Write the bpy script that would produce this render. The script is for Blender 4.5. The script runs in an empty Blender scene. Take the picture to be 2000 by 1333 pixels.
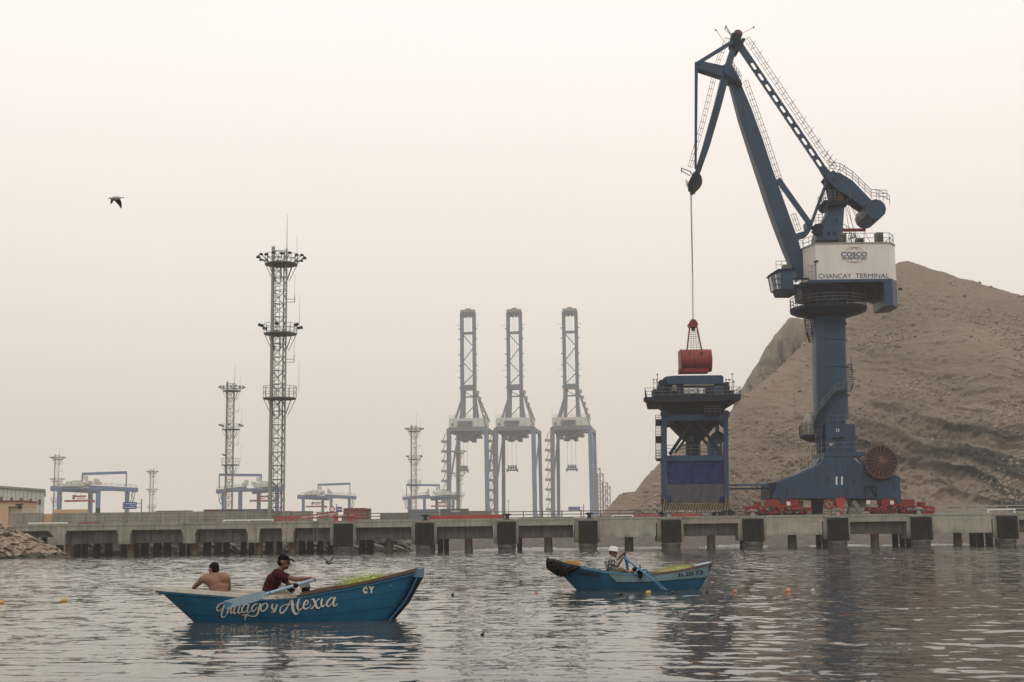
import bpy, math, random
import numpy as np
from mathutils import Vector, Matrix
random.seed(7); RN = np.random.RandomState(11)
SC = bpy.context.scene
COL = SC.collection
# ------------------------------------------------------------------ camera
F = 2700.0; CAMH = 1.37; HOR = 1054.0; ROLL = 0.0118
PITCH = math.atan((HOR - 666.5) / F)
cam_data = bpy.data.cameras.new('camera'); cam_data.sensor_width = 36; cam_data.lens = F / 2000 * 36
cam_data.clip_start = 0.3; cam_data.clip_end = 9000
cam = bpy.data.objects.new('camera', cam_data); COL.objects.link(cam)
CR = Matrix.Rotation(math.pi / 2 + PITCH, 3, 'X') @ Matrix.Rotation(-ROLL, 3, 'Z')
cam.matrix_world = Matrix.Translation((0, 0, CAMH)) @ CR.to_4x4()
SC.camera = cam
# ------------------------------------------------------------------ world, sun, exposure
SUN_EL, SUN_AZ = math.radians(58), math.radians(150)
w = bpy.data.worlds.new('World'); SC.world = w; w.use_nodes = True
nt = w.node_tree; N = nt.nodes; L = nt.links; N.clear()
tc = N.new('ShaderNodeTexCoord'); sep = N.new('ShaderNodeSeparateXYZ'); L.new(tc.outputs['Generated'], sep.inputs[0])
ramp = N.new('ShaderNodeValToRGB'); L.new(sep.outputs['Z'], ramp.inputs[0])
e = ramp.color_ramp.elements
e[0].position = 0.0; e[0].color = (0.77, 0.705, 0.615, 1)
e[1].position = 1.0; e[1].color = (1.14, 1.05, 0.99, 1)
for p, c in ((0.06, (0.80, 0.735, 0.645)), (0.2, (0.97, 0.89, 0.81)), (0.34, (1.12, 1.03, 0.97))):
    k = e.new(p); k.color = (*c, 1)
cn = N.new('ShaderNodeTexNoise'); cn.inputs['Scale'].default_value = 1.6; cn.inputs['Detail'].default_value = 4
L.new(tc.outputs['Generated'], cn.inputs['Vector'])
cm = N.new('ShaderNodeMapRange'); cm.inputs[1].default_value = 0.3; cm.inputs[2].default_value = 0.7
cm.inputs[3].default_value = 0.975; cm.inputs[4].default_value = 1.025; L.new(cn.outputs[0], cm.inputs[0])
mul = N.new('ShaderNodeVectorMath'); mul.operation = 'SCALE'; L.new(ramp.outputs[0], mul.inputs[0]); L.new(cm.outputs[0], mul.inputs['Scale'])
sky = N.new('ShaderNodeTexSky'); sky.sky_type = 'NISHITA'; sky.sun_disc = False
sky.sun_elevation = SUN_EL; sky.sun_rotation = SUN_AZ; sky.dust_density = 6; sky.air_density = 1.5
skm = N.new('ShaderNodeVectorMath'); skm.operation = 'SCALE'; skm.inputs['Scale'].default_value = 0.08; L.new(sky.outputs[0], skm.inputs[0])
mx = N.new('ShaderNodeMix'); mx.data_type = 'RGBA'; mx.inputs[0].default_value = 0.04
L.new(mul.outputs[0], mx.inputs[6]); L.new(skm.outputs[0], mx.inputs[7])
bg = N.new('ShaderNodeBackground'); bg.inputs[1].default_value = 1.0; L.new(mx.outputs[2], bg.inputs[0])
wo = N.new('ShaderNodeOutputWorld'); L.new(bg.outputs[0], wo.inputs[0])
sd = bpy.data.lights.new('sun', 'SUN'); sd.energy = 0.5; sd.angle = math.radians(20); sd.color = (1.0, 0.95, 0.88)
sun = bpy.data.objects.new('sun', sd); COL.objects.link(sun)
_d = Vector((math.sin(SUN_AZ) * math.cos(SUN_EL), math.cos(SUN_AZ) * math.cos(SUN_EL), math.sin(SUN_EL)))
sun.rotation_euler = _d.to_track_quat('Z', 'Y').to_euler()
SC.view_settings.view_transform = 'Standard'; SC.view_settings.look = 'None'
SC.view_settings.exposure = 0.0; SC.view_settings.gamma = 1.0; SC.view_settings.use_curve_mapping = False
cy = SC.cycles
cy.use_denoising = True
try: cy.denoiser = 'OPENIMAGEDENOISE'; cy.denoising_prefilter = 'ACCURATE'
except Exception: pass
cy.max_bounces = 6; cy.diffuse_bounces = 2; cy.glossy_bounces = 3; cy.transmission_bounces = 3; cy.volume_bounces = 3
cy.transparent_max_bounces = 6; cy.caustics_reflective = False; cy.caustics_refractive = False
cy.use_adaptive_sampling = True; cy.adaptive_threshold = 0.01

# ------------------------------------------------------------------ helpers
def P(px, py, Y):
    """photo pixel -> world point on the vertical plane y = Y"""
    d = CR @ Vector(((px - 1000) / F, -(py - 666.5) / F, -1.0))
    t = Y / d.y
    return Vector((d.x * t, Y, CAMH + d.z * t))
def hor(px): return HOR - (px - 1000) * ROLL
def mpp(Y): return Y / F * 1.0

class MB:
    def __init__(s): s.v = []; s.f = []
    def add(s, vs, fs):
        o = len(s.v); s.v.extend([tuple(v) for v in vs]); s.f.extend([tuple(i + o for i in f) for f in fs]); return s
    def box(s, c, d, rz=0, M=None):
        x, y, z = d[0] / 2, d[1] / 2, d[2] / 2
        vs = [Vector(v) for v in ((-x,-y,-z),(x,-y,-z),(x,y,-z),(-x,y,-z),(-x,-y,z),(x,-y,z),(x,y,z),(-x,y,z))]
        if M is None: M = Matrix.Rotation(rz, 3, 'Z')
        return s.add([M @ v + Vector(c) for v in vs], [(0,3,2,1),(4,5,6,7),(0,1,5,4),(1,2,6,5),(2,3,7,6),(3,0,4,7)])
    def bb(s, x0, x1, y0, y1, z0, z1):
        return s.box(((x0+x1)/2, (y0+y1)/2, (z0+z1)/2), (abs(x1-x0), abs(y1-y0), abs(z1-z0)))
    def tube(s, a, b, r, r2=None, n=6, cap=True):
        a = Vector(a); b = Vector(b); r2 = r if r2 is None else r2
        d = (b - a)
        if d.length < 1e-6: return s
        q = d.to_track_quat('Z', 'Y').to_matrix()
        vs = []
        for p, rr in ((a, r), (b, r2)):
            for i in range(n):
                t = 2 * math.pi * (i + .5) / n
                vs.append(p + q @ Vector((rr * math.cos(t), rr * math.sin(t), 0)))
        fs = [(i, (i + 1) % n, n + (i + 1) % n, n + i) for i in range(n)]
        if cap: fs += [tuple(range(n))[::-1], tuple(range(n, 2 * n))]
        return s.add(vs, fs)
    def path(s, pts, r, n=6):
        for a, b in zip(pts[:-1], pts[1:]): s.tube(a, b, r, n=n)
        return s
    def beam(s, a, b, w, h, w2=None, h2=None, up=(0, 1, 0)):
        """rectangular bar from a to b; h measured along `up` made orthogonal, w across"""
        a = Vector(a); b = Vector(b); w2 = w if w2 is None else w2; h2 = h if h2 is None else h2
        d = (b - a).normalized(); u = Vector(up); u = (u - d * u.dot(d))
        if u.length < 1e-5: u = Vector((0, 0, 1)) if abs(d.z) < .9 else Vector((1, 0, 0)); u = u - d * u.dot(d)
        u.normalize(); x = d.cross(u)
        vs = []
        for p, ww, hh in ((a, w, h), (b, w2, h2)):
            for i, j in ((-1,-1),(1,-1),(1,1),(-1,1)): vs.append(p + x * (i * ww / 2) + u * (j * hh / 2))
        return s.add(vs, [(0,3,2,1),(4,5,6,7),(0,1,5,4),(1,2,6,5),(2,3,7,6),(3,0,4,7)])
    def prism(s, pts, y0, y1):
        """polygon of (x, z) pairs extruded along y"""
        n = len(pts)
        area = sum(pts[i][0]*pts[(i+1)%n][1]-pts[(i+1)%n][0]*pts[i][1] for i in range(n))
        if area < 0: pts = pts[::-1]
        vs = [(p[0], y0, p[1]) for p in pts] + [(p[0], y1, p[1]) for p in pts]
        fs = [tuple(range(n)), tuple(range(n, 2*n))[::-1]] + [(i, n+i, n+(i+1)%n, (i+1)%n) for i in range(n)]
        return s.add(vs, fs)
    def pprism(s, pts, y0, y1, Yref=None):
        """polygon given in photo pixels at depth Yref, extruded y0..y1"""
        Y = y0 if Yref is None else Yref
        q = [P(a, b, Y) for a, b in pts]
        return s.prism([(v.x, v.z) for v in q], y0, y1)
    def zprism(s, pts, z0, z1):
        n = len(pts)
        area = sum(pts[i][0]*pts[(i+1)%n][1]-pts[(i+1)%n][0]*pts[i][1] for i in range(n))
        if area < 0: pts = pts[::-1]
        vs = [(p[0], p[1], z0) for p in pts] + [(p[0], p[1], z1) for p in pts]
        fs = [tuple(range(n))[::-1], tuple(range(n, 2*n))] + [(i, (i+1)%n, n+(i+1)%n, n+i) for i in range(n)]
        return s.add(vs, fs)
    def rings(s, rings, close=True, cap=True):
        n = len(rings[0]); vs = [v for r in rings for v in r]; fs = []
        for k in range(len(rings) - 1):
            for i in range(n if close else n - 1):
                fs.append((k*n+i, k*n+(i+1)%n, (k+1)*n+(i+1)%n, (k+1)*n+i))
        if cap: fs += [tuple(range(n))[::-1], tuple(range((len(rings)-1)*n, len(rings)*n))]
        return s.add(vs, fs)
    def lathe(s, c, prof, n=24, axis='Z'):
        c = Vector(c); R = []
        for r, h in prof:
            ring = []
            for i in range(n):
                t = 2*math.pi*i/n
                v = Vector((r*math.cos(t), r*math.sin(t), h))
                if axis == 'Y': v = Vector((v.x, v.z, -v.y)) if False else Vector((r*math.cos(t), h, -r*math.sin(t)))
                if axis == 'X': v = Vector((h, r*math.cos(t), r*math.sin(t)))
                ring.append(c + v)
            R.append(ring)
        return s.rings(R)
    def ball(s, c, r, n=8, m=5):
        if not hasattr(r, '__len__'): r = (r, r, r)
        R = []
        for j in range(m + 1):
            a = math.pi * j / m - math.pi / 2
            cr = max(math.cos(a), 1e-3)
            R.append([(c[0] + r[0]*cr*math.cos(2*math.pi*i/n), c[1] + r[1]*cr*math.sin(2*math.pi*i/n), c[2] + r[2]*math.sin(a)) for i in range(n)])
        return s.rings(R)
    def rail(s, pts, h=1.1, step=1.4, r=0.03, mid=1, kick=False):
        pts = [Vector(p) for p in pts]; up = Vector((0, 0, 1))
        for a, b in zip(pts[:-1], pts[1:]):
            n = max(1, int(round((b - a).length / step)))
            for i in range(n + 1):
                p = a.lerp(b, i / n); s.tube(p, p + up * h, r, n=4)
            for k in range(mid + 1):
                hh = h * (k + 1) / (mid + 1); s.tube(a + up * hh, b + up * hh, r, n=4)
        return s
    def build(s, name, m, parent=None, smooth=False, kind=None):
        me = bpy.data.meshes.new(name)
        o = bpy.data.objects.new(name, me); COL.objects.link(o)
        off = Vector((0, 0, 0))
        if parent is not None:
            o.parent = parent; off = Vector(parent['_o']) if '_o' in parent else off
            o['_o'] = tuple(off)
        me.from_pydata([(v[0]-off[0], v[1]-off[1], v[2]-off[2]) for v in s.v], [], s.f)
        me.validate(); me.update()
        if m is not None: me.materials.append(m)
        if smooth: me.polygons.foreach_set('use_smooth', [True] * len(me.polygons))
        if kind: o['kind'] = kind
        return o
def thing(name, label, cat, loc=(0, 0, 0), group=None):
    o = bpy.data.objects.new(name, None); COL.objects.link(o); o.location = loc; o['_o'] = tuple(loc)
    o.empty_display_size = 0.5
    o['label'] = label; o['category'] = cat
    if group: o['group'] = group
    return o
def tag(o, label, cat, group=None):
    o['label'] = label; o['category'] = cat
    if group: o['group'] = group
    return o
def recentre(o):
    """move a single-mesh thing's origin to its base centre"""
    me = o.data; n = len(me.vertices); a = np.empty(n*3); me.vertices.foreach_get('co', a); a = a.reshape(-1, 3)
    c = (a.min(0) + a.max(0)) / 2; c[2] = a[:, 2].min(); a -= c
    me.vertices.foreach_set('co', a.ravel()); o.location = tuple(c); me.update(); return o
def kids(o): return [c for c in ALLKIDS.get(o.name, [])]
def copy_tree(o, parent=None, skip=()):
    c = o.copy(); COL.objects.link(c)
    if parent is not None: c.parent = parent
    for ch in list(o.children):
        if ch.name.split('.')[0] in skip: continue
        copy_tree(ch, c, skip)
    return c
def structure(o): o['kind'] = 'structure'; return o

# ------------------------------------------------------------------ materials
def newmat(name):
    m = bpy.data.materials.new(name); m.use_nodes = True
    nt = m.node_tree; b = nt.nodes['Principled BSDF']; return m, nt, b
def mat(name, col, rough=0.6, metal=0.0, var=0.15, vscale=1.5, streak=0.0, scol=(0.02, 0.018, 0.015), bump=0.0, bscale=8.0, rust=0.0, rcol=(0.12, 0.05, 0.025), spec=0.5, rthr=0.58):
    m, nt, b = newmat(name); N = nt.nodes; L = nt.links
    b.inputs['Roughness'].default_value = rough; b.inputs['Metallic'].default_value = metal
    b.inputs['Specular IOR Level'].default_value = spec
    g = N.new('ShaderNodeNewGeometry')
    n1 = N.new('ShaderNodeTexNoise'); n1.inputs['Scale'].default_value = vscale; n1.inputs['Detail'].default_value = 6
    L.new(g.outputs['Position'], n1.inputs['Vector'])
    mr = N.new('ShaderNodeMapRange'); mr.inputs[1].default_value = 0.25; mr.inputs[2].default_value = 0.75
    mr.inputs[3].default_value = 1 - var; mr.inputs[4].default_value = 1 + var; L.new(n1.outputs[0], mr.inputs[0])
    vm = N.new('ShaderNodeVectorMath'); vm.operation = 'SCALE'; vm.inputs[0].default_value = col[:3]
    L.new(mr.outputs[0], vm.inputs['Scale']); out = vm.outputs[0]
    if streak > 0:
        mp = N.new('ShaderNodeMapping'); mp.inputs['Scale'].default_value = (vscale*3, vscale*3, vscale*0.22); L.new(g.outputs['Position'], mp.inputs[0])
        n2 = N.new('ShaderNodeTexNoise'); n2.inputs['Scale'].default_value = 1.0; n2.inputs['Detail'].default_value = 5; L.new(mp.outputs[0], n2.inputs['Vector'])
        m2 = N.new('ShaderNodeMapRange'); m2.inputs[1].default_value = 0.5; m2.inputs[2].default_value = 0.75; m2.inputs[3].default_value = 0; m2.inputs[4].default_value = streak
        L.new(n2.outputs[0], m2.inputs[0])
        mm = N.new('ShaderNodeMix'); mm.data_type = 'RGBA'; L.new(m2.outputs[0], mm.inputs[0]); L.new(out, mm.inputs[6]); mm.inputs[7].default_value = (*scol, 1); out = mm.outputs[2]
    if rust > 0:
        n3 = N.new('ShaderNodeTexNoise'); n3.inputs['Scale'].default_value = vscale*2.3; n3.inputs['Detail'].default_value = 8; n3.inputs['Roughness'].default_value = 0.7; L.new(g.outputs['Position'], n3.inputs['Vector'])
        m3 = N.new('ShaderNodeMapRange'); m3.inputs[1].default_value = rthr; m3.inputs[2].default_value = rthr+.08; m3.inputs[3].default_value = 0; m3.inputs[4].default_value = rust
        L.new(n3.outputs[0], m3.inputs[0])
        mm = N.new('ShaderNodeMix'); mm.data_type = 'RGBA'; L.new(m3.outputs[0], mm.inputs[0]); L.new(out, mm.inputs[6]); mm.inputs[7].default_value = (*rcol, 1); out = mm.outputs[2]
    L.new(out, b.inputs['Base Color'])
    if bump > 0:
        n4 = N.new('ShaderNodeTexNoise'); n4.inputs['Scale'].default_value = bscale; n4.inputs['Detail'].default_value = 6; L.new(g.outputs['Position'], n4.inputs['Vector'])
        bp = N.new('ShaderNodeBump'); bp.inputs['Strength'].default_value = bump; bp.inputs['Distance'].default_value = 0.1
        L.new(n4.outputs[0], bp.inputs['Height']); L.new(bp.outputs[0], b.inputs['Normal'])
    return m
M = {}
M['blue'] = mat('crane_blue_paint', (0.018, 0.052, 0.106), 0.45, spec=0.28, var=0.16, vscale=0.45, streak=0.5, rust=0.45, rthr=0.655)
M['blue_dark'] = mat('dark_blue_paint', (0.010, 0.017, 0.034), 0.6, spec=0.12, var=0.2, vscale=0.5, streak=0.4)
M['hop_blue'] = mat('hopper_blue_paint', (0.020, 0.055, 0.122), 0.5, spec=0.28, var=0.15, vscale=0.8, streak=0.4, rust=0.5, rthr=0.62)
M['hop_dark'] = mat('hopper_dirty_steel', (0.017, 0.023, 0.038), 0.7, spec=0.12, var=0.25, vscale=0.8, streak=0.5, rust=0.4, rthr=0.6, rcol=(0.07, 0.05, 0.035))
M['white'] = mat('white_panel_paint', (0.70, 0.685, 0.63), 0.5, var=0.05, vscale=0.5, streak=0.18, scol=(0.3, 0.26, 0.2))
M['seam'] = mat('panel_seam_strip', (0.75, 0.74, 0.70), 0.5, var=0.05)
M['letter'] = mat('blue_letter_paint', (0.025, 0.06, 0.17), 0.5, var=0.08)
M['logo_red'] = mat('logo_red_paint', (0.42, 0.07, 0.06), 0.5, var=0.1)
M['white_letter'] = mat('white_letter_paint', (0.72, 0.72, 0.70), 0.5, var=0.06)
M['black_letter'] = mat('black_letter_paint', (0.015, 0.02, 0.03), 0.5, var=0.2)
M['steel_dark'] = mat('dark_steel', (0.022, 0.024, 0.027), 0.65, spec=0.2, var=0.3)
M['rail'] = mat('handrail_steel', (0.10, 0.115, 0.13), 0.5, var=0.15)
M['galv'] = mat('galvanised_steel', (0.27, 0.275, 0.25), 0.5, metal=0.2, var=0.12, vscale=0.6)
M['galv_dark'] = mat('galvanised_steel_dark', (0.15, 0.155, 0.14), 0.55, metal=0.2, var=0.15)
M['red'] = mat('red_paint', (0.23, 0.025, 0.023), 0.6, spec=0.2, var=0.2, vscale=1.2, streak=0.35, rust=0.6, rthr=0.6)
M['grab_red'] = mat('grab_red_paint', (0.21, 0.024, 0.026), 0.5, spec=0.3, var=0.15, vscale=1.0, streak=0.4, rust=0.35, rthr=0.62)
M['red_bright'] = mat('bright_red_paint', (0.36, 0.035, 0.035), 0.45, var=0.1, streak=0.2)
M['rope'] = mat('wire_rope', (0.05, 0.05, 0.05), 0.6)
M['glass'] = mat('cab_glass', (0.10, 0.12, 0.13), 0.08, var=0.1, spec=0.9)
M['reel'] = mat('rusty_reel_paint', (0.15, 0.062, 0.045), 0.7, var=0.3, vscale=2.0, rust=0.4)
M['reel_dark'] = mat('reel_cable_windings', (0.05, 0.022, 0.018), 0.8, var=0.3, vscale=3.0)
M['tarp_blue'] = mat('blue_tarpaulin', (0.020, 0.030, 0.115), 0.8, spec=0.15, var=0.25, vscale=1.5, streak=0.25, scol=(0.04, 0.045, 0.06))
M['tarp_grey'] = mat('grey_rubber_curtain', (0.06, 0.065, 0.078), 0.8, var=0.2, vscale=1.5, streak=0.35, scol=(0.03,0.03,0.05))
M['yellow'] = mat('yellow_hazard_paint', (0.23, 0.15, 0.06), 0.6, var=0.25, streak=0.35)
M['rubber'] = mat('black_fender_rubber', (0.014, 0.015, 0.013), 0.85, spec=0.12, var=0.35, vscale=1.0, streak=0.5, scol=(0.035, 0.035, 0.03), bump=0.3, bscale=6)
M['rubber_wet'] = mat('weedy_fender_collar', (0.065, 0.062, 0.048), 0.6, var=0.45, vscale=2.0, bump=0.4)
M['pile_red'] = mat('red_oxide_pile', (0.075, 0.03, 0.022), 0.7, var=0.25, vscale=1.0, streak=0.4)
M['pile_dark'] = mat('dark_pile', (0.014, 0.012, 0.010), 0.8, spec=0.12, var=0.3)  # near-black base colour for the rear piles
M['pile_weed'] = mat('weed_band_on_pile', (0.075, 0.065, 0.03), 0.7, var=0.4, vscale=3)
M['beige'] = mat('beige_paint', (0.50, 0.44, 0.34), 0.6, var=0.1)
M['peach'] = mat('peach_wall_paint', (0.55, 0.38, 0.24), 0.7, var=0.08)
M['shed'] = mat('pale_shed_cladding', (0.50, 0.49, 0.44), 0.6, var=0.06, vscale=0.4)
M['win_dark'] = mat('dark_window', (0.06, 0.06, 0.06), 0.3)
M['sts_blue'] = mat('quay_crane_hazed_blue_paint', (0.10, 0.18, 0.29), 0.5, var=0.08, vscale=0.1)  # lightened so the paint colour itself carries some distance haze
M['sts_grey'] = mat('quay_crane_hazed_grey_paint', (0.115, 0.15, 0.19), 0.5, var=0.08, vscale=0.1)  # grey lightened too, part of the haze put into the colour
M['sts_white'] = mat('quay_crane_white_paint', (0.60, 0.60, 0.56), 0.5, var=0.06, vscale=0.1)
M['rtg_blue'] = mat('yard_crane_hazed_blue_paint', (0.07, 0.145, 0.27), 0.5, var=0.08, vscale=0.1)  # yard crane blue lightened likewise, haze put into the colour
M['rtg_white'] = mat('yard_crane_white_paint', (0.50, 0.50, 0.46), 0.5, var=0.2, vscale=0.5)
M['rtg_red'] = mat('spreader_red_paint', (0.42, 0.06, 0.05), 0.5, var=0.1)
M['sign_blue'] = mat('blue_road_sign', (0.02, 0.07, 0.30), 0.4, var=0.05)
M['cont_red'] = mat('red_container_paint', (0.26, 0.055, 0.045), 0.6, var=0.12, streak=0.2)
M['cont_dark'] = mat('dark_container_paint', (0.06, 0.06, 0.07), 0.6, var=0.15)
M['cont_brown'] = mat('brown_container_paint', (0.17, 0.12, 0.10), 0.6, var=0.15)

def concrete(name, col, stain=0.5, bump=0.25):
    m, nt, b = newmat(name); N = nt.nodes; L = nt.links
    b.inputs['Roughness'].default_value = 0.85
    g = N.new('ShaderNodeNewGeometry'); sp = N.new('ShaderNodeSeparateXYZ'); L.new(g.outputs['Position'], sp.inputs[0])
    n1 = N.new('ShaderNodeTexNoise'); n1.inputs['Scale'].default_value = 0.7; n1.inputs['Detail'].default_value = 8; n1.inputs['Roughness'].default_value = 0.65; L.new(g.outputs['Position'], n1.inputs['Vector'])
    cr = N.new('ShaderNodeValToRGB'); cr.color_ramp.elements[0].position = 0.3; cr.color_ramp.elements[1].position = 0.7
    cr.color_ramp.elements[0].color = (col[0]*.72, col[1]*.72, col[2]*.70, 1); cr.color_ramp.elements[1].color = (col[0]*1.12, col[1]*1.12, col[2]*1.1, 1)
    L.new(n1.outputs[0], cr.inputs[0])
    mp = N.new('ShaderNodeMapping'); mp.inputs['Scale'].default_value = (2.6, 2.6, 0.16); L.new(g.outputs['Position'], mp.inputs[0])
    n2 = N.new('ShaderNodeTexNoise'); n2.inputs['Scale'].default_value = 1; n2.inputs['Detail'].default_value = 7; n2.inputs['Roughness'].default_value = 0.7; L.new(mp.outputs[0], n2.inputs['Vector'])
    m2 = N.new('ShaderNodeMapRange'); m2.inputs[1].default_value = 0.46; m2.inputs[2].default_value = 0.68; m2.inputs[3].default_value = 0; m2.inputs[4].default_value = stain*1.25; L.new(n2.outputs[0], m2.inputs[0])
    mm = N.new('ShaderNodeMix'); mm.data_type = 'RGBA'; L.new(m2.outputs[0], mm.inputs[0]); L.new(cr.outputs[0], mm.inputs[6]); mm.inputs[7].default_value = (col[0]*.35, col[1]*.34, col[2]*.3, 1)
    # marine growth and tide stain in the splash zone, broken up by noise
    nz = N.new('ShaderNodeMath'); nz.operation = 'MULTIPLY_ADD'; nz.inputs[1].default_value = 1.6; L.new(n1.outputs[0], nz.inputs[0]); nz.inputs[2].default_value = -0.8
    zz = N.new('ShaderNodeMath'); zz.operation = 'ADD'; L.new(sp.outputs['Z'], zz.inputs[0]); L.new(nz.outputs[0], zz.inputs[1])
    tz = N.new('ShaderNodeMapRange'); tz.inputs[1].default_value = 0.9; tz.inputs[2].default_value = 1.9; tz.inputs[3].default_value = 0.8; tz.inputs[4].default_value = 0.0; L.new(zz.outputs[0], tz.inputs[0])
    m3 = N.new('ShaderNodeMix'); m3.data_type = 'RGBA'; L.new(tz.outputs[0], m3.inputs[0]); L.new(mm.outputs[2], m3.inputs[6]); m3.inputs[7].default_value = (0.07, 0.065, 0.045, 1)
    L.new(m3.outputs[2], b.inputs['Base Color'])
    bp = N.new('ShaderNodeBump'); bp.inputs['Strength'].default_value = bump; bp.inputs['Distance'].default_value = 0.06
    n3 = N.new('ShaderNodeTexNoise'); n3.inputs['Scale'].default_value = 5; n3.inputs['Detail'].default_value = 8; L.new(g.outputs['Position'], n3.inputs['Vector'])
    L.new(n3.outputs[0], bp.inputs['Height']); L.new(bp.outputs[0], b.inputs['Normal'])
    return m
M['conc'] = concrete('weathered_concrete', (0.33, 0.315, 0.265))
M['conc_light'] = concrete('pale_concrete_panel', (0.37, 0.355, 0.30), 0.3)
M['conc_dark'] = concrete('dark_stained_concrete', (0.20, 0.195, 0.17), 0.6)  # darker base and heavier stains than the other concretes
M['wall_conc'] = concrete('block_wall_concrete', (0.30, 0.28, 0.24), 0.4)

def text2d(s, bold=0.0):
    cu = bpy.data.curves.new('t', 'FONT'); cu.body = s; cu.size = 1; cu.offset = bold; cu.resolution_u = 4
    o = bpy.data.objects.new('t', cu); me = o.to_mesh()
    v = [(a.co.x, a.co.y) for a in me.vertices]; f = [tuple(p.vertices) for p in me.polygons]
    o.to_mesh_clear(); bpy.data.objects.remove(o); bpy.data.curves.remove(cu)
    return v, f
def text_px(mb, s, x0, y0, x1, y1, fn, bold=0.0, flip=False, th=0.02):
    """lay text into the pixel box; fn(px,py)->world point of the surface, th thickness towards -y"""
    v, f = text2d(s, bold)
    xs = [a[0] for a in v]; ys = [a[1] for a in v]
    a0, a1, b0, b1 = min(xs), max(xs), min(ys), max(ys)
    out = []
    for (x, y) in v:
        u = (x - a0) / (a1 - a0); t = (y - b0) / (b1 - b0)
        if flip: u = 1 - u
        out.append(fn(x0 + u * (x1 - x0), y1 + t * (y0 - y1)))
    n = len(out)
    back = [Vector((q[0], q[1] + th, q[2])) for q in out]
    # front faces plus rim
    from collections import Counter
    E = Counter(); D = {}
    for p in f:
        for i in range(len(p)):
            a, b = p[i], p[(i+1) % len(p)]; E[frozenset((a, b))] += 1; D[frozenset((a, b))] = (a, b)
    fs = [p if not flip else p[::-1] for p in f]
    fs += [(D[k][1], D[k][0], D[k][0] + n, D[k][1] + n) for k, c in E.items() if c == 1]
    mb.add(list(out) + back, fs)
# ------------------------------------------------------------------ numpy noise
_perm = RN.randint(0, 1 << 30, 4096)
def _h(ix, iy, seed): return ((ix * 374761393 + iy * 668265263 + seed * 974634777) ^ (ix * iy * 1274126177 >> 3)) & 0x7fffffff
def vnoise(x, y, seed=0):
    ix = np.floor(x).astype(np.int64); iy = np.floor(y).astype(np.int64); fx = x - ix; fy = y - iy
    def r(a, b):
        h = (a * 374761393 + b * 668265263 + seed * 144269504) & 0xffffffff
        h = ((h ^ (h >> 13)) * 1274126177) & 0xffffffff
        h = (h ^ (h >> 16)) & 0xffff
        return h / 65535.0
    u = fx*fx*fx*(fx*(fx*6-15)+10); v = fy*fy*fy*(fy*(fy*6-15)+10)
    return (r(ix,iy)*(1-u)+r(ix+1,iy)*u)*(1-v)+(r(ix,iy+1)*(1-u)+r(ix+1,iy+1)*u)*v*1.0
def fbm(x, y, o=5, seed=0, lac=2.03, gain=0.5, ridge=False):
    s = 0; a = 1; t = 0
    for k in range(o):
        n = vnoise(x, y, seed + k * 17) * 2 - 1
        if ridge: n = 1 - 2 * np.abs(n)
        s = s + a * n; t += a; a *= gain; x = x * lac + 13.7; y = y * lac + 7.3
    return s / t
def grid_mesh(name, X, Y, Z, m, smooth=True, wrap=False):
    r, c = X.shape
    co = np.stack([X, Y, Z], -1).reshape(-1, 3)
    i = np.arange(r*c).reshape(r, c)
    if wrap: i = np.concatenate([i, i[:, :1]], 1)
    q = np.stack([i[:-1, :-1], i[:-1, 1:], i[1:, 1:], i[1:, :-1]], -1).reshape(-1, 4)
    me = bpy.data.meshes.new(name); me.vertices.add(len(co)); me.vertices.foreach_set('co', co.ravel())
    me.loops.add(q.size); me.loops.foreach_set('vertex_index', q.ravel())
    me.polygons.add(len(q)); me.polygons.foreach_set('loop_start', np.arange(0, q.size, 4)); me.polygons.foreach_set('loop_total', np.full(len(q), 4))
    me.update(calc_edges=True)
    if smooth: me.polygons.foreach_set('use_smooth', np.ones(len(q), bool))
    me.materials.append(m); o = bpy.data.objects.new(name, me); COL.objects.link(o); return o
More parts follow.
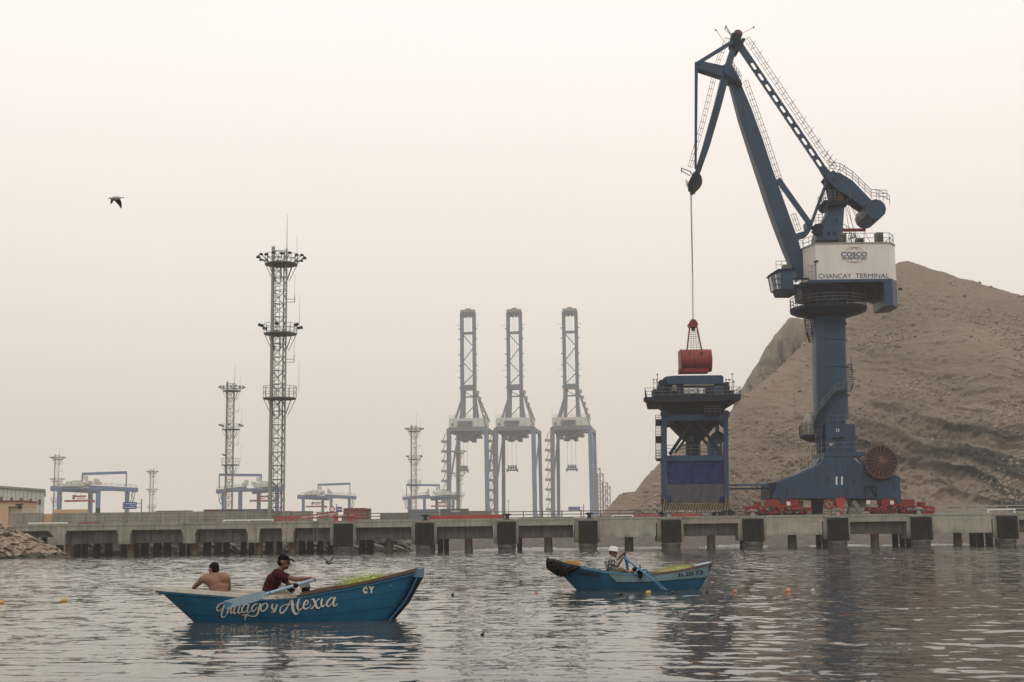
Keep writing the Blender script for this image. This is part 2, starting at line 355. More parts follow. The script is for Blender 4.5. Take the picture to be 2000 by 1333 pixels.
# ================================================================== WATER
def water_mat():
    m, nt, b = newmat('harbour_water'); N = nt.nodes; L = nt.links
    b.inputs['Base Color'].default_value = (0.060, 0.060, 0.052, 1); b.inputs['Roughness'].default_value = 0.04
    b.inputs['IOR'].default_value = 1.34
    g = N.new('ShaderNodeNewGeometry')
    # small wind ripples: the surface normal leans by a pair of fine noises, stronger in ruffled patches
    n2 = N.new('ShaderNodeTexNoise'); n2.inputs['Scale'].default_value = 0.05; n2.inputs['Detail'].default_value = 4
    mpp_ = N.new('ShaderNodeMapping'); mpp_.inputs['Scale'].default_value = (1.0, 0.35, 1.0); L.new(g.outputs['Position'], mpp_.inputs[0]); L.new(mpp_.outputs[0], n2.inputs['Vector'])
    mr = N.new('ShaderNodeMapRange'); mr.inputs[1].default_value = 0.35; mr.inputs[2].default_value = 0.65; mr.inputs[3].default_value = 0.6; mr.inputs[4].default_value = 1.25; L.new(n2.outputs[0], mr.inputs[0])
    sp = N.new('ShaderNodeSeparateXYZ'); L.new(g.outputs['Position'], sp.inputs[0])
    far = N.new('ShaderNodeMapRange'); far.inputs[1].default_value = 15; far.inputs[2].default_value = 70; far.inputs[3].default_value = 0.42; far.inputs[4].default_value = 1.8; L.new(sp.outputs['Y'], far.inputs[0])
    amp = N.new('ShaderNodeMath'); amp.operation = 'MULTIPLY'; L.new(mr.outputs[0], amp.inputs[0]); L.new(far.outputs[0], amp.inputs[1])
    acc = g.outputs['Normal']
    for sc_, k_ in ((1.6, 0.34), (5.0, 0.32)):
        nn = N.new('ShaderNodeTexNoise'); nn.inputs['Scale'].default_value = sc_; nn.inputs['Detail'].default_value = 2; L.new(g.outputs['Position'], nn.inputs['Vector'])
        sb = N.new('ShaderNodeVectorMath'); sb.operation = 'SUBTRACT'; sb.inputs[1].default_value = (0.5, 0.5, 0.5); L.new(nn.outputs['Color'], sb.inputs[0])
        ml = N.new('ShaderNodeVectorMath'); ml.operation = 'MULTIPLY'; ml.inputs[1].default_value = (k_*.7, k_, 0); L.new(sb.outputs[0], ml.inputs[0])
        sc2 = N.new('ShaderNodeVectorMath'); sc2.operation = 'SCALE'; L.new(ml.outputs[0], sc2.inputs[0]); L.new(amp.outputs[0], sc2.inputs['Scale'])
        ad = N.new('ShaderNodeVectorMath'); ad.operation = 'ADD'; L.new(acc, ad.inputs[0]); L.new(sc2.outputs[0], ad.inputs[1]); acc = ad.outputs[0]
    nm = N.new('ShaderNodeVectorMath'); nm.operation = 'NORMALIZE'; L.new(acc, nm.inputs[0]); L.new(nm.outputs[0], b.inputs['Normal'])
    return m
M['water'] = water_mat()
def build_water():
    rs = [0.05, 1.2, 2.4, 3.4, 4.2]
    r = 5.0
    while r < 210: rs.append(r); r *= 1 + (0.0028 if r < 70 else 0.006)
    rs += [230, 300, 450, 800, 1500, 2600]
    th = list(np.linspace(-math.pi, -0.44, 24)[:-1]) + list(np.arange(-0.43, 0.43, 0.00125)) + list(np.linspace(0.44, math.pi, 24)[:-1])
    R, T = np.meshgrid(np.array(rs), np.array(th), indexing='ij')
    X = R * np.sin(T); Y = R * np.cos(T); Z = np.zeros_like(X)
    cell = np.maximum(R * 0.0028, 0.01)
    g = np.random.RandomState(5)
    for k in range(80):
        lam = 0.22 * (1.062 ** k) if k < 72 else 20.0
        ang = g.normal(0.35, 0.75)
        kx = math.sin(ang) * 2*math.pi/lam; ky = math.cos(ang) * 2*math.pi/lam
        amp = 0.0046 * lam ** 0.75 * g.uniform(0.5, 1.2) / (1 + (lam/1.3)**1.3 * .6)
        if lam > 6: amp *= 6/lam * 0.8
        fade = np.clip((lam / cell - 3.0) / 4.0, 0, 1)
        env = 0.45 + 1.1 * vnoise(X / (lam*5) + k*3.1, Y / (lam*5) + 9.1, k)
        ph = kx*X + ky*Y + g.uniform(0, 6.28) + 1.2 * (vnoise(X/(lam*3)+k, Y/(lam*3), 50+k))
        Z += amp * fade * env * (np.sin(ph) + 0.25*np.sin(2*ph+1.2))
    patch = 0.25 + 0.95 * np.clip(fbm(X/9, Y/22, 3, 77) * 0.9 + 0.5, 0, 1)
    Z *= patch * 0.42 * (1 + 3.2 * np.clip((R - 45) / 60, 0, 1))
    Z[R > 175] = 0
    o = grid_mesh('water', X, Y, Z, M['water'], wrap=True)
    structure(o)
build_water()

# ================================================================== LAND
def dirt_mat(name, c1, c2, c3, scale=0.03, strata=0.0, stones=0.5, bump=0.8):
    m, nt, b = newmat(name); N = nt.nodes; L = nt.links
    b.inputs['Roughness'].default_value = 0.95; b.inputs['Specular IOR Level'].default_value = 0.2
    g = N.new('ShaderNodeNewGeometry')
    n1 = N.new('ShaderNodeTexNoise'); n1.inputs['Scale'].default_value = scale; n1.inputs['Detail'].default_value = 9; n1.inputs['Roughness'].default_value = 0.62; L.new(g.outputs['Position'], n1.inputs['Vector'])
    cr = N.new('ShaderNodeValToRGB'); cr.color_ramp.elements[0].position = 0.32; cr.color_ramp.elements[0].color = (*c1, 1)
    cr.color_ramp.elements[1].position = 0.68; cr.color_ramp.elements[1].color = (*c2, 1)
    L.new(n1.outputs[0], cr.inputs[0]); out = cr.outputs[0]
    at = N.new('ShaderNodeAttribute'); at.attribute_name = 'rock'
    mm = N.new('ShaderNodeMix'); mm.data_type = 'RGBA'; L.new(at.outputs['Fac'], mm.inputs[0]); L.new(out, mm.inputs[6]); mm.inputs[7].default_value = (*c3, 1); out = mm.outputs[2]
    v = N.new('ShaderNodeTexVoronoi'); v.inputs['Scale'].default_value = 0.75; L.new(g.outputs['Position'], v.inputs['Vector'])
    mr = N.new('ShaderNodeMapRange'); mr.inputs[1].default_value = 0.0; mr.inputs[2].default_value = 0.5; mr.inputs[3].default_value = 1.0; mr.inputs[4].default_value = 0.0; L.new(v.outputs['Distance'], mr.inputs[0])
    n5 = N.new('ShaderNodeTexNoise'); n5.inputs['Scale'].default_value = 0.06; n5.inputs['Detail'].default_value = 5; L.new(g.outputs['Position'], n5.inputs['Vector'])
    m5 = N.new('ShaderNodeMapRange'); m5.inputs[1].default_value = 0.5; m5.inputs[2].default_value = 0.62; m5.inputs[3].default_value = 0; m5.inputs[4].default_value = stones; L.new(n5.outputs[0], m5.inputs[0])
    mu = N.new('ShaderNodeMath'); mu.operation = 'MULTIPLY'; L.new(mr.outputs[0], mu.inputs[0]); L.new(m5.outputs[0], mu.inputs[1])
    rc = N.new('ShaderNodeMix'); rc.data_type = 'RGBA'; L.new(mu.outputs[0], rc.inputs[0]); L.new(out, rc.inputs[6])
    rr = N.new('ShaderNodeValToRGB'); rr.color_ramp.elements[0].color = (c1[0]*.5, c1[1]*.5, c1[2]*.5, 1); rr.color_ramp.elements[1].color = (c2[0]*1.5, c2[1]*1.5, c2[2]*1.5, 1)
    L.new(v.outputs['Color'], rr.inputs[0]); L.new(rr.outputs[0], rc.inputs[7]); out = rc.outputs[2]
    L.new(out, b.inputs['Base Color'])
    n6 = N.new('ShaderNodeTexNoise'); n6.inputs['Scale'].default_value = 0.5; n6.inputs['Detail'].default_value = 10; n6.inputs['Roughness'].default_value = 0.7; L.new(g.outputs['Position'], n6.inputs['Vector'])
    ad = N.new('ShaderNodeMath'); ad.operation = 'MULTIPLY_ADD'; L.new(mu.outputs[0], ad.inputs[0]); ad.inputs[1].default_value = 0.5; L.new(n6.outputs[0], ad.inputs[2])
    bp = N.new('ShaderNodeBump'); bp.inputs['Strength'].default_value = bump; bp.inputs['Distance'].default_value = 1.0; L.new(ad.outputs[0], bp.inputs['Height']); L.new(bp.outputs[0], b.inputs['Normal'])
    return m
M['hill'] = dirt_mat('sandy_hillside', (0.175, 0.138, 0.108), (0.265, 0.212, 0.168), (0.055, 0.051, 0.042))
M['cliff'] = dirt_mat('grey_cliff_rock', (0.205, 0.175, 0.14), (0.315, 0.27, 0.218), (0.11, 0.095, 0.078), scale=0.08, stones=0.2)
M['beach'] = dirt_mat('gravel_beach', (0.075, 0.068, 0.058), (0.17, 0.153, 0.13), (0.10, 0.09, 0.08), scale=1.2, stones=1.0, bump=0.6)
M['land'] = dirt_mat('packed_port_ground', (0.15, 0.135, 0.115), (0.22, 0.20, 0.17), (0.1, 0.09, 0.08), scale=0.1)

FRONT = [(1150,1040),(1166,1012),(1181,1000),(1210,966),(1240,960),(1261,932),(1290,903),(1350,858),(1395,832),(1429,802),(1471,760),(1504,735),(1538,702),(1580,662),(1650,596),(1700,552),(1730,528),(1756,513),(1773,511),(1815,525),(1874,542),(1937,561),(2000,578),(2200,640),(2600,760),(3200,900),(4200,1000)]
CLIFF = [(1418,840),(1440,772),(1450,754),(1460,736),(1471,718),(1483,702),(1496,676),(1512,656),(1530,634),(1542,622),(1556,619),(1572,621),(1650,600),(1760,640),(1900,800)]
def hillmesh(name, sil, Y0, k, nrow, dx, mtl, nz, seed, cliff=False):
    xs = np.arange(sil[0][0], sil[-1][0], dx) if not cliff else np.arange(sil[0][0], sil[-1][0], dx)
    if not cliff:
        xs = np.concatenate([np.arange(1150, 2030, dx), np.arange(2030, 4200, dx*6)])
    ys = np.interp(xs, [p[0] for p in sil], [p[1] for p in sil])
    jag = fbm(xs/26, xs*0+3, 5, seed) * (6.5 if cliff else 2.2) + fbm(xs/7, xs*0+8, 3, seed+4) * (2.5 if cliff else 1.0)
    ys = ys + jag
    dirs = np.array([(lambda d: (d.x/d.y, d.z/d.y))(CR @ Vector(((a-1000)/F, -(b-666.5)/F, -1))) for a, b in zip(xs, ys)])
    ux, uz = dirs[:, 0], dirs[:, 1]
    # ridge height H with Yr = Y0 + k H and H = CAMH + uz*Yr
    H = (CAMH + uz * Y0) / (1 - uz * k); H = np.maximum(H, 2.2); Yr = Y0 + k * H
    t = np.concatenate([np.linspace(0, 1, nrow), np.linspace(1.02, 1.9, 14)])
    T, HH = np.meshgrid(t, H, indexing='ij'); _, YR = np.meshgrid(t, Yr, indexing='ij'); _, UX = np.meshgrid(t, ux, indexing='ij')
    Yd = Y0 + (YR - Y0) * T
    f = np.where(T <= 1, T * (0.80 + 0.20 * T), 1 - (T - 1) * 0.75)
    Z = 1.5 + (HH - 1.5) * f
    X = UX * np.where(T <= 1, Yd, YR) + np.where(T > 1, 0, 0)
    win = np.clip(T * 12, 0, 1) * np.clip((1.0 - T) * 6 + 0.05, 0.05, 1) ; win = np.where(T > 1, 0.15, win)
    amp = np.minimum(HH / 25.0, 1.0)
    S = X * 0.9 + Z * 0.5
    # gullies running down the slope, diagonal strata low down, small rubble
    gul = fbm(X/16 + 0.25*fbm(X/9, Z/9, 3, seed+9), Z/40, 5, seed+1)
    st = fbm((X*0.45 + Z*1.0)/5.0 + 1.5*fbm(X/25, Z/25, 3, seed+3), (X - 0.45*Z)/30, 6, seed+2, ridge=True)
    low = np.clip((0.62 - T - 0.25*fbm(X/40, Z/30, 3, seed+5)) * 3, 0, 1)
    if cliff: low = np.ones_like(low); st = fbm(X/3.2 + .3*fbm(Z/5, X/9, 3, seed), Z/22, 6, seed+2, ridge=True)
    rub = fbm(X/1.6, Z/1.6 + Yd/2, 4, seed+6)
    nn = amp * win * (gul * 1.8 * nz + (st * 2.6 * low) * nz + rub * 0.38 + 0.32 * fbm(X/.55, Z/.55 + Yd, 3, seed+7) * np.clip(fbm(X/18, Z/18, 3, seed+11)*3+.3, 0.1, 1))
    Yd = Yd - nn * 1.5; Z = Z + nn * 0.55
    rockv = np.clip((st + 0.02) * 3.6, 0, 1) * low * np.clip(fbm(X/22, Z/14, 4, seed+8) * 2.5 + 0.25, 0, 1)
    o = grid_mesh(name, X, Yd, Z, mtl)
    at = o.data.attributes.new('rock', 'FLOAT', 'POINT'); at.data.foreach_set('value', rockv.ravel().astype(np.float32))
    structure(o)
    return o
hill_o = hillmesh('hill', FRONT, 205, 1.85, 340, 1.2, M['hill'], 1.0, 3)
hillmesh('rock_cliff', CLIFF, 300, 0.75, 150, 0.9, M['cliff'], 0.8, 21, cliff=True)
# ground plateau and beach (one sheet reaching the horizon)
def build_land():
    xs = np.concatenate([[-3200, -1200, -500, -250], np.arange(-140, 160, 0.8), [200, 260, 400, 900, 3200]])
    v = np.array([0, .05, .1, .16, .22, .3, .38, .46, .54, .62, .7, .8, .9, 1.0])
    X, V = np.meshgrid(xs, v, indexing='xy')
    y0 = 183 + 4*np.sin(xs/17) + 2.5*np.sin(xs/6.1+1) - np.clip((-xs-20)/60, 0, 1)*6
    Y = y0[None, :] + V * 20
    Z = -0.5 + 3.0 * V ** 0.8 + 0.12 * fbm(X/1.5, Y/1.5, 3, 8) * (V > 0.05)
    far = np.array([215, 240, 300, 500, 1000, 2000, 3400.0])
    FX, FY = np.meshgrid(xs, far, indexing='xy'); FZ = np.full_like(FX, 2.3)
    o = grid_mesh('ground', np.vstack([X, FX]), np.vstack([Y, FY]), np.vstack([Z, FZ]), M['beach']); structure(o)
build_land()
# surf
def foam_mat():
    m, nt, b = newmat('white_surf'); N = nt.nodes; L = nt.links
    b.inputs['Base Color'].default_value = (0.82, 0.82, 0.80, 1); b.inputs['Roughness'].default_value = 0.9
    return m
M['foam'] = foam_mat()
mb = MB()
for (a, b_, h) in ((-6.0, 8.5, .3), (8.9, 21.0, .22), (24, 33.5, .34), (39, 47, .22), (47.4, 60, .16), (-34, -16, .12)):
    n = int((b_-a)/.45)
    for i in range(n):
        x = a + (b_-a)*i/n; t = i/n; q = (math.sin(math.pi*t)**.6) * random.uniform(.55, 1)
        y = 181.2 + 4*math.sin(x/17) + 2.5*math.sin(x/6.1+1) - 0.6
        mb.box((x, y + random.uniform(-.3, .3), .02), (0.7, 2.2*q, 2*h*q), rz=random.uniform(-.3, .3))
o = mb.build('surf', M['foam']); o['kind'] = 'stuff'

# ================================================================== ROCKS
def rock_mat(name, c):
    return mat(name, c, 0.95, var=0.35, vscale=1.3, streak=0.25, scol=(c[0]*.5, c[1]*.5, c[2]*.5), bump=0.5, bscale=5, spec=0.2)
M['rock_tan'] = rock_mat('tan_armour_stone', (0.31, 0.245, 0.19)); M['rock_wet'] = rock_mat('dark_wet_stone', (0.085, 0.075, 0.06)); M['rock_grey'] = rock_mat('grey_armour_stone', (0.19, 0.17, 0.145))
def rock_mesh(seed, m):
    g = random.Random(seed); mb = MB(); pts = []
    import bmesh
    bm = bmesh.new()
    for _ in range(16):
        v = Vector((g.gauss(0, 1), g.gauss(0, 1), g.gauss(0, 1))).normalized(); r = g.uniform(.75, 1.0)
        bm.verts.new((v.x*r, v.y*r*.8, v.z*r*.6))
    bmesh.ops.convex_hull(bm, input=bm.verts)
    bmesh.ops.delete(bm, geom=[v for v in bm.verts if not v.link_faces], context='VERTS')
    me = bpy.data.meshes.new('rock'); bm.to_mesh(me); bm.free(); me.materials.append(m); return me
RM = {k: [rock_mesh(i*7+j, M[k]) for i in range(6)] for j, k in enumerate(('rock_tan', 'rock_wet', 'rock_grey'))}
# loose stones lying in drifts on the hillside
def hill_stones():
    me = hill_o.data; n = len(me.vertices); a = np.empty(n*3); me.vertices.foreach_get('co', a); a = a.reshape(-1, 3)
    ok = (a[:, 1] < 345) & (a[:, 2] > 4) & (np.abs(a[:, 0]) < 150)
    dens = np.clip(fbm(a[:, 0]/13, a[:, 2]/6, 4, 41)*3 - .35, 0, 1) + .03
    idx = np.where(ok & (np.random.RandomState(3).rand(n) < dens * .055))[0]
    for key, part in (('rock_grey', idx[::2]), ('rock_tan', idx[1::2])):
        mb = MB(); g = random.Random(9)
        for i in part[:5200]:
            r = g.choice((.22, .28, .35, .5)) * g.uniform(.7, 1.2); c = a[i]; q = [(g.uniform(.6, 1)*r, k) for k in range(6)]
            vs = [(c[0]+q[0][0]*1.2, c[1], c[2]), (c[0]-q[1][0]*1.2, c[1], c[2]), (c[0], c[1]+q[2][0], c[2]), (c[0], c[1]-q[3][0], c[2]+.1), (c[0]+.1*r, c[1], c[2]+q[4][0]*1.1), (c[0], c[1], c[2]-r)]
            mb.add(vs, [(4,0,2),(4,2,1),(4,1,3),(4,3,0),(5,2,0),(5,1,2),(5,3,1),(5,0,3)])
        o = mb.build('hillside_stones', M[key]); o['kind'] = 'stuff'
hill_stones()
# left breakwater toe: base sheet with separate stones on it
def rock_slope(name, X0, X1, fn, n, sz, key_fn, Yc):
    """fn(u,v)->Vector surface point, u along, v up the slope"""
    U, V = np.meshgrid(np.linspace(0, 1, 40), np.linspace(0, 1, 12), indexing='xy')
    P3 = np.array([[tuple(fn(u, v) + Vector((0, .35, -.35))) for u, v in zip(a, b)] for a, b in zip(U, V)])
    base = grid_mesh(name, P3[..., 0], P3[..., 1], P3[..., 2], M['rock_wet']); structure(base)
    for k in range(n):
        u, v = random.random(), random.random()
        p = fn(u, v); r = sz * random.uniform(.6, 1.35)
        key = key_fn(p)
        o = bpy.data.objects.new('rock', random.choice(RM[key])); COL.objects.link(o); o.parent = base
        o.location = p; o.scale = (r*1.5, r*1.1, r*.62); o.rotation_euler = (random.uniform(-.3, .6), random.uniform(.1, .6), random.uniform(-.5, .5))
LX0, LX1 = P(-60, 1085, 143).x, P(118, 1085, 150).x
def left_fn(u, v):
    xb = LX0 + (LX1 - LX0) * u
    yb = 143 + 8*u
    top = 4.3 * (1 - u) ** 0.9
    z = -0.3 + (top + .3) * v
    return Vector((xb + random.uniform(-.2, .2), yb + v*5*(1-u*.6), z))
rock_slope('rock_embankment', LX0, LX1, left_fn, 290, 0.55, lambda p: 'rock_wet' if p.z < .5 else 'rock_tan', 145)
RX0, RX1 = P(120, 1060, 172).x, P(800, 1060, 176).x
def back_fn(u, v):
    top = 2.9 if u < .8 else 2.9 - (u-.8)*6
    return Vector((RX0 + (RX1-RX0)*u, 171.5 + 5*v + u*2, -0.3 + (top+.3)*v))
rock_slope('rock_revetment', RX0, RX1, back_fn, 280, 0.62, lambda p: 'rock_wet' if p.z < .25 else 'rock_grey', 174)
# ================================================================== PIER
YP = 155.0
def X(px, Y=YP, py=1040): return P(px, py, Y).x
pier = thing('pier', 'long weathered concrete pier on piles crossing the whole view under the crane', 'pier', (0, 160, 0))
FEND = [(652,690),(811,848),(971,1008),(1130,1167),(1291,1330),(1450,1491),(1616,1656),(1779,1819),(1947,1986),(2112,2152)]
DZ = 3.70
# deck slab pieces behind the fascia
e = [X(40)] + [X(f[1]) for f in FEND[::1]] + [X(2500)]
e[0] = X(24)
for i, (a, b) in enumerate(zip(e[:-1], e[1:])):
    MB().bb(a + .006, b - .006, YP + .62, YP + 17.0, 3.32, DZ - .03).build('deck_slab', M['conc'], pier)
def kerb_run(x0, x1, z=DZ, zb=2.87, name='fascia_beam', m='conc'):
    mb = MB(); mb.bb(x0, x1, YP, YP + .6, zb, z - .22); mb.bb(x0 + .02, x1 - .02, YP - .05, YP + .62, z - .22, z)
    # ragged formwork joints
    n = max(1, int((x1 - x0) / 2.3))
    mb.build(name, M[m], pier)
def recess(x0, x1, zb, zt, d=1.5, seams=3):
    w = (x1 - x0) / seams
    MB().bb(x0, x1, YP + d + .35, YP + d + .58, zb + .02, zt + .38).build('gap_backing', M['conc_dark'], pier)  # added backing that stops light showing through the panel gaps
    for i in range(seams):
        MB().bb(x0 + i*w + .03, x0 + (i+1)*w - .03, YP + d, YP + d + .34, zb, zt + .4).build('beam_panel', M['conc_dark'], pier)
# left part
caps = [(96,130,105,127),(228,257,231,254),(355,384,358,381),(481,508,484,506),(550,576,551,573)]
kerb_run(X(24), X(360), z=3.62, zb=2.9); kerb_run(X(360) + .02, X(645), z=3.66, zb=2.9)
for a, b, c, d in caps:
    za, zb = 2.9, 1.35
    MB().prism([(X(c), zb), (X(d), zb), (X(d), 2.35), (X(b), 2.72), (X(b), za), (X(a), za), (X(a), 2.72), (X(c), 2.35)], YP - .04, YP + 2.2).build('pile_cap', M['conc'], pier)
    # cap beam runs back under the deck
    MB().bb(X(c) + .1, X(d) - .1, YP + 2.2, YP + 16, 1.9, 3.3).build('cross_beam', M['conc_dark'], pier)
ed = [(30, 96)] + [(caps[i][1], caps[i+1][0]) for i in range(4)] + [(576, 648)]
for i, (a, b) in enumerate(ed):
    recess(X(a), X(b), 1.45 if i else 2.2, 2.9, seams=3 if b - a > 80 else 2)
# right part
for i, (a, b) in enumerate(FEND):
    x0, x1 = X(a), X(b)
    MB().bb(x0 - .42, x1 + .28, YP - .02, YP + 2.4, 0.95, 3.42).build('fender_pier', M['conc'], pier)
    mb = MB(); mb.bb(x0 - .3, x1 + .2, YP - .1, YP + .9, 3.42, 3.56); mb.build('pier_cap', M['conc'], pier)
    # fender: rubber slab with raised pads on a steel frame
    mb = MB(); mb.bb(x0 + .02, x1 - .02, YP - .55, YP - .06, .78, 3.3)
    fe = mb.build('fender', M['rubber'], pier)
    pads = MB(); nc, nr = 5, 7; w = (x1 - x0 - .12) / nc; h = 2.4 / nr
    for c in range(nc):
        for r in range(nr):
            pads.bb(x0 + .06 + c*w + .03, x0 + .06 + (c+1)*w - .03, YP - .62 - .02*random.random(), YP - .552, .84 + r*h + .03, .84 + (r+1)*h - .03)
    pads.build('facing_pad', M['rubber'], fe, kind='stuff')
    mb = MB(); xc = (x0 + x1) / 2; hw = (x1 - x0) / 2
    R = []
    for z, k in ((-1.0, .93), (.1, .97), (.2, .95), (.45, 1.0), (.62, 1.0), (.74, .93)):
        R.append([(xc + hw*k*math.cos(t)*(1 if abs(math.cos(t)) < .7 else .98), YP + .35 + 1.0*k*math.sin(t), z) for t in [2*math.pi*(j+.5)/16 for j in range(16)]])
    mb.rings(R); mb.build('fender_collar', M['rubber_wet'], pier)
bays = ['r','r','r','s','r','s','r','s','r']
for i, t in enumerate(bays):
    x0, x1 = X(FEND[i][1]) + .29, X(FEND[i+1][0]) - .43
    if t == 'r':
        kerb_run(x0, x1)
        # side return of the next pier and the recessed girder
        recess(x0 + .05, x1 - .05, 1.5, 2.87, seams=4 if i % 2 else 3)
    else:
        mb = MB(); mb.bb(x0, x1 - .12, YP - .03, YP + .6, 1.5, 2.95); mb.build('solid_panel', M['conc_light'], pier)
        kerb_run(x0, x1, zb=2.965, m='conc_light')
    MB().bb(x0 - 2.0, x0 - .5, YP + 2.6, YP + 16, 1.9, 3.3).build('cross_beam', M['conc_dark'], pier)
x0 = X(FEND[-1][1]) + .3; kerb_run(x0, x0 + 14); recess(x0, x0 + 14, 1.5, 2.87, seams=5)
# drip stains / repaired patches as thin ledges
# piles
def pile(px0, px1, Y, m='pile_dark', top=1.7, band=False):
    a, b = X(px0, Y, 1065), X(px1, Y, 1065); r = (b - a) / 2; c = (a + b) / 2
    mb = MB(); mb.tube((c, Y, -1.2), (c, Y, top), r, n=14); p = mb.build('pile', M[m], pier, smooth=False)
    if band: MB().tube((c, Y, -.5), (c, Y, .62), r + .03, n=14).build('weed_band', M['pile_weed'], p)
for a, b in ((128,143),(249,262),(373,387),(499,513),(565,578)): pile(a, b, YP + 1.2, 'pile_red', 1.4, True)
for a, b in ((752,768),(908,923),(1063,1079),(1220,1237),(1381,1397),(1539,1556),(1701,1717),(1863,1879)): pile(a, b, YP + 1.9, 'pile_red', 1.6, True)
for a, b in ((145,158),(160,172),(183,197),(205,220),(275,290),(300,315),(321,335),(397,412),(419,432),(437,449),(518,534),(540,552),(583,597),(599,613),(619,631),(640,652),(701,715),(716,730),(855,866),(867,877),(1010,1020),(1445,1454),(1594,1605),(1606,1617),(1743,1755),(1757,1768),(1769,1781),(1894,1907),(1908,1922),(1927,1940),(2040,2056)):
    pile(a, b, YP + 5 + random.uniform(-.6, 1.5), top=3.3)
for a, b in ((60,74),(80,92),(110,124),(236,248),(262,273),(350,362),(365,377),(470,482),(486,497),(840,850),(1152,1160)):
    pile(a, b, YP + 8.5 + random.uniform(-.5, 1), top=3.3)
# white downpipes near the last bays
for a in (1925, 1944): MB().tube((X(a, YP+3), YP + 3, -.5), (X(a, YP+3), YP + 3, 1.9), .09, n=8).build('drain_pipe', M['conc_light'], pier)
# ladder seen on the fascia
mb = MB()
for dx in (-.22, .22): mb.tube((X(617) + dx, YP - .12, 1.2), (X(617) + dx, YP - .12, 3.7), .03, n=5)
for k in range(9): mb.tube((X(617) - .22, YP - .12, 1.3 + k*.28), (X(617) + .22, YP - .12, 1.3 + k*.28), .022, n=4)
mb.build('ladder', M['galv_dark'], pier)

# guard rails -------------------------------------------------------
def guardrail(label, px0, px1, Y, z, step, m='galv', h=1.1, rr=.045, ngap=3, wide=.1):
    x0, x1 = X(px0, Y, 1005), X(px1, Y, 1005)
    t = thing('guardrail', label, 'guardrail', ((x0+x1)/2, Y, z), 'guardrails along the pier deck')
    n = int(round((x1 - x0) / step)); s = (x1 - x0) / n
    for i in range(n + 1):
        mb = MB(); mb.bb(x0 + i*s - wide/2, x0 + i*s + wide/2, Y - .05, Y + .05, z, z + h + .06); mb.bb(x0+i*s-.14, x0+i*s+.14, Y-.12, Y+.12, z, z+.12); mb.build('post', M[m], t)
    for k in range(ngap):
        mb = MB(); zz = z + h * (k + 1) / ngap; mb.beam((x0, Y - .06, zz - .03), (x1, Y - .06, zz - .03), rr*2, rr*1.2); mb.build('rail', M[m], t)
guardrail('grey pipe guardrail in front of the block wall on the left part of the pier', 132, 676, YP + 2.6, DZ - .03, 2.05, 'galv_dark', 1.05, .03, 3, .07)
guardrail('grey guardrail on the back edge of the pier behind and between the cranes', 684, 1812, YP + 16.6, DZ - .03, 2.4, 'galv_dark', 1.1, .055, 3, .13)
guardrail('pale guardrail on the back edge of the pier right of the blue harbour crane', 1812, 2240, YP + 16.6, DZ - .03, 2.4, 'galv', 1.15, .075, 3, .16)

# quay edge equipment ------------------------------------------------
def edge_bar(label, px0, px1, z0, z1, m, Y=YP + .9, cat='barrier', name='edge_barrier'):
    x0, x1 = X(px0, Y, 1015), X(px1, Y, 1015)
    t = thing(name, label, cat, ((x0+x1)/2, Y, DZ - .03), 'low painted bars along the pier edge')
    MB().bb(x0, x1, Y - .12, Y + .12, z0, z1).build('bar', M[m], t)
    n = max(2, int((x1 - x0) / 1.6))
    for i in range(n):
        xx = x0 + .1 + (x1 - x0 - .2) * i / (n - 1)
        MB().bb(xx - .07, xx + .07, Y - .09, Y + .09, DZ - .04, z0).build('foot', M[m], t)
edge_bar('white pipe lying low on the pier edge at the far left end', 56, 132, 3.72, 3.86, 'white_letter')
edge_bar('thin faded red bar on the pier edge left of the second pile cap', 154, 196, 3.70, 3.80, 'red')
edge_bar('long white pipe on the pier edge left of the tall light mast', 436, 534, 3.80, 3.93, 'white_letter')
edge_bar('long bright red beam on the pier edge below the left quay crane', 838, 984, 3.72, 4.12, 'red_bright')
edge_bar('thin white bar on the pier edge right of the quay cranes', 1195, 1237, 3.84, 3.94, 'white_letter')
edge_bar('thin red bar on the pier edge just left of the hopper', 1239, 1290, 3.84, 3.98, 'red_bright')
edge_bar('stepped red bar on the pier edge under the hopper', 1313, 1362, 3.55, 4.0, 'red_bright')
edge_bar('white forked bar on the pier edge at the far right', 1929, 1984, 3.98, 4.12, 'white_letter')
# red forked stand left of the mast base + red lattice gangway beside it
Y = YP + 1.0
t = thing('forked_stand', 'red forked steel stand on the pier edge at the foot of the tall light mast', 'stand', (X(560, Y), Y, DZ))
MB().bb(X(537,Y), X(584,Y), Y-.12, Y+.12, 4.0, 4.22).build('top_bar', M['red_bright'], t)
for a in (539, 545, 551, 557, 566, 572, 579):
    MB().bb(X(a,Y)-.09, X(a,Y)+.09, Y-.1, Y+.1, 3.66, 4.0).build('prong', M['red_bright'], t)
t = thing('gangway', 'folded red and white lattice gangway between the mast base and the first black fender', 'gangway', (X(620, Y), Y, DZ))
xa, xb = X(584, Y), X(655, Y)
for nm, z0, z1, m in (('lower_chord', 4.0, 4.12, 'red_bright'), ('upper_chord', 4.18, 4.62, 'red_bright')):
    MB().beam((xa, Y, z0), (xb, Y, z1), .1, .07).build(nm, M[m], t)
MB().beam((xa, Y+.6, 4.05), (xb, Y+.6, 4.5), .06, .06).build('handrail', M['white_letter'], t)
for i in range(9):
    u = i / 8; x = xa + (xb - xa)*u
    MB().beam((x, Y, 4.0 + .12*u), (x + (.2 if i < 8 else 0), Y, 4.18 + .44*u), .05, .05).build('lattice_bar', M['white_letter' if i % 3 == 1 else 'red_bright'], t)
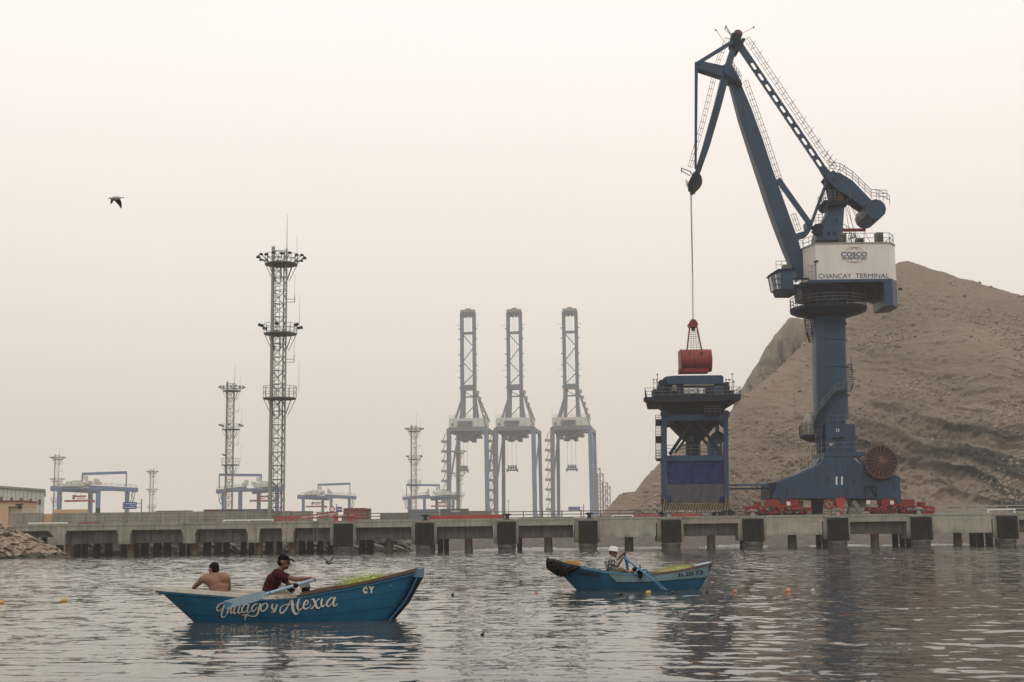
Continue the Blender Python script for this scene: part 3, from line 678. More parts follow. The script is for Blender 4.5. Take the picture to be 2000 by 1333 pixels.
def bollard(px, label, m, k=1.0, Y=YP + .55, z=3.56):
    x = X(px, Y, 1018); t = thing('bollard', label, 'bollard', (x, Y, z), 'mooring bollards on the pier edge')
    mb = MB(); mb.lathe((x, Y, z), [(.34*k, 0), (.34*k, .06), (.2*k, .09), (.17*k, .36*k), (.3*k, .44*k), (.31*k, .55*k), (.2*k, .6*k)], 12); mb.build('post', M[m], t)
    MB().beam((x - .42*k, Y, z + .46*k), (x + .42*k, Y, z + .46*k), .12*k, .12*k).build('horn', M[m], t)
    MB().zprism([(x-.42,Y-.3),(x+.42,Y-.3),(x+.42,Y+.3),(x-.42,Y+.3)], z-.0, z+.035).build('base_plate', M['steel_dark'], t)
for px, lb, m in ((657, 'red bollard at the left edge of the first black fender', 'red_bright'), (686, 'red bollard at the right edge of the first black fender', 'red_bright'),
                  (671, 'grey bollard above the middle of the first black fender', 'galv_dark'), (831, 'dark bollard above the second black fender', 'steel_dark'), (991, 'dark bollard above the third black fender', 'steel_dark'),
                  (1151, 'dark bollard above the fourth black fender', 'steel_dark'), (1306, 'pale bollard at the left foot of the hopper', 'galv'), (1470, 'pale bollard in front of the left red wheel bogies', 'galv'),
                  (1637, 'pale bollard under the red wedge in the middle of the harbour crane', 'galv'), (1795, 'pale bollard in front of the right red wheel bogies', 'galv')):
    bollard(px, lb, m, 1.35 if 'pale' in lb else 1.15)
# life ring sign, dark board
Y = YP + 3
t = thing('round_sign', 'round white speed sign with a red ring beside the small blue sign', 'road sign', (X(649, Y), Y, DZ))
c = P(649, 995, Y)
MB().tube((c.x, Y, DZ), (c.x, Y, c.z - .2), .03).build('post', M['galv'], t)
mb = MB(); n = 24; R = [[(c.x + r*math.cos(2*math.pi*i/n), y, c.z + r*math.sin(2*math.pi*i/n)) for i in range(n)] for r, y in ((.33, Y-.02), (.33, Y-.05), (.24, Y-.06), (.24, Y-.02))]
mb.rings(R, cap=False); mb.build('red_ring', M['red_bright'], t)
MB().lathe((c.x, Y, c.z), [(.25, -.03), (.25, 0)], 20, 'Y').build('sign_face', M['white_letter'], t)
t = thing('notice_board', 'small dark notice board on a post above the block wall at the left', 'board', (X(191, Y), Y, DZ))
a, b = P(187, 993, Y), P(195, 1008, Y)
MB().bb(a.x, b.x, Y-.05, Y+.05, b.z, a.z).build('board', M['win_dark'], t); MB().bb(X(191,Y)-.04, X(191,Y)+.04, Y+.06, Y+.12, DZ, a.z-.1).build('post', M['galv_dark'], t)
MB().bb(a.x+.06, b.x-.06, Y-.07, Y-.051, b.z+.1, b.z+.25).build('label_strip', M['conc_light'], t)
def blue_sign(label, px0, py0, px1, py1, Y, post_px, left_arm=None, rows=2, zg=2.3):
    a, b = P(px0, py0, Y), P(px1, py1, Y); pc = P(post_px, py1, Y).x
    t = thing('direction_sign', label, 'road sign', (pc, Y, zg), 'blue direction signs behind the pier')
    MB().bb(pc-.07, pc+.07, Y-.07, Y+.07, zg, a.z+.35).build('post', M['galv'], t)
    h = (a.z - b.z) / rows
    for k in range(rows):
        z0 = b.z + k*h
        p = MB().bb(a.x, b.x, Y-.05, Y, z0+.02*h, z0+.94*h).build('sign_panel', M['sign_blue'], t)
        mb = MB(); w = b.x - a.x; mb.bb(a.x+.06*w, a.x+.12*w, Y-.062, Y-.051, z0+.3*h, z0+.65*h)
        x = a.x+.2*w
        while x < b.x-.12*w:
            ww = random.uniform(.05, .09)*w; mb.bb(x, x+ww, Y-.062, Y-.051, z0+.35*h, z0+.62*h); x += ww+.025*w
        mb.build('print', M['white_letter'], p, kind='stuff')
        MB().beam((min(b.x, pc), Y+.03, z0+.5*h), (max(b.x, pc), Y+.03, z0+.5*h), .07, .07).build('arm', M['galv'], t)
blue_sign('blue two-line direction sign with arms to a post, right of the left yard crane', 240, 981, 267, 994.5, 186, 276)
blue_sign('blue direction sign seen between the legs of the right quay crane', 1110, 990, 1133, 999, 230, 1140)
blue_sign('small blue sign with white lines left of the red container', 656, 990, 668, 1000, 186, 657, rows=1)

# walls on the land side ----------------------------------------------
def block_wall(label, px0, px1, pytop, Y, m, seg=36, zb=2.2, cat='wall', group='concrete block walls behind the pier', jig=0):
    x0, x1 = X(px0, Y, pytop), X(px1, Y, pytop); n = max(1, int(round((px1-px0)/seg))); s = (x1-x0)/n
    t = thing('block_wall', label, cat, ((x0+x1)/2, Y, zb), group)
    for i in range(n):
        px = px0 + (px1-px0)*(i+.5)/n
        zt = P((px0+px1)/2, pytop, Y).z + random.uniform(-jig, jig)
        zm = zb + (zt - zb)*.5
        mb = MB(); mb.bb(x0+i*s+.02, x0+(i+1)*s-.02, Y, Y+.5, zm+.01, zt); mb.build('block', M[m], t)
        mb = MB(); mb.bb(x0+i*s+.02, x0+(i+1)*s-.02, Y-.015, Y+.5, zb, zm-.01); mb.build('block', M[m], t)
block_wall('grey block wall with two bays below the pale shed at the far left', 18, 83, 1002.5, 176, 'wall_conc', 33)
block_wall('short pinkish wall panel between two grey block walls at the left', 84, 102, 1004, 176.6, 'peach', 20)
block_wall('long grey concrete block wall behind the left half of the pier', 102, 398, 1001, 176, 'wall_conc', 35, jig=.02)
block_wall('grey block wall passing behind the foot of the tall light mast', 399, 611, 999.5, 177.5, 'wall_conc', 40, jig=.03)
block_wall('short grey block wall just left of the first black fender', 618, 660, 1001, 177, 'wall_conc', 34)
block_wall('low dark grey wall left of the quay cranes', 742, 800, 1002, 182, 'conc_dark', 40)
block_wall('low peach-topped wall in front of the left yard crane', 102, 171, 995.5, 184, 'peach', 70)
def container(label, px0, px1, py0, py1, Y, m, zb=2.3, corr=True, grp='shipping containers stacked beyond the pier'):
    a, b = P(px0, py0, Y), P(px1, py1, Y)
    t = thing('shipping_container', label, 'container', ((a.x+b.x)/2, Y, zb), grp)
    w = b.x-a.x; mb = MB(); n = max(6, int(w/.6))
    pts = []
    for i in range(n): 
        q = a.x + w*i/n; pts += [(q, Y), (q + w/n*.5, Y), (q + w/n*.5, Y+.08), (q + w/n, Y+.08)]
    pts += [(b.x, Y+2.4), (a.x, Y+2.4)]
    mb.zprism(pts, zb+.12, a.z-.1); mb.build('corrugated_side', M[m], t)
    fr = MB(); fr.bb(a.x-.04, b.x+.04, Y-.05, Y+2.45, a.z-.1, a.z); fr.build('roof_frame', M[m], t)
    for q in (a.x, b.x): MB().bb(q-.09, q+.09, Y-.07, Y+.1, zb, a.z).build('corner_post', M[m], t)
container('red corrugated container standing right of the round red ring sign', 672, 713, 993, 1005, 196, 'cont_red')
container('narrow dull red container at the right of the long red one', 714, 722, 993.5, 1005, 198, 'cont_brown')
container('brown container behind the wall left of the second light mast', 399, 462, 995.5, 1000, 230, 'cont_brown')
container('grey green container behind the wall between the two nearest masts', 466, 530, 995, 1000, 230, 'sts_grey')
container('dull brown container top showing behind the long block wall', 305, 370, 998, 1003, 240, 'wall_conc')
container('dark container row with white print behind the left quay crane feet', 860, 915, 994.5, 1003, 420, 'cont_dark')
container('dark blue container low at the foot of the nearer yard crane', 798, 858, 995.5, 1003, 400, 'sts_grey')
container('brown container at the foot of the middle quay crane', 915, 960, 998.5, 1004, 430, 'cont_brown')
mb = MB(); q0, q1 = P(881, 998, 419.9), P(899, 1001, 419.9)
text_px(mb, 'COSCO', 881, 997.5, 899, 1000.5, lambda a, b: P(a, b, 419.8), .03)
_c = [o for o in bpy.data.objects if o.get('label', '').startswith('dark container row')][0]
mb.build('printed_name', M['white_letter'], _c)
# shed and gatehouse
def shed():
    Y = 230
    zb = 2.3; a = P(-90, 946.5, Y); b = P(86.5, 960, Y)
    t = thing('shed', 'large pale clad shed with a row of small dark windows at the far left', 'building', ((a.x+b.x)/2, Y, zb))
    n = 22; w = (b.x-a.x)/n
    for i in range(n):
        zt = a.z + (b.z-a.z)*(i+.5)/n
        MB().bb(a.x+i*w+.03, a.x+(i+1)*w-.03, Y, Y+.3, zb, zt - .02).build('cladding_panel', M['shed'], t)
    mb = MB(); mb.add([(a.x, Y-.3, a.z), (b.x+.3, Y-.3, b.z), (b.x*1.113+.3, Y+26, b.z), (a.x*1.113, Y+26, a.z), (a.x, Y-.3, a.z+.35), (b.x+.3, Y-.3, b.z+.35), (b.x*1.113+.3, Y+26, b.z+.35), (a.x*1.113, Y+26, a.z+.35)],
        [(0,3,2,1),(4,5,6,7),(0,1,5,4),(1,2,6,5),(2,3,7,6),(3,0,4,7)]); mb.build('roof', M['galv'], t)
    MB().zprism([(b.x-.05,Y+.31),(b.x-.2,Y+.31),(b.x*1.113-.2,Y+25.8),(b.x*1.113-.05,Y+25.8)], zb, b.z-.02).build('side_wall', M['shed'], t)
    for k, px in enumerate((3, 22.5, 41.5, 60, 77.5)):
        c = P(px, 980 - (3 - k)*(-.0) - (4-k)*1.4 + 1, Y); f = MB().bb(c.x-.22, c.x+.22, Y-.06, Y+.05, c.z-.42, c.z+.42).build('window', M['galv_dark'], t)
        MB().bb(c.x-.17, c.x+.17, Y-.08, Y-.061, c.z-.37, c.z+.37).build('pane', M['win_dark'], f)
    Y = 190; a = P(-60, 979, Y); b = P(42, 979, Y)
    t = thing('gatehouse', 'peach painted low building with a flat roof in front of the pale shed', 'building', ((a.x+b.x)/2, Y, 2.3))
    m_ = P(17, 979, Y).x
    MB().bb(a.x, m_, Y, Y+6, 2.3, a.z-.12).build('wall', M['peach'], t); MB().bb(m_+.01, b.x, Y+.5, Y+6, 2.3, P(30, 990, Y).z).build('annex_wall', M['beige'], t)
    MB().bb(m_+.01, b.x+.05, Y-.0, Y+6.1, P(30, 990, Y).z+.01, a.z-.12).build('upper_wall', M['peach'], t)
    MB().bb(a.x, b.x+.25, Y-.25, Y+6.2, a.z-.12, a.z).build('roof_slab', M['red'], t)
    c = P(38, 990, Y-.4); mb = MB(); mb.ball(c, (.35, .25, .25)); mb.beam((c.x-.5, Y-.4, c.z+.25), (c.x+.5, Y-.4, c.z+.35), .2, .1); mb.tube(c, (c.x, Y, c.z-.3), .06); mb.build('floodlight', M['steel_dark'], t)
    c = P(26, 988, Y+.45); MB().bb(c.x-.15, c.x+.15, Y+.4, Y+.49, c.z-.2, c.z+.2).build('vent', M['win_dark'], t)
shed()
# road cone / barriers seen through the rail
for px, m, lb in ((1019, 'red_bright', 'small red and white traffic barrier seen through the guardrail between quay cranes'), (1028, 'white_letter', 'small white barrier beside the red one seen through the guardrail')):
    a = P(px, 1002, 188); t = thing('traffic_barrier', lb, 'barrier', (a.x, 188, 2.3), 'small traffic barriers')
    MB().bb(a.x-.35, a.x+.35, 188, 188.3, 2.6, 4.3).build('panel', M[m], t); MB().bb(a.x-.45, a.x+.45, 187.9, 188.5, 2.3, 2.6).build('base', M['conc'], t)
    MB().bb(a.x-.351, a.x+.351, 187.97, 187.999, 3.3, 3.6).build('stripe', M['white_letter'], t)
a = P(993, 1000, 240); t = thing('lamp_post', 'thin grey lamp post between the left and middle quay cranes', 'lamp post', (a.x, 240, 2.3))
MB().tube((a.x, 240, 2.3), (a.x, 240, P(993, 979, 240).z), .07, .04).build('pole', M['galv'], t); MB().ball(P(993, 978, 240), (.12, .12, .1)).build('lamp_head', M['galv_dark'], t)
# ================================================================== HARBOUR CRANE
YC = 159.0      # plane of the crane axis
YF = 154.95 + 1.2
def Q(px, py, Y=YC): return P(px, py, Y)
base = Q(1624, 1005); base.z = DZ - .03
cr = thing('harbour_crane', 'tall blue level-luffing harbour crane with white machinery house standing on the pier', 'crane', base)
S = YC / F   # metres per photo pixel
# ---- portal
fy, by = YC - 3.2, YC + 3.4
mb = MB(); pts = [(1508,974),(1519,942),(1560,926),(1580,918),(1598,909),(1607,900),(1610,890),(1665,890),(1668,900),(1682,908),(1700,915),(1757,931),(1760,974)]
portal = mb.pprism(pts, fy, fy + 1.3).build('portal_girder', M['blue'], cr)
mb = MB(); mb.pprism(pts, by - 1.3, by, fy).build('portal_girder', M['blue'], cr)
mb = MB(); mb.pprism([(1505,974),(1505,943),(1519,943),(1519,974)], fy + .3, by - .3, fy); mb.build('end_box', M['blue_dark'], cr)
mb = MB(); mb.pprism([(1560,965),(1560,925),(1598,908),(1608,892),(1668,892),(1700,916),(1740,930),(1740,965)], fy + 1.3, by - 1.3, fy); mb.build('portal_cross_beam', M['blue'], cr)
# edge plates and seams on the portal face
mb = MB()
for a, b, c, d in ((1520,973,1756,973),(1521,946,1521,972),(1595,912,1595,972),(1656,905,1656,972),(1690,913,1690,972)):
    mb.beam(P(a,b,fy-.02), P(c,d,fy-.02), .05 if a != 1520 else .08, .06)
mb.build('stiffener', M['blue'], portal, kind='stuff')
mb = MB(); text_px(mb, '11', 1632.5, 931, 1646, 947.5, lambda a, b: P(a, b, fy - .03), .02); mb.build('painted_number', M['white_letter'], portal)
for px, py in ((1536, 958), (1615, 939), (1666, 941), (1745, 952)):
    c = P(px, py, fy - .08); mb = MB(); mb.path([c + Vector((0,0,.5)), c + Vector((.12,0,.1)), c + Vector((0,0,-.4))], .04, 4); mb.build('hose', M['steel_dark'], portal)
# ---- bogies
def bogie(px, sgn, Y, full=True):
    b = thing_part('wheel_bogie', px, Y)
    def pz(pts, y0, y1, nm, m, par=b): return MB().pprism([(px + sgn*x, y) for x, y in pts], y0, y1, Y).build(nm, m, par)
    pz([(-32,976),(-7,976),(-3,985),(3,985),(7,976),(32,976),(32,986),(20,990),(14,994),(-14,994),(-20,990),(-32,986)], Y-.5, Y+.5, 'main_equaliser', M['red'])
    pz([(-5,974),(5,974),(4,984),(-4,984)], Y-.56, Y+.56, 'pivot_lug', M['blue'])
    for c in (-27, 24):
        pz([(c-20,999),(c-6,987),(c+6,987),(c+20,999),(c+20,1003),(c-20,1003)], Y-.42, Y+.42, 'equaliser_beam', M['red'])
        for d in (-16, -5, 6, 17):
            q = P(px + sgn*(c+d), 1004, Y); q.z = DZ + .33
            MB().lathe(q, [(.30, -.12), (.33, -.1), (.33, .1), (.30, .12)], 14, 'Y').build('wheel', M['steel_dark'], b)
            h = P(px + sgn*(c+d), 1000, Y); MB().prism([(h.x-.3, DZ+.25), (h.x+.3, DZ+.25), (h.x+.22, DZ+.72), (h.x-.22, DZ+.72)], Y-.22, Y-.14).build('wheel_guard', M['red'], b)
        q = P(px + sgn*(c+2), 996, Y-.55); mb = MB(); mb.tube(q + Vector((-.35,0,0)), q + Vector((.3,0,.05)), .17, n=10); mb.build('drive_motor', M['galv_dark'] if c < 0 else M['red'], b)
        q = P(px + sgn*(c-8), 992, Y-.5); mb = MB(); mb.tube(q + Vector((-.2,0,.2)), q + Vector((.4,0,-.35)), .09, n=6); mb.build('brace_rod', M['red'], b)
    pz([(-72,990),(-52,988),(-46,992),(-46,996),(-72,996)], Y-.4, Y+.4, 'buffer_frame', M['red'])
    pz([(-72,997),(-60,998),(-40,1000),(-40,1004),(-72,1004)], Y-.35, Y+.35, 'rail_sweep', M['red'])
    q = P(px - sgn*60, 996, Y-.3); MB().lathe(q, [(.1, -.3), (.12, .1)], 8, 'Y').build('buffer', M['galv'], b)
    q = P(px - sgn*66, 991, Y)
    pz([(-54,975+6),(-44,981),(-44,990),(-54,990)], Y-.25, Y+.25, 'rail_clamp', M['red'])
    pz([(44,992),(58,991),(58,999),(44,1000)], Y-.3, Y+.3, 'gearbox', M['red'])
def fittings(px, sgn, Y, seed):
    g = random.Random(seed); mb = {'red': MB(), 'steel_dark': MB(), 'galv_dark': MB()}
    for k in range(60):
        u = g.uniform(-60, 50); top = 986 if abs(u) < 32 else 991; py = g.uniform(top+3, 1003); q = P(px+sgn*u, py, Y-.5-g.uniform(0, .25)); w_, h_ = g.uniform(.08, .38), g.uniform(.06, .26)
        m_ = mb[g.choice(('red', 'red', 'steel_dark', 'steel_dark', 'galv_dark'))]
        if g.random() < .6: m_.box(q, (w_, .15, h_))
        else: m_.tube(q, q+Vector((g.uniform(-.5,.5), -.02, g.uniform(-.3,.3))), .05, n=5)
    for k, b_ in mb.items(): b_.build('bogie_fittings', M[k], cr, kind='stuff')
def thing_part(nm, px, Y):
    o = bpy.data.objects.new(nm, None); COL.objects.link(o); o.parent = cr
    w_ = P(px, 1004, Y); w_.z = DZ; o.location = w_ - Vector(cr['_o']); o['_o'] = tuple(w_); return o
bogie(1527, 1, fy + .5); bogie(1752, -1, fy + .5); fittings(1527, 1, fy+.5, 1); fittings(1752, -1, fy+.5, 2)
bogie(1529, 1, by - .6); bogie(1747, -1, by - .6)
for px, py in ((1540, 984), (1696, 981), (1742, 982)):
    a = P(px-3.5, py-3.5, fy-.3); b = P(px+3.5, py+3.5, fy-.3); MB().bb(a.x, b.x, fy-.33, fy-.28, b.z, a.z).build('notice_plate', M['white_letter'], cr)
MB().pprism([(1631.5,973),(1650.5,973),(1647,1000),(1644,1008),(1639,1008),(1636.5,1000)], fy-.3, fy+.5).build('anchor_wedge', M['red_bright'], cr)
mb = MB(); mb.pprism([(1569,978),(1584,978),(1584,991),(1569,991)], fy+.6, fy+2.2); mb.build('electric_cabinet', M['beige'], cr)
mb = MB(); mb.pprism([(1586,975),(1610,975),(1606,1004),(1594,1004)], fy+1.2, fy+3.0); mb.build('centre_leg', M['blue_dark'], cr)
mb = MB(); mb.pprism([(1660,975),(1692,975),(1690,990),(1662,990)], fy+1.6, fy+3.0); mb.build('drive_box', M['conc_dark'], cr)
c = P(1620, 985, fy); mb = MB()
for i in range(20):
    a0, a1 = 2*math.pi*i/20, 2*math.pi*(i+1)/20; mb.tube((c.x+.5*math.cos(a0), fy, c.z+.5*math.sin(a0)), (c.x+.5*math.cos(a1), fy, c.z+.5*math.sin(a1)), .1, n=5)
for i in range(5): mb.tube((c.x, fy, c.z), (c.x+.5*math.cos(i*1.257), fy, c.z+.5*math.sin(i*1.257)), .05, n=4)
mb.build('guide_sheave', M['red'], cr)
MB().beam(P(1666, 980, fy), P(1683, 1003, fy), .5, .4).build('chute', M['galv_dark'], cr)
MB().beam(P(1660, 975, fy), P(1655, 1004, fy), .15, .15).build('stay_bar', M['steel_dark'], cr)
mb = MB()
for a, b in (((1690,952),(1690,974)),((1712,952),(1712,974)),((1690,974),(1701,952)),((1712,974),(1701,952)),((1688,952),(1714,952)),((1695,949),(1707,949))): mb.beam(P(*a, fy-.12), P(*b, fy-.12), .09, .09)
mb.build('hose_bracket', M['blue_dark'], cr)
# connecting tow bars to hopper
for py in (948, 955.5): MB().beam(P(1424, py, fy+.6), P(1506, py-1, fy+.6), .18, .22).build('tow_bar', M['blue_dark'] if py > 950 else M['blue'], cr)
# ---- column
def oct_ring(c, rx, ry, z, ch=.35):
    p = [(-1+ch,-1),(1-ch,-1),(1,-1+ch),(1,1-ch),(1-ch,1),(-1+ch,1),(-1,1-ch),(-1,-1+ch)]
    return [(c[0]+a*rx, c[1]+b*ry, z) for a, b in p]
def rnd_ring(c, r, z, n=28, pw=4.0):
    o = []
    for i in range(n):
        t = 2*math.pi*i/n; ct, st = math.cos(t), math.sin(t); k = (abs(ct)**pw + abs(st)**pw) ** (-1/pw)
        o.append((c[0]+r*k*ct, c[1]+r*k*st, z))
    return o
R = []
for py, a, b in ((893,1598,1663),(824,1592,1655.5),(760,1590,1652),(690,1588.5,1649.5),(612,1587,1648.5)):
    p, q = Q(a, py), Q(b, py); R.append(rnd_ring(((p.x+q.x)/2, YC), (q.x-p.x)/2, (p.z+q.z)/2))
mb = MB(); mb.rings(R[::-1][::-1]); column = mb.build('column', M['blue'], cr, smooth=False)
for f_ in column.data.polygons: f_.use_smooth = len(f_.vertices) == 4
for py in (668, 720, 775):
    xa_, xb_ = float(np.interp(py, [612, 893], [1587, 1598])), float(np.interp(py, [612, 893], [1648.5, 1663])); p, q = Q(xa_, py), Q(xb_, py)
    c_ = ((p.x+q.x)/2, YC); r_ = (q.x-p.x)/2; MB().rings([rnd_ring(c_, r_+.015, p.z-.03), rnd_ring(c_, r_+.02, p.z+.03)]).build('weld_seam', M['blue'], column)
# vertical pipe and lugs on right edge
mb = MB(); mb.path([Q(1649.5, 615, YC-.9), Q(1651.5, 700, YC-.9), Q(1655, 800, YC-.9)], .07, 5); mb.build('cable_pipe', M['blue_dark'], column)
for px, py in ((1650.5, 645),(1651, 632),(1660,845)): MB().ball(Q(px, py, YC-.8), .18).build('lamp', M['steel_dark'], column)
# lower house around column foot
cc = (Q(1632, 860).x, YC-.4)
a, b = Q(1603, 838), Q(1661, 889)
mb = MB(); mb.bb(a.x, b.x, YC-2.7, YC+2.2, b.z, a.z+.3); low = mb.build('foot_house', M['blue'], cr)
for (x0,y0,x1,y1,m) in ((1633,838,1639,844,'white_letter'),(1619.5,866,1625,871,'beige'),(1624,866,1628,868,'beige'),(1634,858,1636,868,'steel_dark')):
    p, q = P(x0,y0,YC-2.72), P(x1,y1,YC-2.72); MB().bb(p.x, q.x, YC-2.76, YC-2.705, q.z, p.z).build('plate', M[m], low)
p, q = P(1626, 855.5, YC-2.72), P(1647, 857, YC-2.72); MB().bb(p.x, q.x, YC-3.1, YC-2.705, q.z, p.z+.05).build('canopy', M['blue_dark'], low)
p, q = P(1633.5, 838, YC-2.77), P(1638.5, 844, YC-2.77); mb = MB(); mb.bb(p.x, q.x, YC-2.79, YC-2.765, (p.z+q.z)/2-.03, (p.z+q.z)/2+.03); mb.bb((p.x+q.x)/2-.03,(p.x+q.x)/2+.03,YC-2.8,YC-2.766,q.z,p.z); mb.build('window_bar', M['blue_dark'], low)
a, b = P(1651, 820, YC-2.2), P(1658, 838, YC-2.2); MB().tube((a.x+.2, YC-2.2, b.z), (a.x+.2, YC-2.2, a.z), .26, n=10).build('tank', M['galv'], low)
p = Q(1664, 855); MB().ball((p.x, YC-1, p.z), (.3, .5, .5)).build('hatch', M['blue'], low)
def platform(name, pts, z, th, m='blue_dark', rails=True, rh=1.1):
    t = MB().zprism(pts, z-th, z).build(name, M[m], cr)
    if rails:
        q = [(a, b, z) for a, b in pts]; q.append(q[0]); MB().rail(q, rh, 1.3, .036, 1).build('handrail', M['rail'], t)
    return t
z = Q(1635, 887).z
platform('foot_platform', [(Q(1597,887).x, YC-3.3), (Q(1675,887).x, YC-3.3), (Q(1675,887).x, YC+2.8), (Q(1597,887).x, YC+2.8)], z, .45, 'blue')
zz = Q(1635, 838).z + .3; MB().rail([(Q(1608,838).x, YC-2.6, zz), (Q(1660,838).x, YC-2.6, zz)], 1.0, 1.1, .025, 1).build('roof_handrail', M['rail'], cr)
# left curved platform
z = Q(1575, 851).z; cx = Q(1592, 851).x
pts = [(cx + .6, YC-2.0)] + [(cx - 1.75*math.cos(t), YC - 1.9*math.sin(t)) for t in np.linspace(1.35, -1.35, 10)] + [(cx + .6, YC+2.0)]
pts = [(a, b) for a, b in pts]
t = platform('side_platform', pts, z, .3); mb = MB(); mb.rings([[(cx+(a-cx)*.45, YC+(b-YC)*.45, z-.75) for a, b in pts], [(a, b, z-.3) for a, b in pts]]); mb.build('bracket_cone', M['blue_dark'], t)
mb = MB(); p = Q(1583, 838); mb.lathe((p.x, YC+.4, z), [(.75, 0), (.75, 1.6), (.5, 2.3), (.2, 2.5)], 12); mb.build('tank', M['galv'], t)
# ladder between foot platform and side platform
def ladder(name, a, b, w=.5, par=cr, r=.036, step=.33, m='rail', side=(1, 0, 0)):
    a, b = Vector(a), Vector(b); s_ = Vector(side)*w/2; mb = MB()
    mb.tube(a-s_, b-s_, r, n=4); mb.tube(a+s_, b+s_, r, n=4); n = max(2, int((b-a).length/step))
    for i in range(n+1): c = a.lerp(b, i/n); mb.tube(c-s_, c+s_, r*.8, n=4)
    return mb.build(name, M[m], par)
ladder('ladder', Q(1600, 886, YC-3), Q(1598, 843, YC-3), .6)
# stairs wrapping the column: polyline of steps
def stair(pts, w=.75, par=cr, name='stair_flight', inner=None):
    mb = MB(); rl = MB()
    for a, b in zip(pts[:-1], pts[1:]):
        a, b = Vector(a), Vector(b); d = b-a; hd = Vector((d.x, d.y, 0))
        hd = hd.normalized() if hd.length > 1e-4 else Vector((1,0,0)); nrm = Vector((-hd.y, hd.x, 0))
        n = max(1, int(abs(d.z)/.24)+1)
        for i in range(n+1):
            c = a.lerp(b, i/max(n,1)); mb.beam(c-nrm*w/2, c+nrm*w/2, .26, .05, up=(0,0,1))
            if i % 3 == 0:
                for s_ in (-1, 1): rl.tube(c+nrm*s_*w/2, c+nrm*s_*w/2+Vector((0,0,1.0)), .025, n=4)
        for s_ in (-1, 1):
            mb.beam(a+nrm*s_*w/2, b+nrm*s_*w/2, .05, .28, up=(0,0,1))
            for h in (.5, 1.0): rl.tube(a+nrm*s_*w/2+Vector((0,0,h)), b+nrm*s_*w/2+Vector((0,0,h)), .025, n=4)
    t = mb.build(name, M['blue_dark'], par, kind='stuff'); rl.build('handrail', M['rail'], t, kind='stuff'); return t
yf = YC - 2.35
stair([Q(1592, 836, yf), Q(1596, 812, yf), Q(1611, 795, yf), Q(1633, 768, yf), Q(1638, 766, yf), Q(1651, 765, yf)])
stair([Q(1655, 765, yf), Q(1660, 752, YC-1), Q(1660, 735, YC+.5), Q(1655, 712, YC+1.8)])
stair([Q(1586, 668, YC+1.2), Q(1580, 650, YC+.8), Q(1577, 622, YC-.6)], .65)
ladder('ladder', Q(1576,660,YC-.5), Q(1574,618,YC-.5), .5)
# ---- slew platform disc
c = Q(1617.5, 606); rx = 75*S
R = []
for py, k in ((622, .47), (613, .9), (610, .985), (604, 1.0), (603, .99)):
    R.append([(c.x + rx*k*math.cos(2*math.pi*i/36), YC + rx*k*math.sin(2*math.pi*i/36), Q(1617, py).z) for i in range(36)])
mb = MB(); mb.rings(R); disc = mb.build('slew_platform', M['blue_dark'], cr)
zt = R[-1][0][2]
pts = [(c.x + rx*.98*math.cos(2*math.pi*i/30), YC + rx*.98*math.sin(2*math.pi*i/30), zt) for i in range(31)]
MB().rail(pts, 1.15, .9, .036, 2).build('handrail', M['rail'], disc)
# slew bearing and drum
mb = MB(); c2 = (Q(1619, 590).x, YC, 0)
mb.lathe(c2, [(31.5*S, zt), (31.5*S, Q(1619,597).z), (33*S, Q(1619,596).z), (33*S, Q(1619,592).z), (30*S, Q(1619,590).z), (30*S, Q(1619,582).z)], 32); mb.build('slew_bearing', M['blue_dark'], cr)
for a in (1.1, 1.9, 4.2, 4.9, 5.6): MB().tube((c2[0]+34*S*math.cos(a), YC+34*S*math.sin(a), zt), (c2[0]+34*S*math.cos(a), YC+34*S*math.sin(a), zt+.8), .22, n=10).build('slew_motor', M['blue_dark'], cr)
ladder('slew_ladder', P(1560, 602, YC-2.3), P(1558.5, 560, YC-2.3), .65, step=.28)
# ---- machinery house. plan polygon with chamfered ends
def hx(px, py=540, Y=None): return P(px, py, Y if Y else YC-3).x
hy0, hy1 = YC-3.6, YC+3.6
xL, xLc, xRc, xR = hx(1577.5), P(1595, 540, hy0).x, P(1741.5, 540, hy0).x, hx(1754.5)
plan = [(xLc, hy0), (xRc, hy0), (xR, hy0+1.5), (xR, hy1-1.5), (xRc, hy1), (xLc, hy1), (xL, hy1-2.5), (xL, hy0+2.6)]
zh0, zh1 = P(1668, 545.5, hy0).z, P(1668, 476, hy0).z
mb = MB(); mb.zprism(plan, zh0, zh1); house = mb.build('machinery_house', M['white'], cr)
mb = MB(); mb.zprism([(a + (.08 if a > c.x else -.08), b + (.08 if b > YC else -.08)) for a, b in plan], zh1 - .02, zh1 + .12); mb.build('roof_edge', M['conc_light'], house)
for px in (1605.5,1622,1641,1659.5,1677.5,1695.5,1714,1732):
    x = P(px, 500, hy0).x; 
    for z0, z1 in (((zh0+.05), zh1-.05),):
        MB().bb(x-.03, x+.03, hy0-.025, hy0-.002, z0 + (1.0 if 1598 < px < 1738 else 0), z1).build('panel_seam', M['seam'], house)
mb = MB(); text_px(mb, 'CHANCAY', 1598.7, 534.8, 1663, 544, lambda a, b: P(a, b, hy0-.03), 0.0, th=.02); mb.build('lettering', M['letter'], house)
mb = MB(); text_px(mb, 'TERMINAL', 1671, 534.4, 1736.5, 543.2, lambda a, b: P(a, b, hy0-.03), 0.0, th=.02); mb.build('lettering', M['letter'], house)
mb = MB(); text_px(mb, 'COSCO', 1643, 492.3, 1693.5, 501.3, lambda a, b: P(a, b, hy0-.05), .012, th=.03); mb.build('lettering', M['letter'], house)
mb = MB(); text_px(mb, 'SHIPPING', 1645.5, 502.2, 1692.5, 507, lambda a, b: P(a, b, hy0-.05), 0.0, th=.03); mb.build('lettering', M['letter'], house)
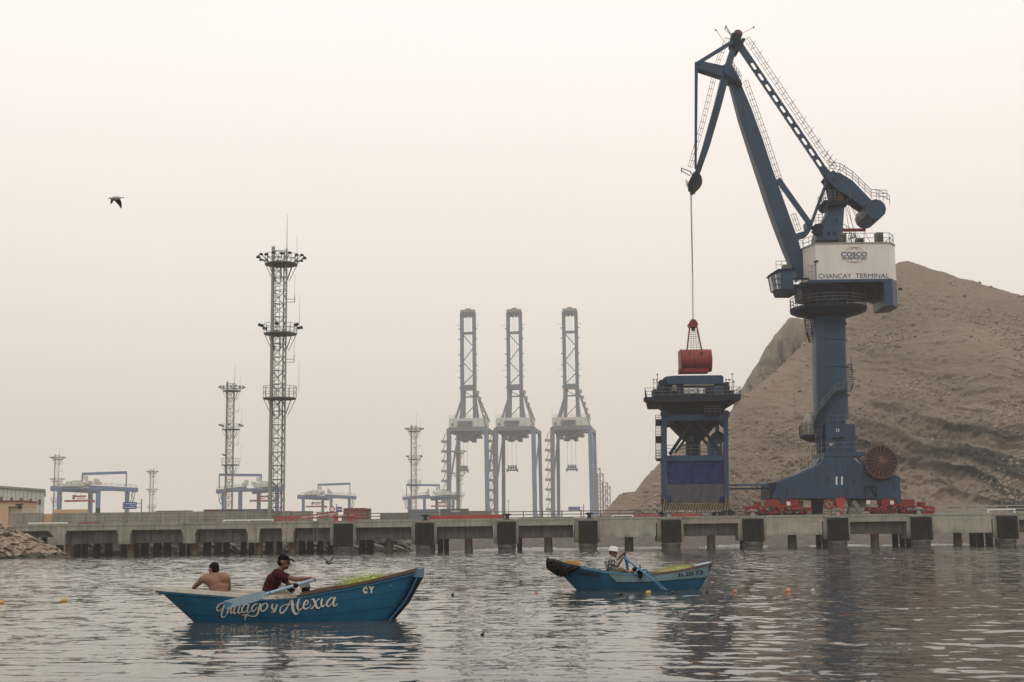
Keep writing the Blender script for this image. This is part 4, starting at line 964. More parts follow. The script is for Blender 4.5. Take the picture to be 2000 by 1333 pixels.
# logo arcs : two overlapping circles broken by the words
def arc(cx, cy, r, a0, a1, m, w=.9):
    mb = MB(); n = 22; ring = []
    for i in range(n+1):
        t = math.radians(a0 + (a1-a0)*i/n); ww = w*(.35+.65*math.sin(math.pi*i/n))
        ring.append((P(cx+(r+ww/2)*math.cos(t), cy-(r+ww/2)*math.sin(t), hy0-.03), P(cx+(r-ww/2)*math.cos(t), cy-(r-ww/2)*math.sin(t), hy0-.03)))
    vs = [v for p in ring for v in p]; k = len(vs); vs2 = [Vector((v.x, v.y+.02, v.z)) for v in vs]
    fs = [(2*i, 2*i+1, 2*i+3, 2*i+2) for i in range(n)] + [(2*i, 2*i+2, 2*i+2+k, 2*i+k) for i in range(n)] + [(2*i+1, 2*i+1+k, 2*i+3+k, 2*i+3) for i in range(n)]
    mb.add(vs+vs2, fs); mb.build('logo_arc', M[m], house)
for cxx, m1, m2 in ((1664.5, 'letter', 'logo_red'), (1673, 'logo_red', 'letter')):
    arc(cxx, 498.5, 15, 28, 92 if m1 == 'letter' else 150, 'logo_red' if cxx > 1668 else 'letter'); arc(cxx, 498.5, 15, 92, 152, 'logo_red' if cxx < 1668 else 'letter')
    arc(cxx, 498.5, 15, 212, 270, 'logo_red'); arc(cxx, 498.5, 15, 270, 330, 'letter' if cxx < 1668 else 'logo_red')
# door balcony and lamp on left chamfer
mb = MB(); mb.rail([P(1579, 545, hy0+1), P(1594, 545, hy0-.3)], 1.4*.7+.6, .7, .03, 1); mb.build('door_handrail', M['rail'], house)
mb = MB(); q = P(1594, 545, hy0-.1); mb.tube(q, (q.x, q.y, P(1594, 512, hy0).z), .05, n=5); q2 = P(1592, 512, hy0-.1); mb.beam(q2+Vector((-.15,0,0)), q2+Vector((.35,0,.12)), .2, .1); mb.build('lamp_bracket', M['steel_dark'], house)
# slewing frame below house: front beam, dark recess, counterweight
zf0 = P(1668, 551.5, hy0).z
mb = MB(); mb.zprism([(xLc - .9, hy0-.05), (xRc, hy0-.05), (xR, hy0+1.45), (xR, hy1-1.5), (xRc, hy1), (xLc-.9, hy1), (xL, hy1-2.5), (xL, hy0+2.0)], zf0, zh0 - .01); mb.build('floor_frame', M['blue'], cr)
zc0 = P(1735, 592, hy0).z; xk = P(1727, 570, hy0).x
mb = MB(); mb.prism([(xk-.0, zf0), (xk, P(1727,583,hy0).z), (P(1727,592,hy0).x, zc0), (xRc, zc0), (xRc, zf0)], hy0-.05, hy0+.3)
cw = MB(); zcb = P(1741, 597, hy0).z
x1 = P(1703, 580, hy0+1.4).x
cw.rings([[(a, b, zcb - (0 if i < 2 else .0)) for i, (a, b) in enumerate([(xk-.0, hy0-.05), (xRc, hy0-.05), (xR, hy0+1.45), (xR, hy1-2.2), (xRc, hy1-1.9), (xk, hy1-1.9)])],
          [(a, b, zf0-.01) for a, b in [(xk, hy0-.05), (xRc, hy0-.05), (xR, hy0+1.45), (xR, hy1-2.2), (xRc, hy1-1.9), (xk, hy1-1.9)]]])
cw.build('counterweight_box', M['blue'], cr)
# arch bracket on the inner side
mb = MB(); mb.pprism([(1650,551.8),(1727,551.8),(1727,592),(1722,585),(1714,581),(1700,580),(1650,580)], YC-1.6, YC+1.6, hy0+1.6); mb.build('under_frame', M['blue_dark'], cr)
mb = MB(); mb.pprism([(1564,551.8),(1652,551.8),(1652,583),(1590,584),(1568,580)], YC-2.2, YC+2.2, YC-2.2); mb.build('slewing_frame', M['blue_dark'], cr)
for px in (1575, 1600, 1640, 1665, 1690): MB().bb(P(px,560,YC-2.4).x-.08, P(px,560,YC-2.4).x+.08, YC-2.6, YC-2.2, P(px,578,YC-2.4).z, zf0).build('web_stiffener', M['blue_dark'], cr)
mb = MB(); q = P(1755, 565, hy0+2); mb.tube(q, q+Vector((.4,0,0)), .15); mb.build('lamp', M['steel_dark'], cr)
# roof things
def rbox(px0, py0, px1, py1, Y, m, nm, d=1.2):
    a, b = P(px0, py0, Y), P(px1, py1, Y); o = MB().bb(a.x, b.x, Y, Y+d, zh1+.1, a.z).build(nm, M[m], house)
    g = MB(); n = 5
    for i in range(n): zz = zh1+.25+(a.z-zh1-.4)*i/n; g.bb(a.x+.08, b.x-.08, Y-.04, Y-.002, zz, zz+.08)
    g.build('louvre', M['steel_dark'], o, kind='stuff')
M['duct'] = mat('roof_duct_paint', (0.13, 0.135, 0.10), 0.6, var=0.2, streak=0.3)
rbox(1643, 455, 1654, 475, hy0+1.0, 'duct', 'vent_tower'); rbox(1674, 465.5, 1687.5, 475, hy0+1.0, 'duct', 'vent_box'); rbox(1712, 454, 1726, 474, hy0+1.0, 'duct', 'vent_tower')
mb = MB(); zr = zh1+.12
mb.rail([(P(1640,474,hy0).x, hy0+.15, zr), (xRc, hy0+.15, zr), (xR-.12, hy0+1.5, zr), (xR-.12, hy1-1.5, zr), (xRc, hy1-.15, zr), (P(1640,474,hy0).x, hy1-.15, zr)], 1.1, 1.3, .036, 1)
mb.rail([(xL+.1, hy0+2.7, zr), (xLc, hy0+.2, zr)], 1.0, 1.2, .036, 1); mb.build('roof_handrail', M['rail'], house)
# ---- A-frame tower
tw = MB()
tw.rings([[(Q(a,b).x, YC + s_*d, Q(a,b).z) for a, b, s_, d in r] for r in (
   [(1589,474,-1,1.6),(1640,474,-1,1.6),(1640,474,1,1.6),(1589,474,1,1.6)], [(1591,459,-1,1.5),(1640,459,-1,1.5),(1640,459,1,1.5),(1591,459,1,1.5)],
   [(1612,420,-1,1.15),(1644,420,-1,1.15),(1644,420,1,1.15),(1612,420,1,1.15)], [(1624,396,-1,.95),(1647,396,-1,.95),(1647,396,1,.95),(1624,396,1,.95)])])
tower = tw.build('tower_frame', M['blue'], cr)
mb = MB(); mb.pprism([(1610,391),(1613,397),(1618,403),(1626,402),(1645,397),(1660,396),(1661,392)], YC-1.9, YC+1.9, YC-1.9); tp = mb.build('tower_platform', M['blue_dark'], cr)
zq = P(1635, 391.5, YC-1.9).z
MB().rail([(P(1612,391,YC-1.9).x, YC-1.85, zq), (P(1632,391,YC-1.9).x, YC-1.85, zq)], 1.2, .55, .036, 2).rail([(P(1612,391,YC-1.9).x, YC-1.85, zq), (P(1612,391,YC-1.9).x, YC+1.85, zq), (P(1660,391,YC-1.9).x, YC+1.85, zq), (P(1660,391,YC-1.9).x, YC-1.85, zq)], 1.2, .9, .036, 2).build('handrail', M['rail'], tp)
mb = MB(); mb.pprism([(1590,458),(1592,438),(1606,436),(1608,445),(1600,459)], YC-1.9, YC-1.2); mb.build('winch_guard', M['blue_dark'], cr)
MB().rail([Q(1592,438,YC-1.7), Q(1607,437,YC-1.7)], 1.1, .5, .034, 2).rail([Q(1607,437,YC-1.7), Q(1616,415,YC-1.7)], 1.0, .6, .034, 1).build('stair_handrail', M['rail'], cr)
for px, py in ((1604,456),(1619,455),(1630,455),(1634,430)):
    q = Q(px, py, YC-1.62); MB().lathe(q, [(.16, -.1), (.16, .1)], 10, 'Y').build('sheave', M['steel_dark'], tower)
# red davit beam + ropes + roof machinery
MB().beam(Q(1643,450), Q(1690.5,449.5), .35, .22).build('davit_beam', M['red'], cr)
mb = MB()
for a, b in (((1650,395),(1662,474)),((1655,393),(1672,474)),((1659,395),(1690,450)),((1658,398),(1700,474)),((1652,400),(1668,449))): mb.tube(Q(*a), Q(*b), .03, n=4)
mb.build('stay_ropes', M['rope'], cr, kind='stuff')
mb = MB()
for k in range(6):
    a = Q(1656+k*3.2, 474, YC-.4); b = Q(1659+k*4.2, 452+k*1.5, YC-.4); mb.tube(a, b, .045, n=4); mb.tube(Q(1655+k*3, 470-k*2.5, YC-.4), Q(1672, 463, YC-.4), .035, n=4)
mb.rail([Q(1645,452,YC+1), Q(1672,470,YC+1)], 1.0, .6, .036, 1); mb.build('roof_stair', M['rail'], cr, kind='stuff')
# ---- jib (main boom)
JW0, JW1 = 2.3, 1.1   # depth at foot / head
def strip(Lp, Rp, half, nm, m, par=cr, yc=YC):
    """box beam whose side outline is given by left/right pixel lines (same count); half depths per station"""
    R = []
    for (a, b), (c_, d), h in zip(Lp, Rp, half):
        p, q = P(a, b, yc-h), P(c_, d, yc-h); R.append([(p.x, yc-h, p.z), (q.x, yc-h, q.z), (q.x, yc+h, q.z), (p.x, yc+h, p.z)])
    mb = MB(); mb.rings(R); return mb.build(nm, M[m], par)
Lj = [(1558,549),(1531,480),(1516,437),(1500,392),(1484,345),(1469,302),(1445,231),(1427,166),(1419,138)]
Rj = [(1577,536),(1559,468),(1544,428),(1528,383),(1509,331),(1489,270),(1467,210),(1449,168),(1434,134)]
jib = strip(Lj, Rj, [.75,.95,1.1,1.1,1.0,.9,.75,.62,.5], 'jib', 'blue')
mb = MB(); mb.pprism([(1412,128),(1419,124),(1431,129),(1441,145),(1450,166),(1448,171),(1428,162),(1411,151)], YC-.75, YC+.75, YC-.75); mb.build('jib_head', M['blue'], cr)
mb = MB(); mb.pprism([(1414,141),(1450,163),(1449,171),(1413,149)], YC-1.05, YC-.76); mb.build('head_walkway', M['blue_dark'], cr); mb = MB(); mb.pprism([(1414,141),(1450,163),(1449,171),(1413,149)], YC+.76, YC+1.05, YC-1.05); mb.build('head_walkway', M['blue_dark'], cr)
MB().rail([P(1426,132,YC-1), P(1448,166,YC-1)], 1.3, .55, .034, 2).rail([P(1426,132,YC+1), P(1448,166,YC+1)], 1.3, .55, .034, 2).build('head_handrail', M['rail'], cr)
for a, b in (((1519,350),(1583,440)),): 
    for yy in (YC-.8, YC+.8): MB().beam(P(a[0],a[1],yy), P(b[0],b[1],yy), .3, .62, up=(1,0,.7)).build('luffing_bracket', M['blue'], cr)
mb = MB(); mb.pprism([(1574,434),(1585,440),(1586,447),(1578,459),(1560,465),(1554,463),(1556,456),(1570,452),(1576,445)], YC-.85, YC+.85, YC-.85); mb.build('bracket_foot', M['blue'], cr)
mb = MB(); mb.tube(Q(1583,442,YC-.4), Q(1592,450,YC-.4), .22, n=8); mb.tube(Q(1592,450,YC-.4), Q(1586,455,YC-.4), .18, n=8); mb.build('rack_drive', M['steel_dark'], cr)
for yy in (YC-.5, YC+.5): MB().beam(Q(1616,352,yy), Q(1583,441,yy), .25, .34, up=(1,0,.4)).build('luffing_rod', M['blue'], cr)
# jib ladder/walkway cage
def cage(name, A, B, off, half, Y=YC, n=16, par=cr, width=.55, loop=True):
    """walkway with handrails: A,B pixel points on the beam edge, off = pixel offset outwards"""
    mb = MB(); y0, y1 = Y-half, Y+half
    for yy in (y0, y1):
        a0 = P(A[0], A[1], yy); b0 = P(B[0], B[1], yy); a1 = P(A[0]+off[0], A[1]+off[1], yy); b1 = P(B[0]+off[0], B[1]+off[1], yy)
        am, bm_ = (a0+a1)/2, (b0+b1)/2
        mb.tube(a1, b1, .036, n=4); mb.tube(am, bm_, .032, n=4); mb.tube(a0, b0, .03, n=4)
        for i in range(n+1): mb.tube(a0.lerp(b0, i/n), a1.lerp(b1, i/n), .034, n=4)
    for i in range(n*3+1):
        u = i/(n*3); p = P(A[0], A[1], y0).lerp(P(B[0], B[1], y0), u); q = P(A[0], A[1], y1).lerp(P(B[0], B[1], y1), u); mb.tube(p, q, .02, n=4)
    if loop:
        for k in (.22, .5, .78):
            c_ = P(A[0]+off[0], A[1]+off[1], Y).lerp(P(B[0]+off[0], B[1]+off[1], Y), k)
            for dy in (-half, half): mb.beam(c_+Vector((-.3, dy, -.3)), c_+Vector((.1, dy, .35)), .03, .5)
    return mb.build(name, M['rail'], par)
for a, b, n in (((1452,160),(1492,272),9),((1492,272),(1513,336),5),((1513,336),(1527,376),4),((1545,420),(1556,452),3)):
    cage('walkway_rail', a, b, (8.5,-3.5), .35, n=n, loop=False, Y=YC+.1)
ladder('jib_ladder', Q(1561,470,YC+.3), Q(1575,545,YC+.3), .7, side=(1,0,0))
# ---- top boom (fly jib)
MBt = strip([(1357,338),(1375,278),(1396,203),(1409,152),(1416,128),(1433,76)], [(1367,340),(1387,284),(1409,208),(1423,154),(1430,128),(1443,80)], [.35,.55,.75,.85,.85,.5], 'top_boom', 'blue')
mb = MB(); mb.pprism([(1361,133),(1360,122),(1366,119),(1378,121),(1415,129),(1413,150)], YC-.75, YC+.75, YC-.75); mb.build('cross_arm', M['blue'], cr)
for yy in (YC-.7, YC+.7): MB().beam(P(1363,124,yy), P(1431,82,yy), .3, .42, up=(0,0,1)).build('upper_tie', M['blue'], cr)
for k, yy in enumerate((YC-.65, YC+.65)): MB().beam(P(1360,122,yy), P(1358.5,330,YC+(-.3 if k == 0 else .3)), .38, .25, w2=.25, up=(0,1,0)).build('front_tie', M['blue'], cr)
# apex
mb = MB(); mb.lathe(Q(1440,70), [(9.5*S, -.55), (9.5*S, .55)], 20, 'Y'); mb.build('apex_sheave', M['reel'], cr)
mb = MB(); mb.pprism([(1430,64),(1447,66),(1448,84),(1436,98),(1426,88)], YC-.75, YC+.75, YC-.75); mb.build('apex_block', M['blue_dark'], cr)
mb = MB(); mb.pprism([(1450,74),(1457,76),(1441,102),(1436,99)], YC-.9, YC-.6, YC-.9); mb.pprism([(1450,74),(1457,76),(1441,102),(1436,99)], YC+.6, YC+.9, YC-.9); mb.build('apex_bracket', M['steel_dark'], cr)
mb = MB()
for a, b, r in (((1430,72),(1418,52),.06),((1434,76),(1417,58),.04),((1418,50),(1416,58),.07),((1416,84),(1399,60),.03),((1449,66),(1472,54),.03)): mb.tube(Q(*a), Q(*b), r, n=4)
for a in ((1398,59),(1472,54)): mb.ball(Q(*a), .12)
mb.build('antenna_spar', M['steel_dark'], cr)
# ladder along left of top boom
for a, b, n in (((1352,328),(1377,240),7),((1377,240),(1399,150),7),((1402,132),(1425,76),4)):
    cage('boom_ladder_rail', a, b, (-8,-2.5), .3, n=n, loop=False)
# ---- tension bar with oval holes
def holed_bar():
    A, B = Vector((1441,83)), Vector((1621,350)); d = (B-A).normalized(); nrm = Vector((-d.y, d.x)) ; Ln = (B-A).length
    hw = lambda s_: (7.0 if s_ < .9 else 7.0 + (s_-.9)*20)
    cells = [(0, 40)] ; first, last, n = 56, Ln-38, 10
    step = (last-first)/(n-1)
    for yc in (YC-.55, YC+.55):
        mb = MB(); y0, y1 = yc-.09, yc+.09
        def pt(s_, t_, y): v = A + d*s_ + nrm*t_; w_ = P(v.x, v.y, yc-.09); return (w_.x, y, w_.z)
        edges = [0] + [first + step*(k-.5) for k in range(n+1)] + [Ln]
        def quad(s0, s1): 
            h0, h1 = hw(s0/Ln), hw(s1/Ln)
            mb.rings([[pt(s0,-h0,y0), pt(s0,h0,y0), pt(s0,h0,y1), pt(s0,-h0,y1)], [pt(s1,-h1,y0), pt(s1,h1,y0), pt(s1,h1,y1), pt(s1,-h1,y1)]])
        quad(edges[0], edges[1]); quad(edges[-2], edges[-1])
        for k in range(n):
            s0, s1 = edges[k+1], edges[k+2]; sc = (s0+s1)/2; hl = 5.0; r = 3.0; K = 24
            inner, outer = [], []
            for i in range(K):
                t = 2*math.pi*i/K; x = r*math.cos(t); yv = r*math.sin(t); x += hl*(1 if math.cos(t) >= 0 else -1)
                inner.append((sc+x, yv))
                ct, st = math.cos(t), math.sin(t); W = (s1-s0)/2; Hh = hw(sc/Ln); kk = min(W/max(abs(ct),1e-6), Hh/max(abs(st),1e-6)); outer.append((sc+ct*kk, st*kk))
            vs = [pt(a, b, y) for y in (y0, y1) for rr in (outer, inner) for a, b in rr]
            fs = []
            for i in range(K):
                j = (i+1) % K; fs += [(i, j, K+j, K+i), (2*K+j, 2*K+i, 3*K+i, 3*K+j), (K+i, K+j, 3*K+j, 3*K+i), (j, i, 2*K+i, 2*K+j)]
            mb.add(vs, fs)
        mb.build('tension_bar_plate', M['blue'], cr)
holed_bar()
for a, b, n in (((1454,78),(1500,147),7),((1500,147),(1552,225),8),((1552,225),(1602,300),8),((1602,300),(1626,332),4)):
    cage('walkway_rail', a, b, (9,-6), .45, n=n, loop=True)
# ---- rear lever with drum counterweight
mb = MB(); mb.pprism([(1612,345),(1620,335),(1641,338),(1665,353),(1702,391),(1696,405),(1687,405),(1651,379),(1637,372),(1626,362)], YC-1.3, YC-.85); mb.build('lever_plate', M['blue'], cr)
mb = MB(); mb.pprism([(1612,345),(1620,335),(1641,338),(1665,353),(1702,391),(1696,405),(1687,405),(1651,379),(1637,372),(1626,362)], YC+.85, YC+1.3, YC-1.3); mb.build('lever_plate', M['blue'], cr)
mb = MB(); mb.pprism([(1641,341),(1665,356),(1700,391),(1694,402),(1668,382),(1650,362)], YC-.86, YC+.86, YC-1.3); mb.build('lever_beam', M['blue'], cr)
mb = MB(); mb.pprism([(1616,350),(1640,372),(1634,394),(1626,396)], YC-.8, YC+.8, YC-1); mb.build('lever_support', M['blue_dark'], cr)
mb = MB(); mb.pprism([(1628,372),(1648,366),(1648,393),(1626,395)], YC-.7, YC+.7, YC-1); mb.lathe(Q(1637,372), [(.55,-.9),(.55,.9)], 16, 'Y'); mb.build('pivot_block', M['reel'], cr)
c3 = P(1711, 408.5, YC-2.4)
mb = MB(); mb.lathe((c3.x, YC, c3.z), [(20*S, -2.4), (20*S, 2.9)], 12, 'Y'); mb.build('drum_counterweight', M['blue'], cr)
mb = MB()
for pA, pB in (((1620,335),(1641,338)),((1641,338),(1665,353)),((1665,353),(1702,389)),((1702,389),(1733,391))):
    for yy in (YC-1.25, YC+1.25): mb.rail([P(*pA, yy), P(*pB, yy)], 1.15, .9, .036, 2)
mb.rail([P(1733,391,YC-1.25), P(1733,391,YC+1.25)], 1.1, .9, .036, 2); mb.rail([P(1712,388,YC-2.2), P(1738,400,YC-2.2)], 1.1, .8, .036, 1)
mb.build('lever_handrail', M['rail'], cr)
mb = MB()
for a, b in (((1624,348),(1634,352)),((1632,342),(1640,330)),((1646,333),(1650,322))): mb.tube(Q(*a,YC-1.4), Q(*b,YC-1.4), .05, n=4)
mb.lathe(Q(1616,343,YC-.9), [(.3,-.2),(.3,.2)], 10, 'Y'); mb.lathe(Q(1627,338,YC-.9), [(.25,-.2),(.25,.2)], 10, 'Y'); mb.build('rope_guide', M['steel_dark'], cr, kind='stuff')
# ---- boom tip
mb = MB(); mb.pprism([(1355,336),(1366,338),(1371,347),(1370,356),(1360,368),(1352,373),(1346,370),(1345,356),(1349,347)], YC-.5, YC+.5, YC-.5); mb.build('tip_sheave_block', M['blue_dark'], cr)
mb = MB(); mb.pprism([(1368,348),(1372,351),(1371,361),(1354,377),(1350,372)], YC-.75, YC-.5, YC-.75); mb.pprism([(1368,348),(1372,351),(1371,361),(1354,377),(1350,372)], YC+.5, YC+.75, YC-.75); mb.build('tip_guard', M['steel_dark'], cr)
mb = MB()
for a, b, r in (((1331,329),(1350,336),.06),((1331,334),(1348,344),.06),((1331,328),(1331,337),.07),((1348,336),(1354,344),.08)): mb.tube(Q(*a), Q(*b), r, n=4)
mb.rail([Q(1340,364,YC-.6), Q(1352,378,YC-.6)], .8, .3, .034, 2); mb.rail([Q(1340,364,YC+.6), Q(1352,378,YC+.6)], .8, .3, .034, 2); mb.tube(Q(1356,372,YC-.6), Q(1356.5,380,YC-.6), .07, n=5)
mb.build('tip_platform', M['steel_dark'], cr)
# ---- hoist ropes
for dx, yy in ((-.9, YC-.2), (.9, YC+.2)): MB().path([Q(1349.5+dx,374,yy), Q(1352.5+dx*.5,531,yy)], .035, 6).build('hoist_rope', M['rope'], cr)
# ---- operator cab
cab0 = MB()
ya, yb = YC-3.2, YC-1.3
cab = MB().pprism([(1526,527),(1533,525),(1550,526),(1550,567),(1526,567)], ya, yb, ya).build('cab', M['blue'], cr)
g = MB().pprism([(1506,537),(1525.8,531),(1525.8,566),(1512,566)], ya+.1, yb-.1, ya).build('cab_glazing', M['glass'], cab)
for a, b in (((1506,537),(1512,566)),((1506,537),(1526,531)),((1512,566),(1526,566)),((1514,534.5),(1519,566)),((1508,546),(1526,544)),((1510,556),(1526,556))):
    for yy in (ya, yb): MB().beam(P(*a, ya) + Vector((0, yy-ya, 0)), P(*b, ya) + Vector((0, yy-ya, 0)), .1, .1).build('window_frame', M['white_letter'] if a == (1514,534.5) else M['blue'], cab)
mb = MB(); mb.pprism([(1502,537),(1519,526),(1552,524),(1553,527),(1527,529),(1508,538)], ya-.15, yb+.15, ya); mb.build('cab_roof', M['blue_dark'], cab)
mb = MB(); mb.pprism([(1516,566),(1556,565),(1558,571),(1549,576),(1520,576)], ya-.2, yb+.3, ya); mb.build('cab_platform', M['blue_dark'], cab)
MB().rail([P(1516,525,ya), P(1548,524,ya), P(1548,524,yb)], 1.0*.85, .7, .036, 1).build('cab_handrail', M['rail'], cab); MB().rail([P(1550,566,ya-.1), P(1562,566,ya-.1), P(1562,566,yb)], 1.1, .5, .036, 1).build('cab_handrail', M['rail'], cab)
a, b = P(1529,518,ya+.4), P(1540,525,ya+.4); MB().bb(a.x, b.x, ya+.4, ya+1.2, b.z, a.z).build('air_conditioner', M['duct'], cab)
MB().beam(P(1550,560,ya+.8), P(1585,560,ya+.8), .5, .35).build('cab_arm', M['blue_dark'], cr)
MB().beam(P(1550,545,ya+.8), P(1580,545,ya+.8), .2, .2).build('cab_arm', M['blue_dark'], cr)
q = P(1551, 579, ya); MB().tube(q, q+Vector((.35,0,0)), .07).build('lamp', M['steel_dark'], cr)
# ---- cable reel
c4 = P(1722, 902, YC-3.9); rr = 33*S*.975
reel = MB().lathe((c4.x, YC-3.9, c4.z), [(rr*.93, .12), (rr*.93, .75)], 40, 'Y').build('cable_reel', M['reel_dark'], cr)
for yy in (YC-3.95, YC-3.1):
    mb = MB(); R = [[(c4.x+r*math.cos(2*math.pi*i/40), y, c4.z+r*math.sin(2*math.pi*i/40)) for i in range(40)] for r, y in ((rr, yy-.05), (rr, yy+.05), (rr*.95, yy+.05), (rr*.95, yy-.05))]
    R.append(R[0]); mb.rings(R, cap=False); mb.build('rim', M['reel'], reel)
for i in range(20):
    t = 2*math.pi*i/20 + .05; MB().beam((c4.x+.3*math.cos(t), YC-3.98, c4.z+.3*math.sin(t)), (c4.x+rr*.97*math.cos(t), YC-3.98, c4.z+rr*.97*math.sin(t)), .07, .05).build('spoke', M['reel'], reel)
mb = MB(); n = 40
for k, r in enumerate(np.linspace(rr*.3, rr*.9, 9)):
    R = [[(c4.x+r2*math.cos(2*math.pi*i/n), y, c4.z+r2*math.sin(2*math.pi*i/n)) for i in range(n)] for r2, y in ((r-.05, YC-3.79), (r, YC-3.83), (r+.05, YC-3.79))]
    mb.rings(R, cap=False)
mb.build('cable_coil', M['reel_dark'], reel)
MB().lathe((c4.x, YC-4.15, c4.z), [(.18, 0), (.32, .05), (.32, .3)], 14, 'Y').build('hub', M['reel'], reel)
mb = MB(); mb.ball((c4.x-.1, YC-4.0, c4.z+.35), (.28, .12, .2)); mb.ball((c4.x+.45, YC-4.0, c4.z-.0), (.18, .12, .3)); mb.build('slip_ring_cover', M['reel'], reel)
mb = MB()
for i in range(8):
    t = math.radians(215 + i*12); mb.box((c4.x+(rr+.1)*math.cos(t), YC-3.5, c4.z+(rr+.1)*math.sin(t)), (.16, .7, .2))
mb.build('guide_roller_row', M['blue_dark'], reel)
MB().beam(P(1675,893,YC-3), P(1700,925,YC-3), .3, .3).build('reel_support', M['blue'], cr)
MB().beam((c4.x, YC-3.1, c4.z), P(1722, 928, YC-2.9), .5, .4).build('reel_support', M['blue'], cr)
MB().rail([P(1565,922,YC-1), P(1580,917,YC-1)], 1.0, .5, .034, 2).rail([P(1580,917,YC-1), P(1600,905,YC-1)], 1.0, .5, .034, 2).build('portal_handrail', M['rail'], cr)
ladder('portal_ladder', P(1604,915,YC+2), P(1600,888,YC+2), .5)

# ================================================================== GRAB
YG = YC - .0
gb = thing('grab_bucket', 'red clamshell grab bucket hanging on chains above the hopper', 'grab', P(1357, 728, YG))
mb = MB()
for i in range(26):
    u = i/25; p = Q(1352.6 + .9*u, 531 + 94*u)
    R = Matrix.Rotation(math.pi/2*(i % 2), 3, 'Z'); pts = []
    for k in range(9):
        t = 2*math.pi*k/8; v = R @ Vector((.085*math.cos(t), 0, .14*math.sin(t))); pts.append(p+v)
    mb.path(pts, .032, 4)
mb.build('chain', M['rope'], gb)
mb = MB(); mb.pprism([(1348,628),(1350,624),(1358,624),(1361,628),(1364,634),(1361,639),(1346,639),(1344,634)], YG-.45, YG+.45); mb.build('head_block', M['grab_red'], gb)
mb = MB(); mb.pprism([(1351,639),(1359,639),(1357,646),(1353,646)], YG-.3, YG+.3); mb.build('sheave', M['steel_dark'], gb)
for (a, b) in (((1347,638),(1342,683)), ((1361,638),(1370.5,683))):
    for yy0, yy1 in ((YG-.35, YG-1.0), (YG+.35, YG+1.0)): MB().tube(P(*a,yy0), P(*b,yy1), .09, n=6).build('arm', M['grab_red'], gb)
for x in (1350, 1353.5, 1357, 1360.5): MB().tube(P(x, 642, YG), P(1345+(x-1347)*1.6, 684, YG), .025, n=4).build('closing_rope', M['rope'], gb)
mb = MB()
for k in range(9):
    py = 645 + k*4.2; u = (py-638)/45; mb.tube(P(1347-5*u, py, YG-.35-.6*u), P(1361+9.5*u, py, YG-.35-.6*u), .03, n=4)
mb.build('rungs', M['grab_red'], gb, kind='stuff')
# bucket shells: cylinder lying along x
c5 = P(1357.5, 705, YG); x0, x1 = P(1328, 705, YG).x, P(1388.5, 705, YG).x; r5 = 22.5*S
def shell(s_):
    R = []; n = 14
    prof = [(-.0, r5*.98)] + [(-s_*0, 0)][:0] + [(s_*r5*.95*math.sin(t), r5*math.cos(t)) for t in np.linspace(.02, math.pi*.93, n)] + [(s_*.0+ s_*.03, -r5*.98)]
    prof = [(s_*.02, r5*.98)] + prof[1:]
    mb = MB(); A = [(x0, YG+p, c5.z+q) for p, q in prof]; B = [(x1, YG+p, c5.z+q) for p, q in prof]
    mb.rings([A, B]); return mb
for s_ in (-1, 1): shell(s_).build('bucket_shell', M['grab_red'], gb, smooth=False)
a, b = P(1327, 722, YG-.6), P(1384, 728, YG-.6); mb = MB(); mb.bb(a.x, b.x, YG-.85, YG+.85, b.z, a.z+.1); mb.build('lip_plate', M['red'], gb)
for px in (1326.5,): a, b = P(px, 684, YG), P(px+3, 728, YG); MB().bb(a.x, b.x, YG-r5, YG+r5, b.z, a.z-.1).build('end_plate', M['grab_red'], gb)
for px in (1347, 1369, 1371.5): 
    q = P(px, 690, YG-r5*.85); mb = MB(); mb.beam(q+Vector((-.12,-.12,0)), q+Vector((.12,-.12,0)), .08, .08); mb.beam(q+Vector((0,-.12,0)), q+Vector((0,-.12,-.25)), .07, .07); mb.build('hinge_lug', M['steel_dark'], gb)
# ================================================================== HOPPER
HF, HB = 155.9, 163.4
def H(px, py, Y=None): return P(px, py, HF if Y is None else Y)
hb_ = H(1358, 1003); hb_.z = DZ
hp = thing('loading_hopper', 'dark blue portal hopper with blue curtains standing on the pier left of the crane', 'hopper', hb_)
def hpp(pts, y0, y1, nm, m, par=hp): return MB().pprism(pts, y0, y1, HF).build(nm, M[m], par)
for y0 in (HF, HB - .55):
    sx_ = 0 if y0 == HF else 12
    hpp([(1293+sx_,812),(1302.5+sx_,812),(1302.5+sx_,990),(1293.5+sx_,990)], y0, y0+.55, 'leg', 'hop_blue')
    hpp([(1414.5,812),(1422,812),(1424,990),(1414.5,990)], y0, y0+.55, 'leg', 'hop_blue')
    hpp([(1302.7,811),(1414.3,810),(1414.3,821),(1302.7,822)], y0+.02, y0+.53, 'cross_beam', 'hop_blue')
    hpp([(1302.7,890),(1414.3,889.5),(1414.3,900),(1302.7,901)], y0+.02, y0+.53, 'cross_beam', 'hop_blue')
for px in (1297, 1418):
    q = H(px, 809, HF+.25); MB().lathe(q, [(.42,-.25),(.42,.25)], 12, 'Y').build('corner_joint', M['hop_blue'], hp)
    for py in (816, 895): MB().beam(H(px, py, HF+.55), P(px+(12 if px < 1350 else 0), py, HF) + Vector((0, HB-.6-HF, 0)), .45, .5).build('side_beam', M['hop_blue'], hp)
for a, b in (((1352,823),(1308,888)),((1362,823),(1400,876))): MB().tube(H(*a,HF+.3), H(*b,HF+.3), .2, n=8).build('diagonal_brace', M['blue_dark'], hp)
for a, b in (((1360,830),(1318,885)),((1358,836),(1392,884))): MB().tube(H(*a,HB-.3), H(*b,HB-.3), .16, n=8).build('diagonal_brace', M['blue_dark'], hp)
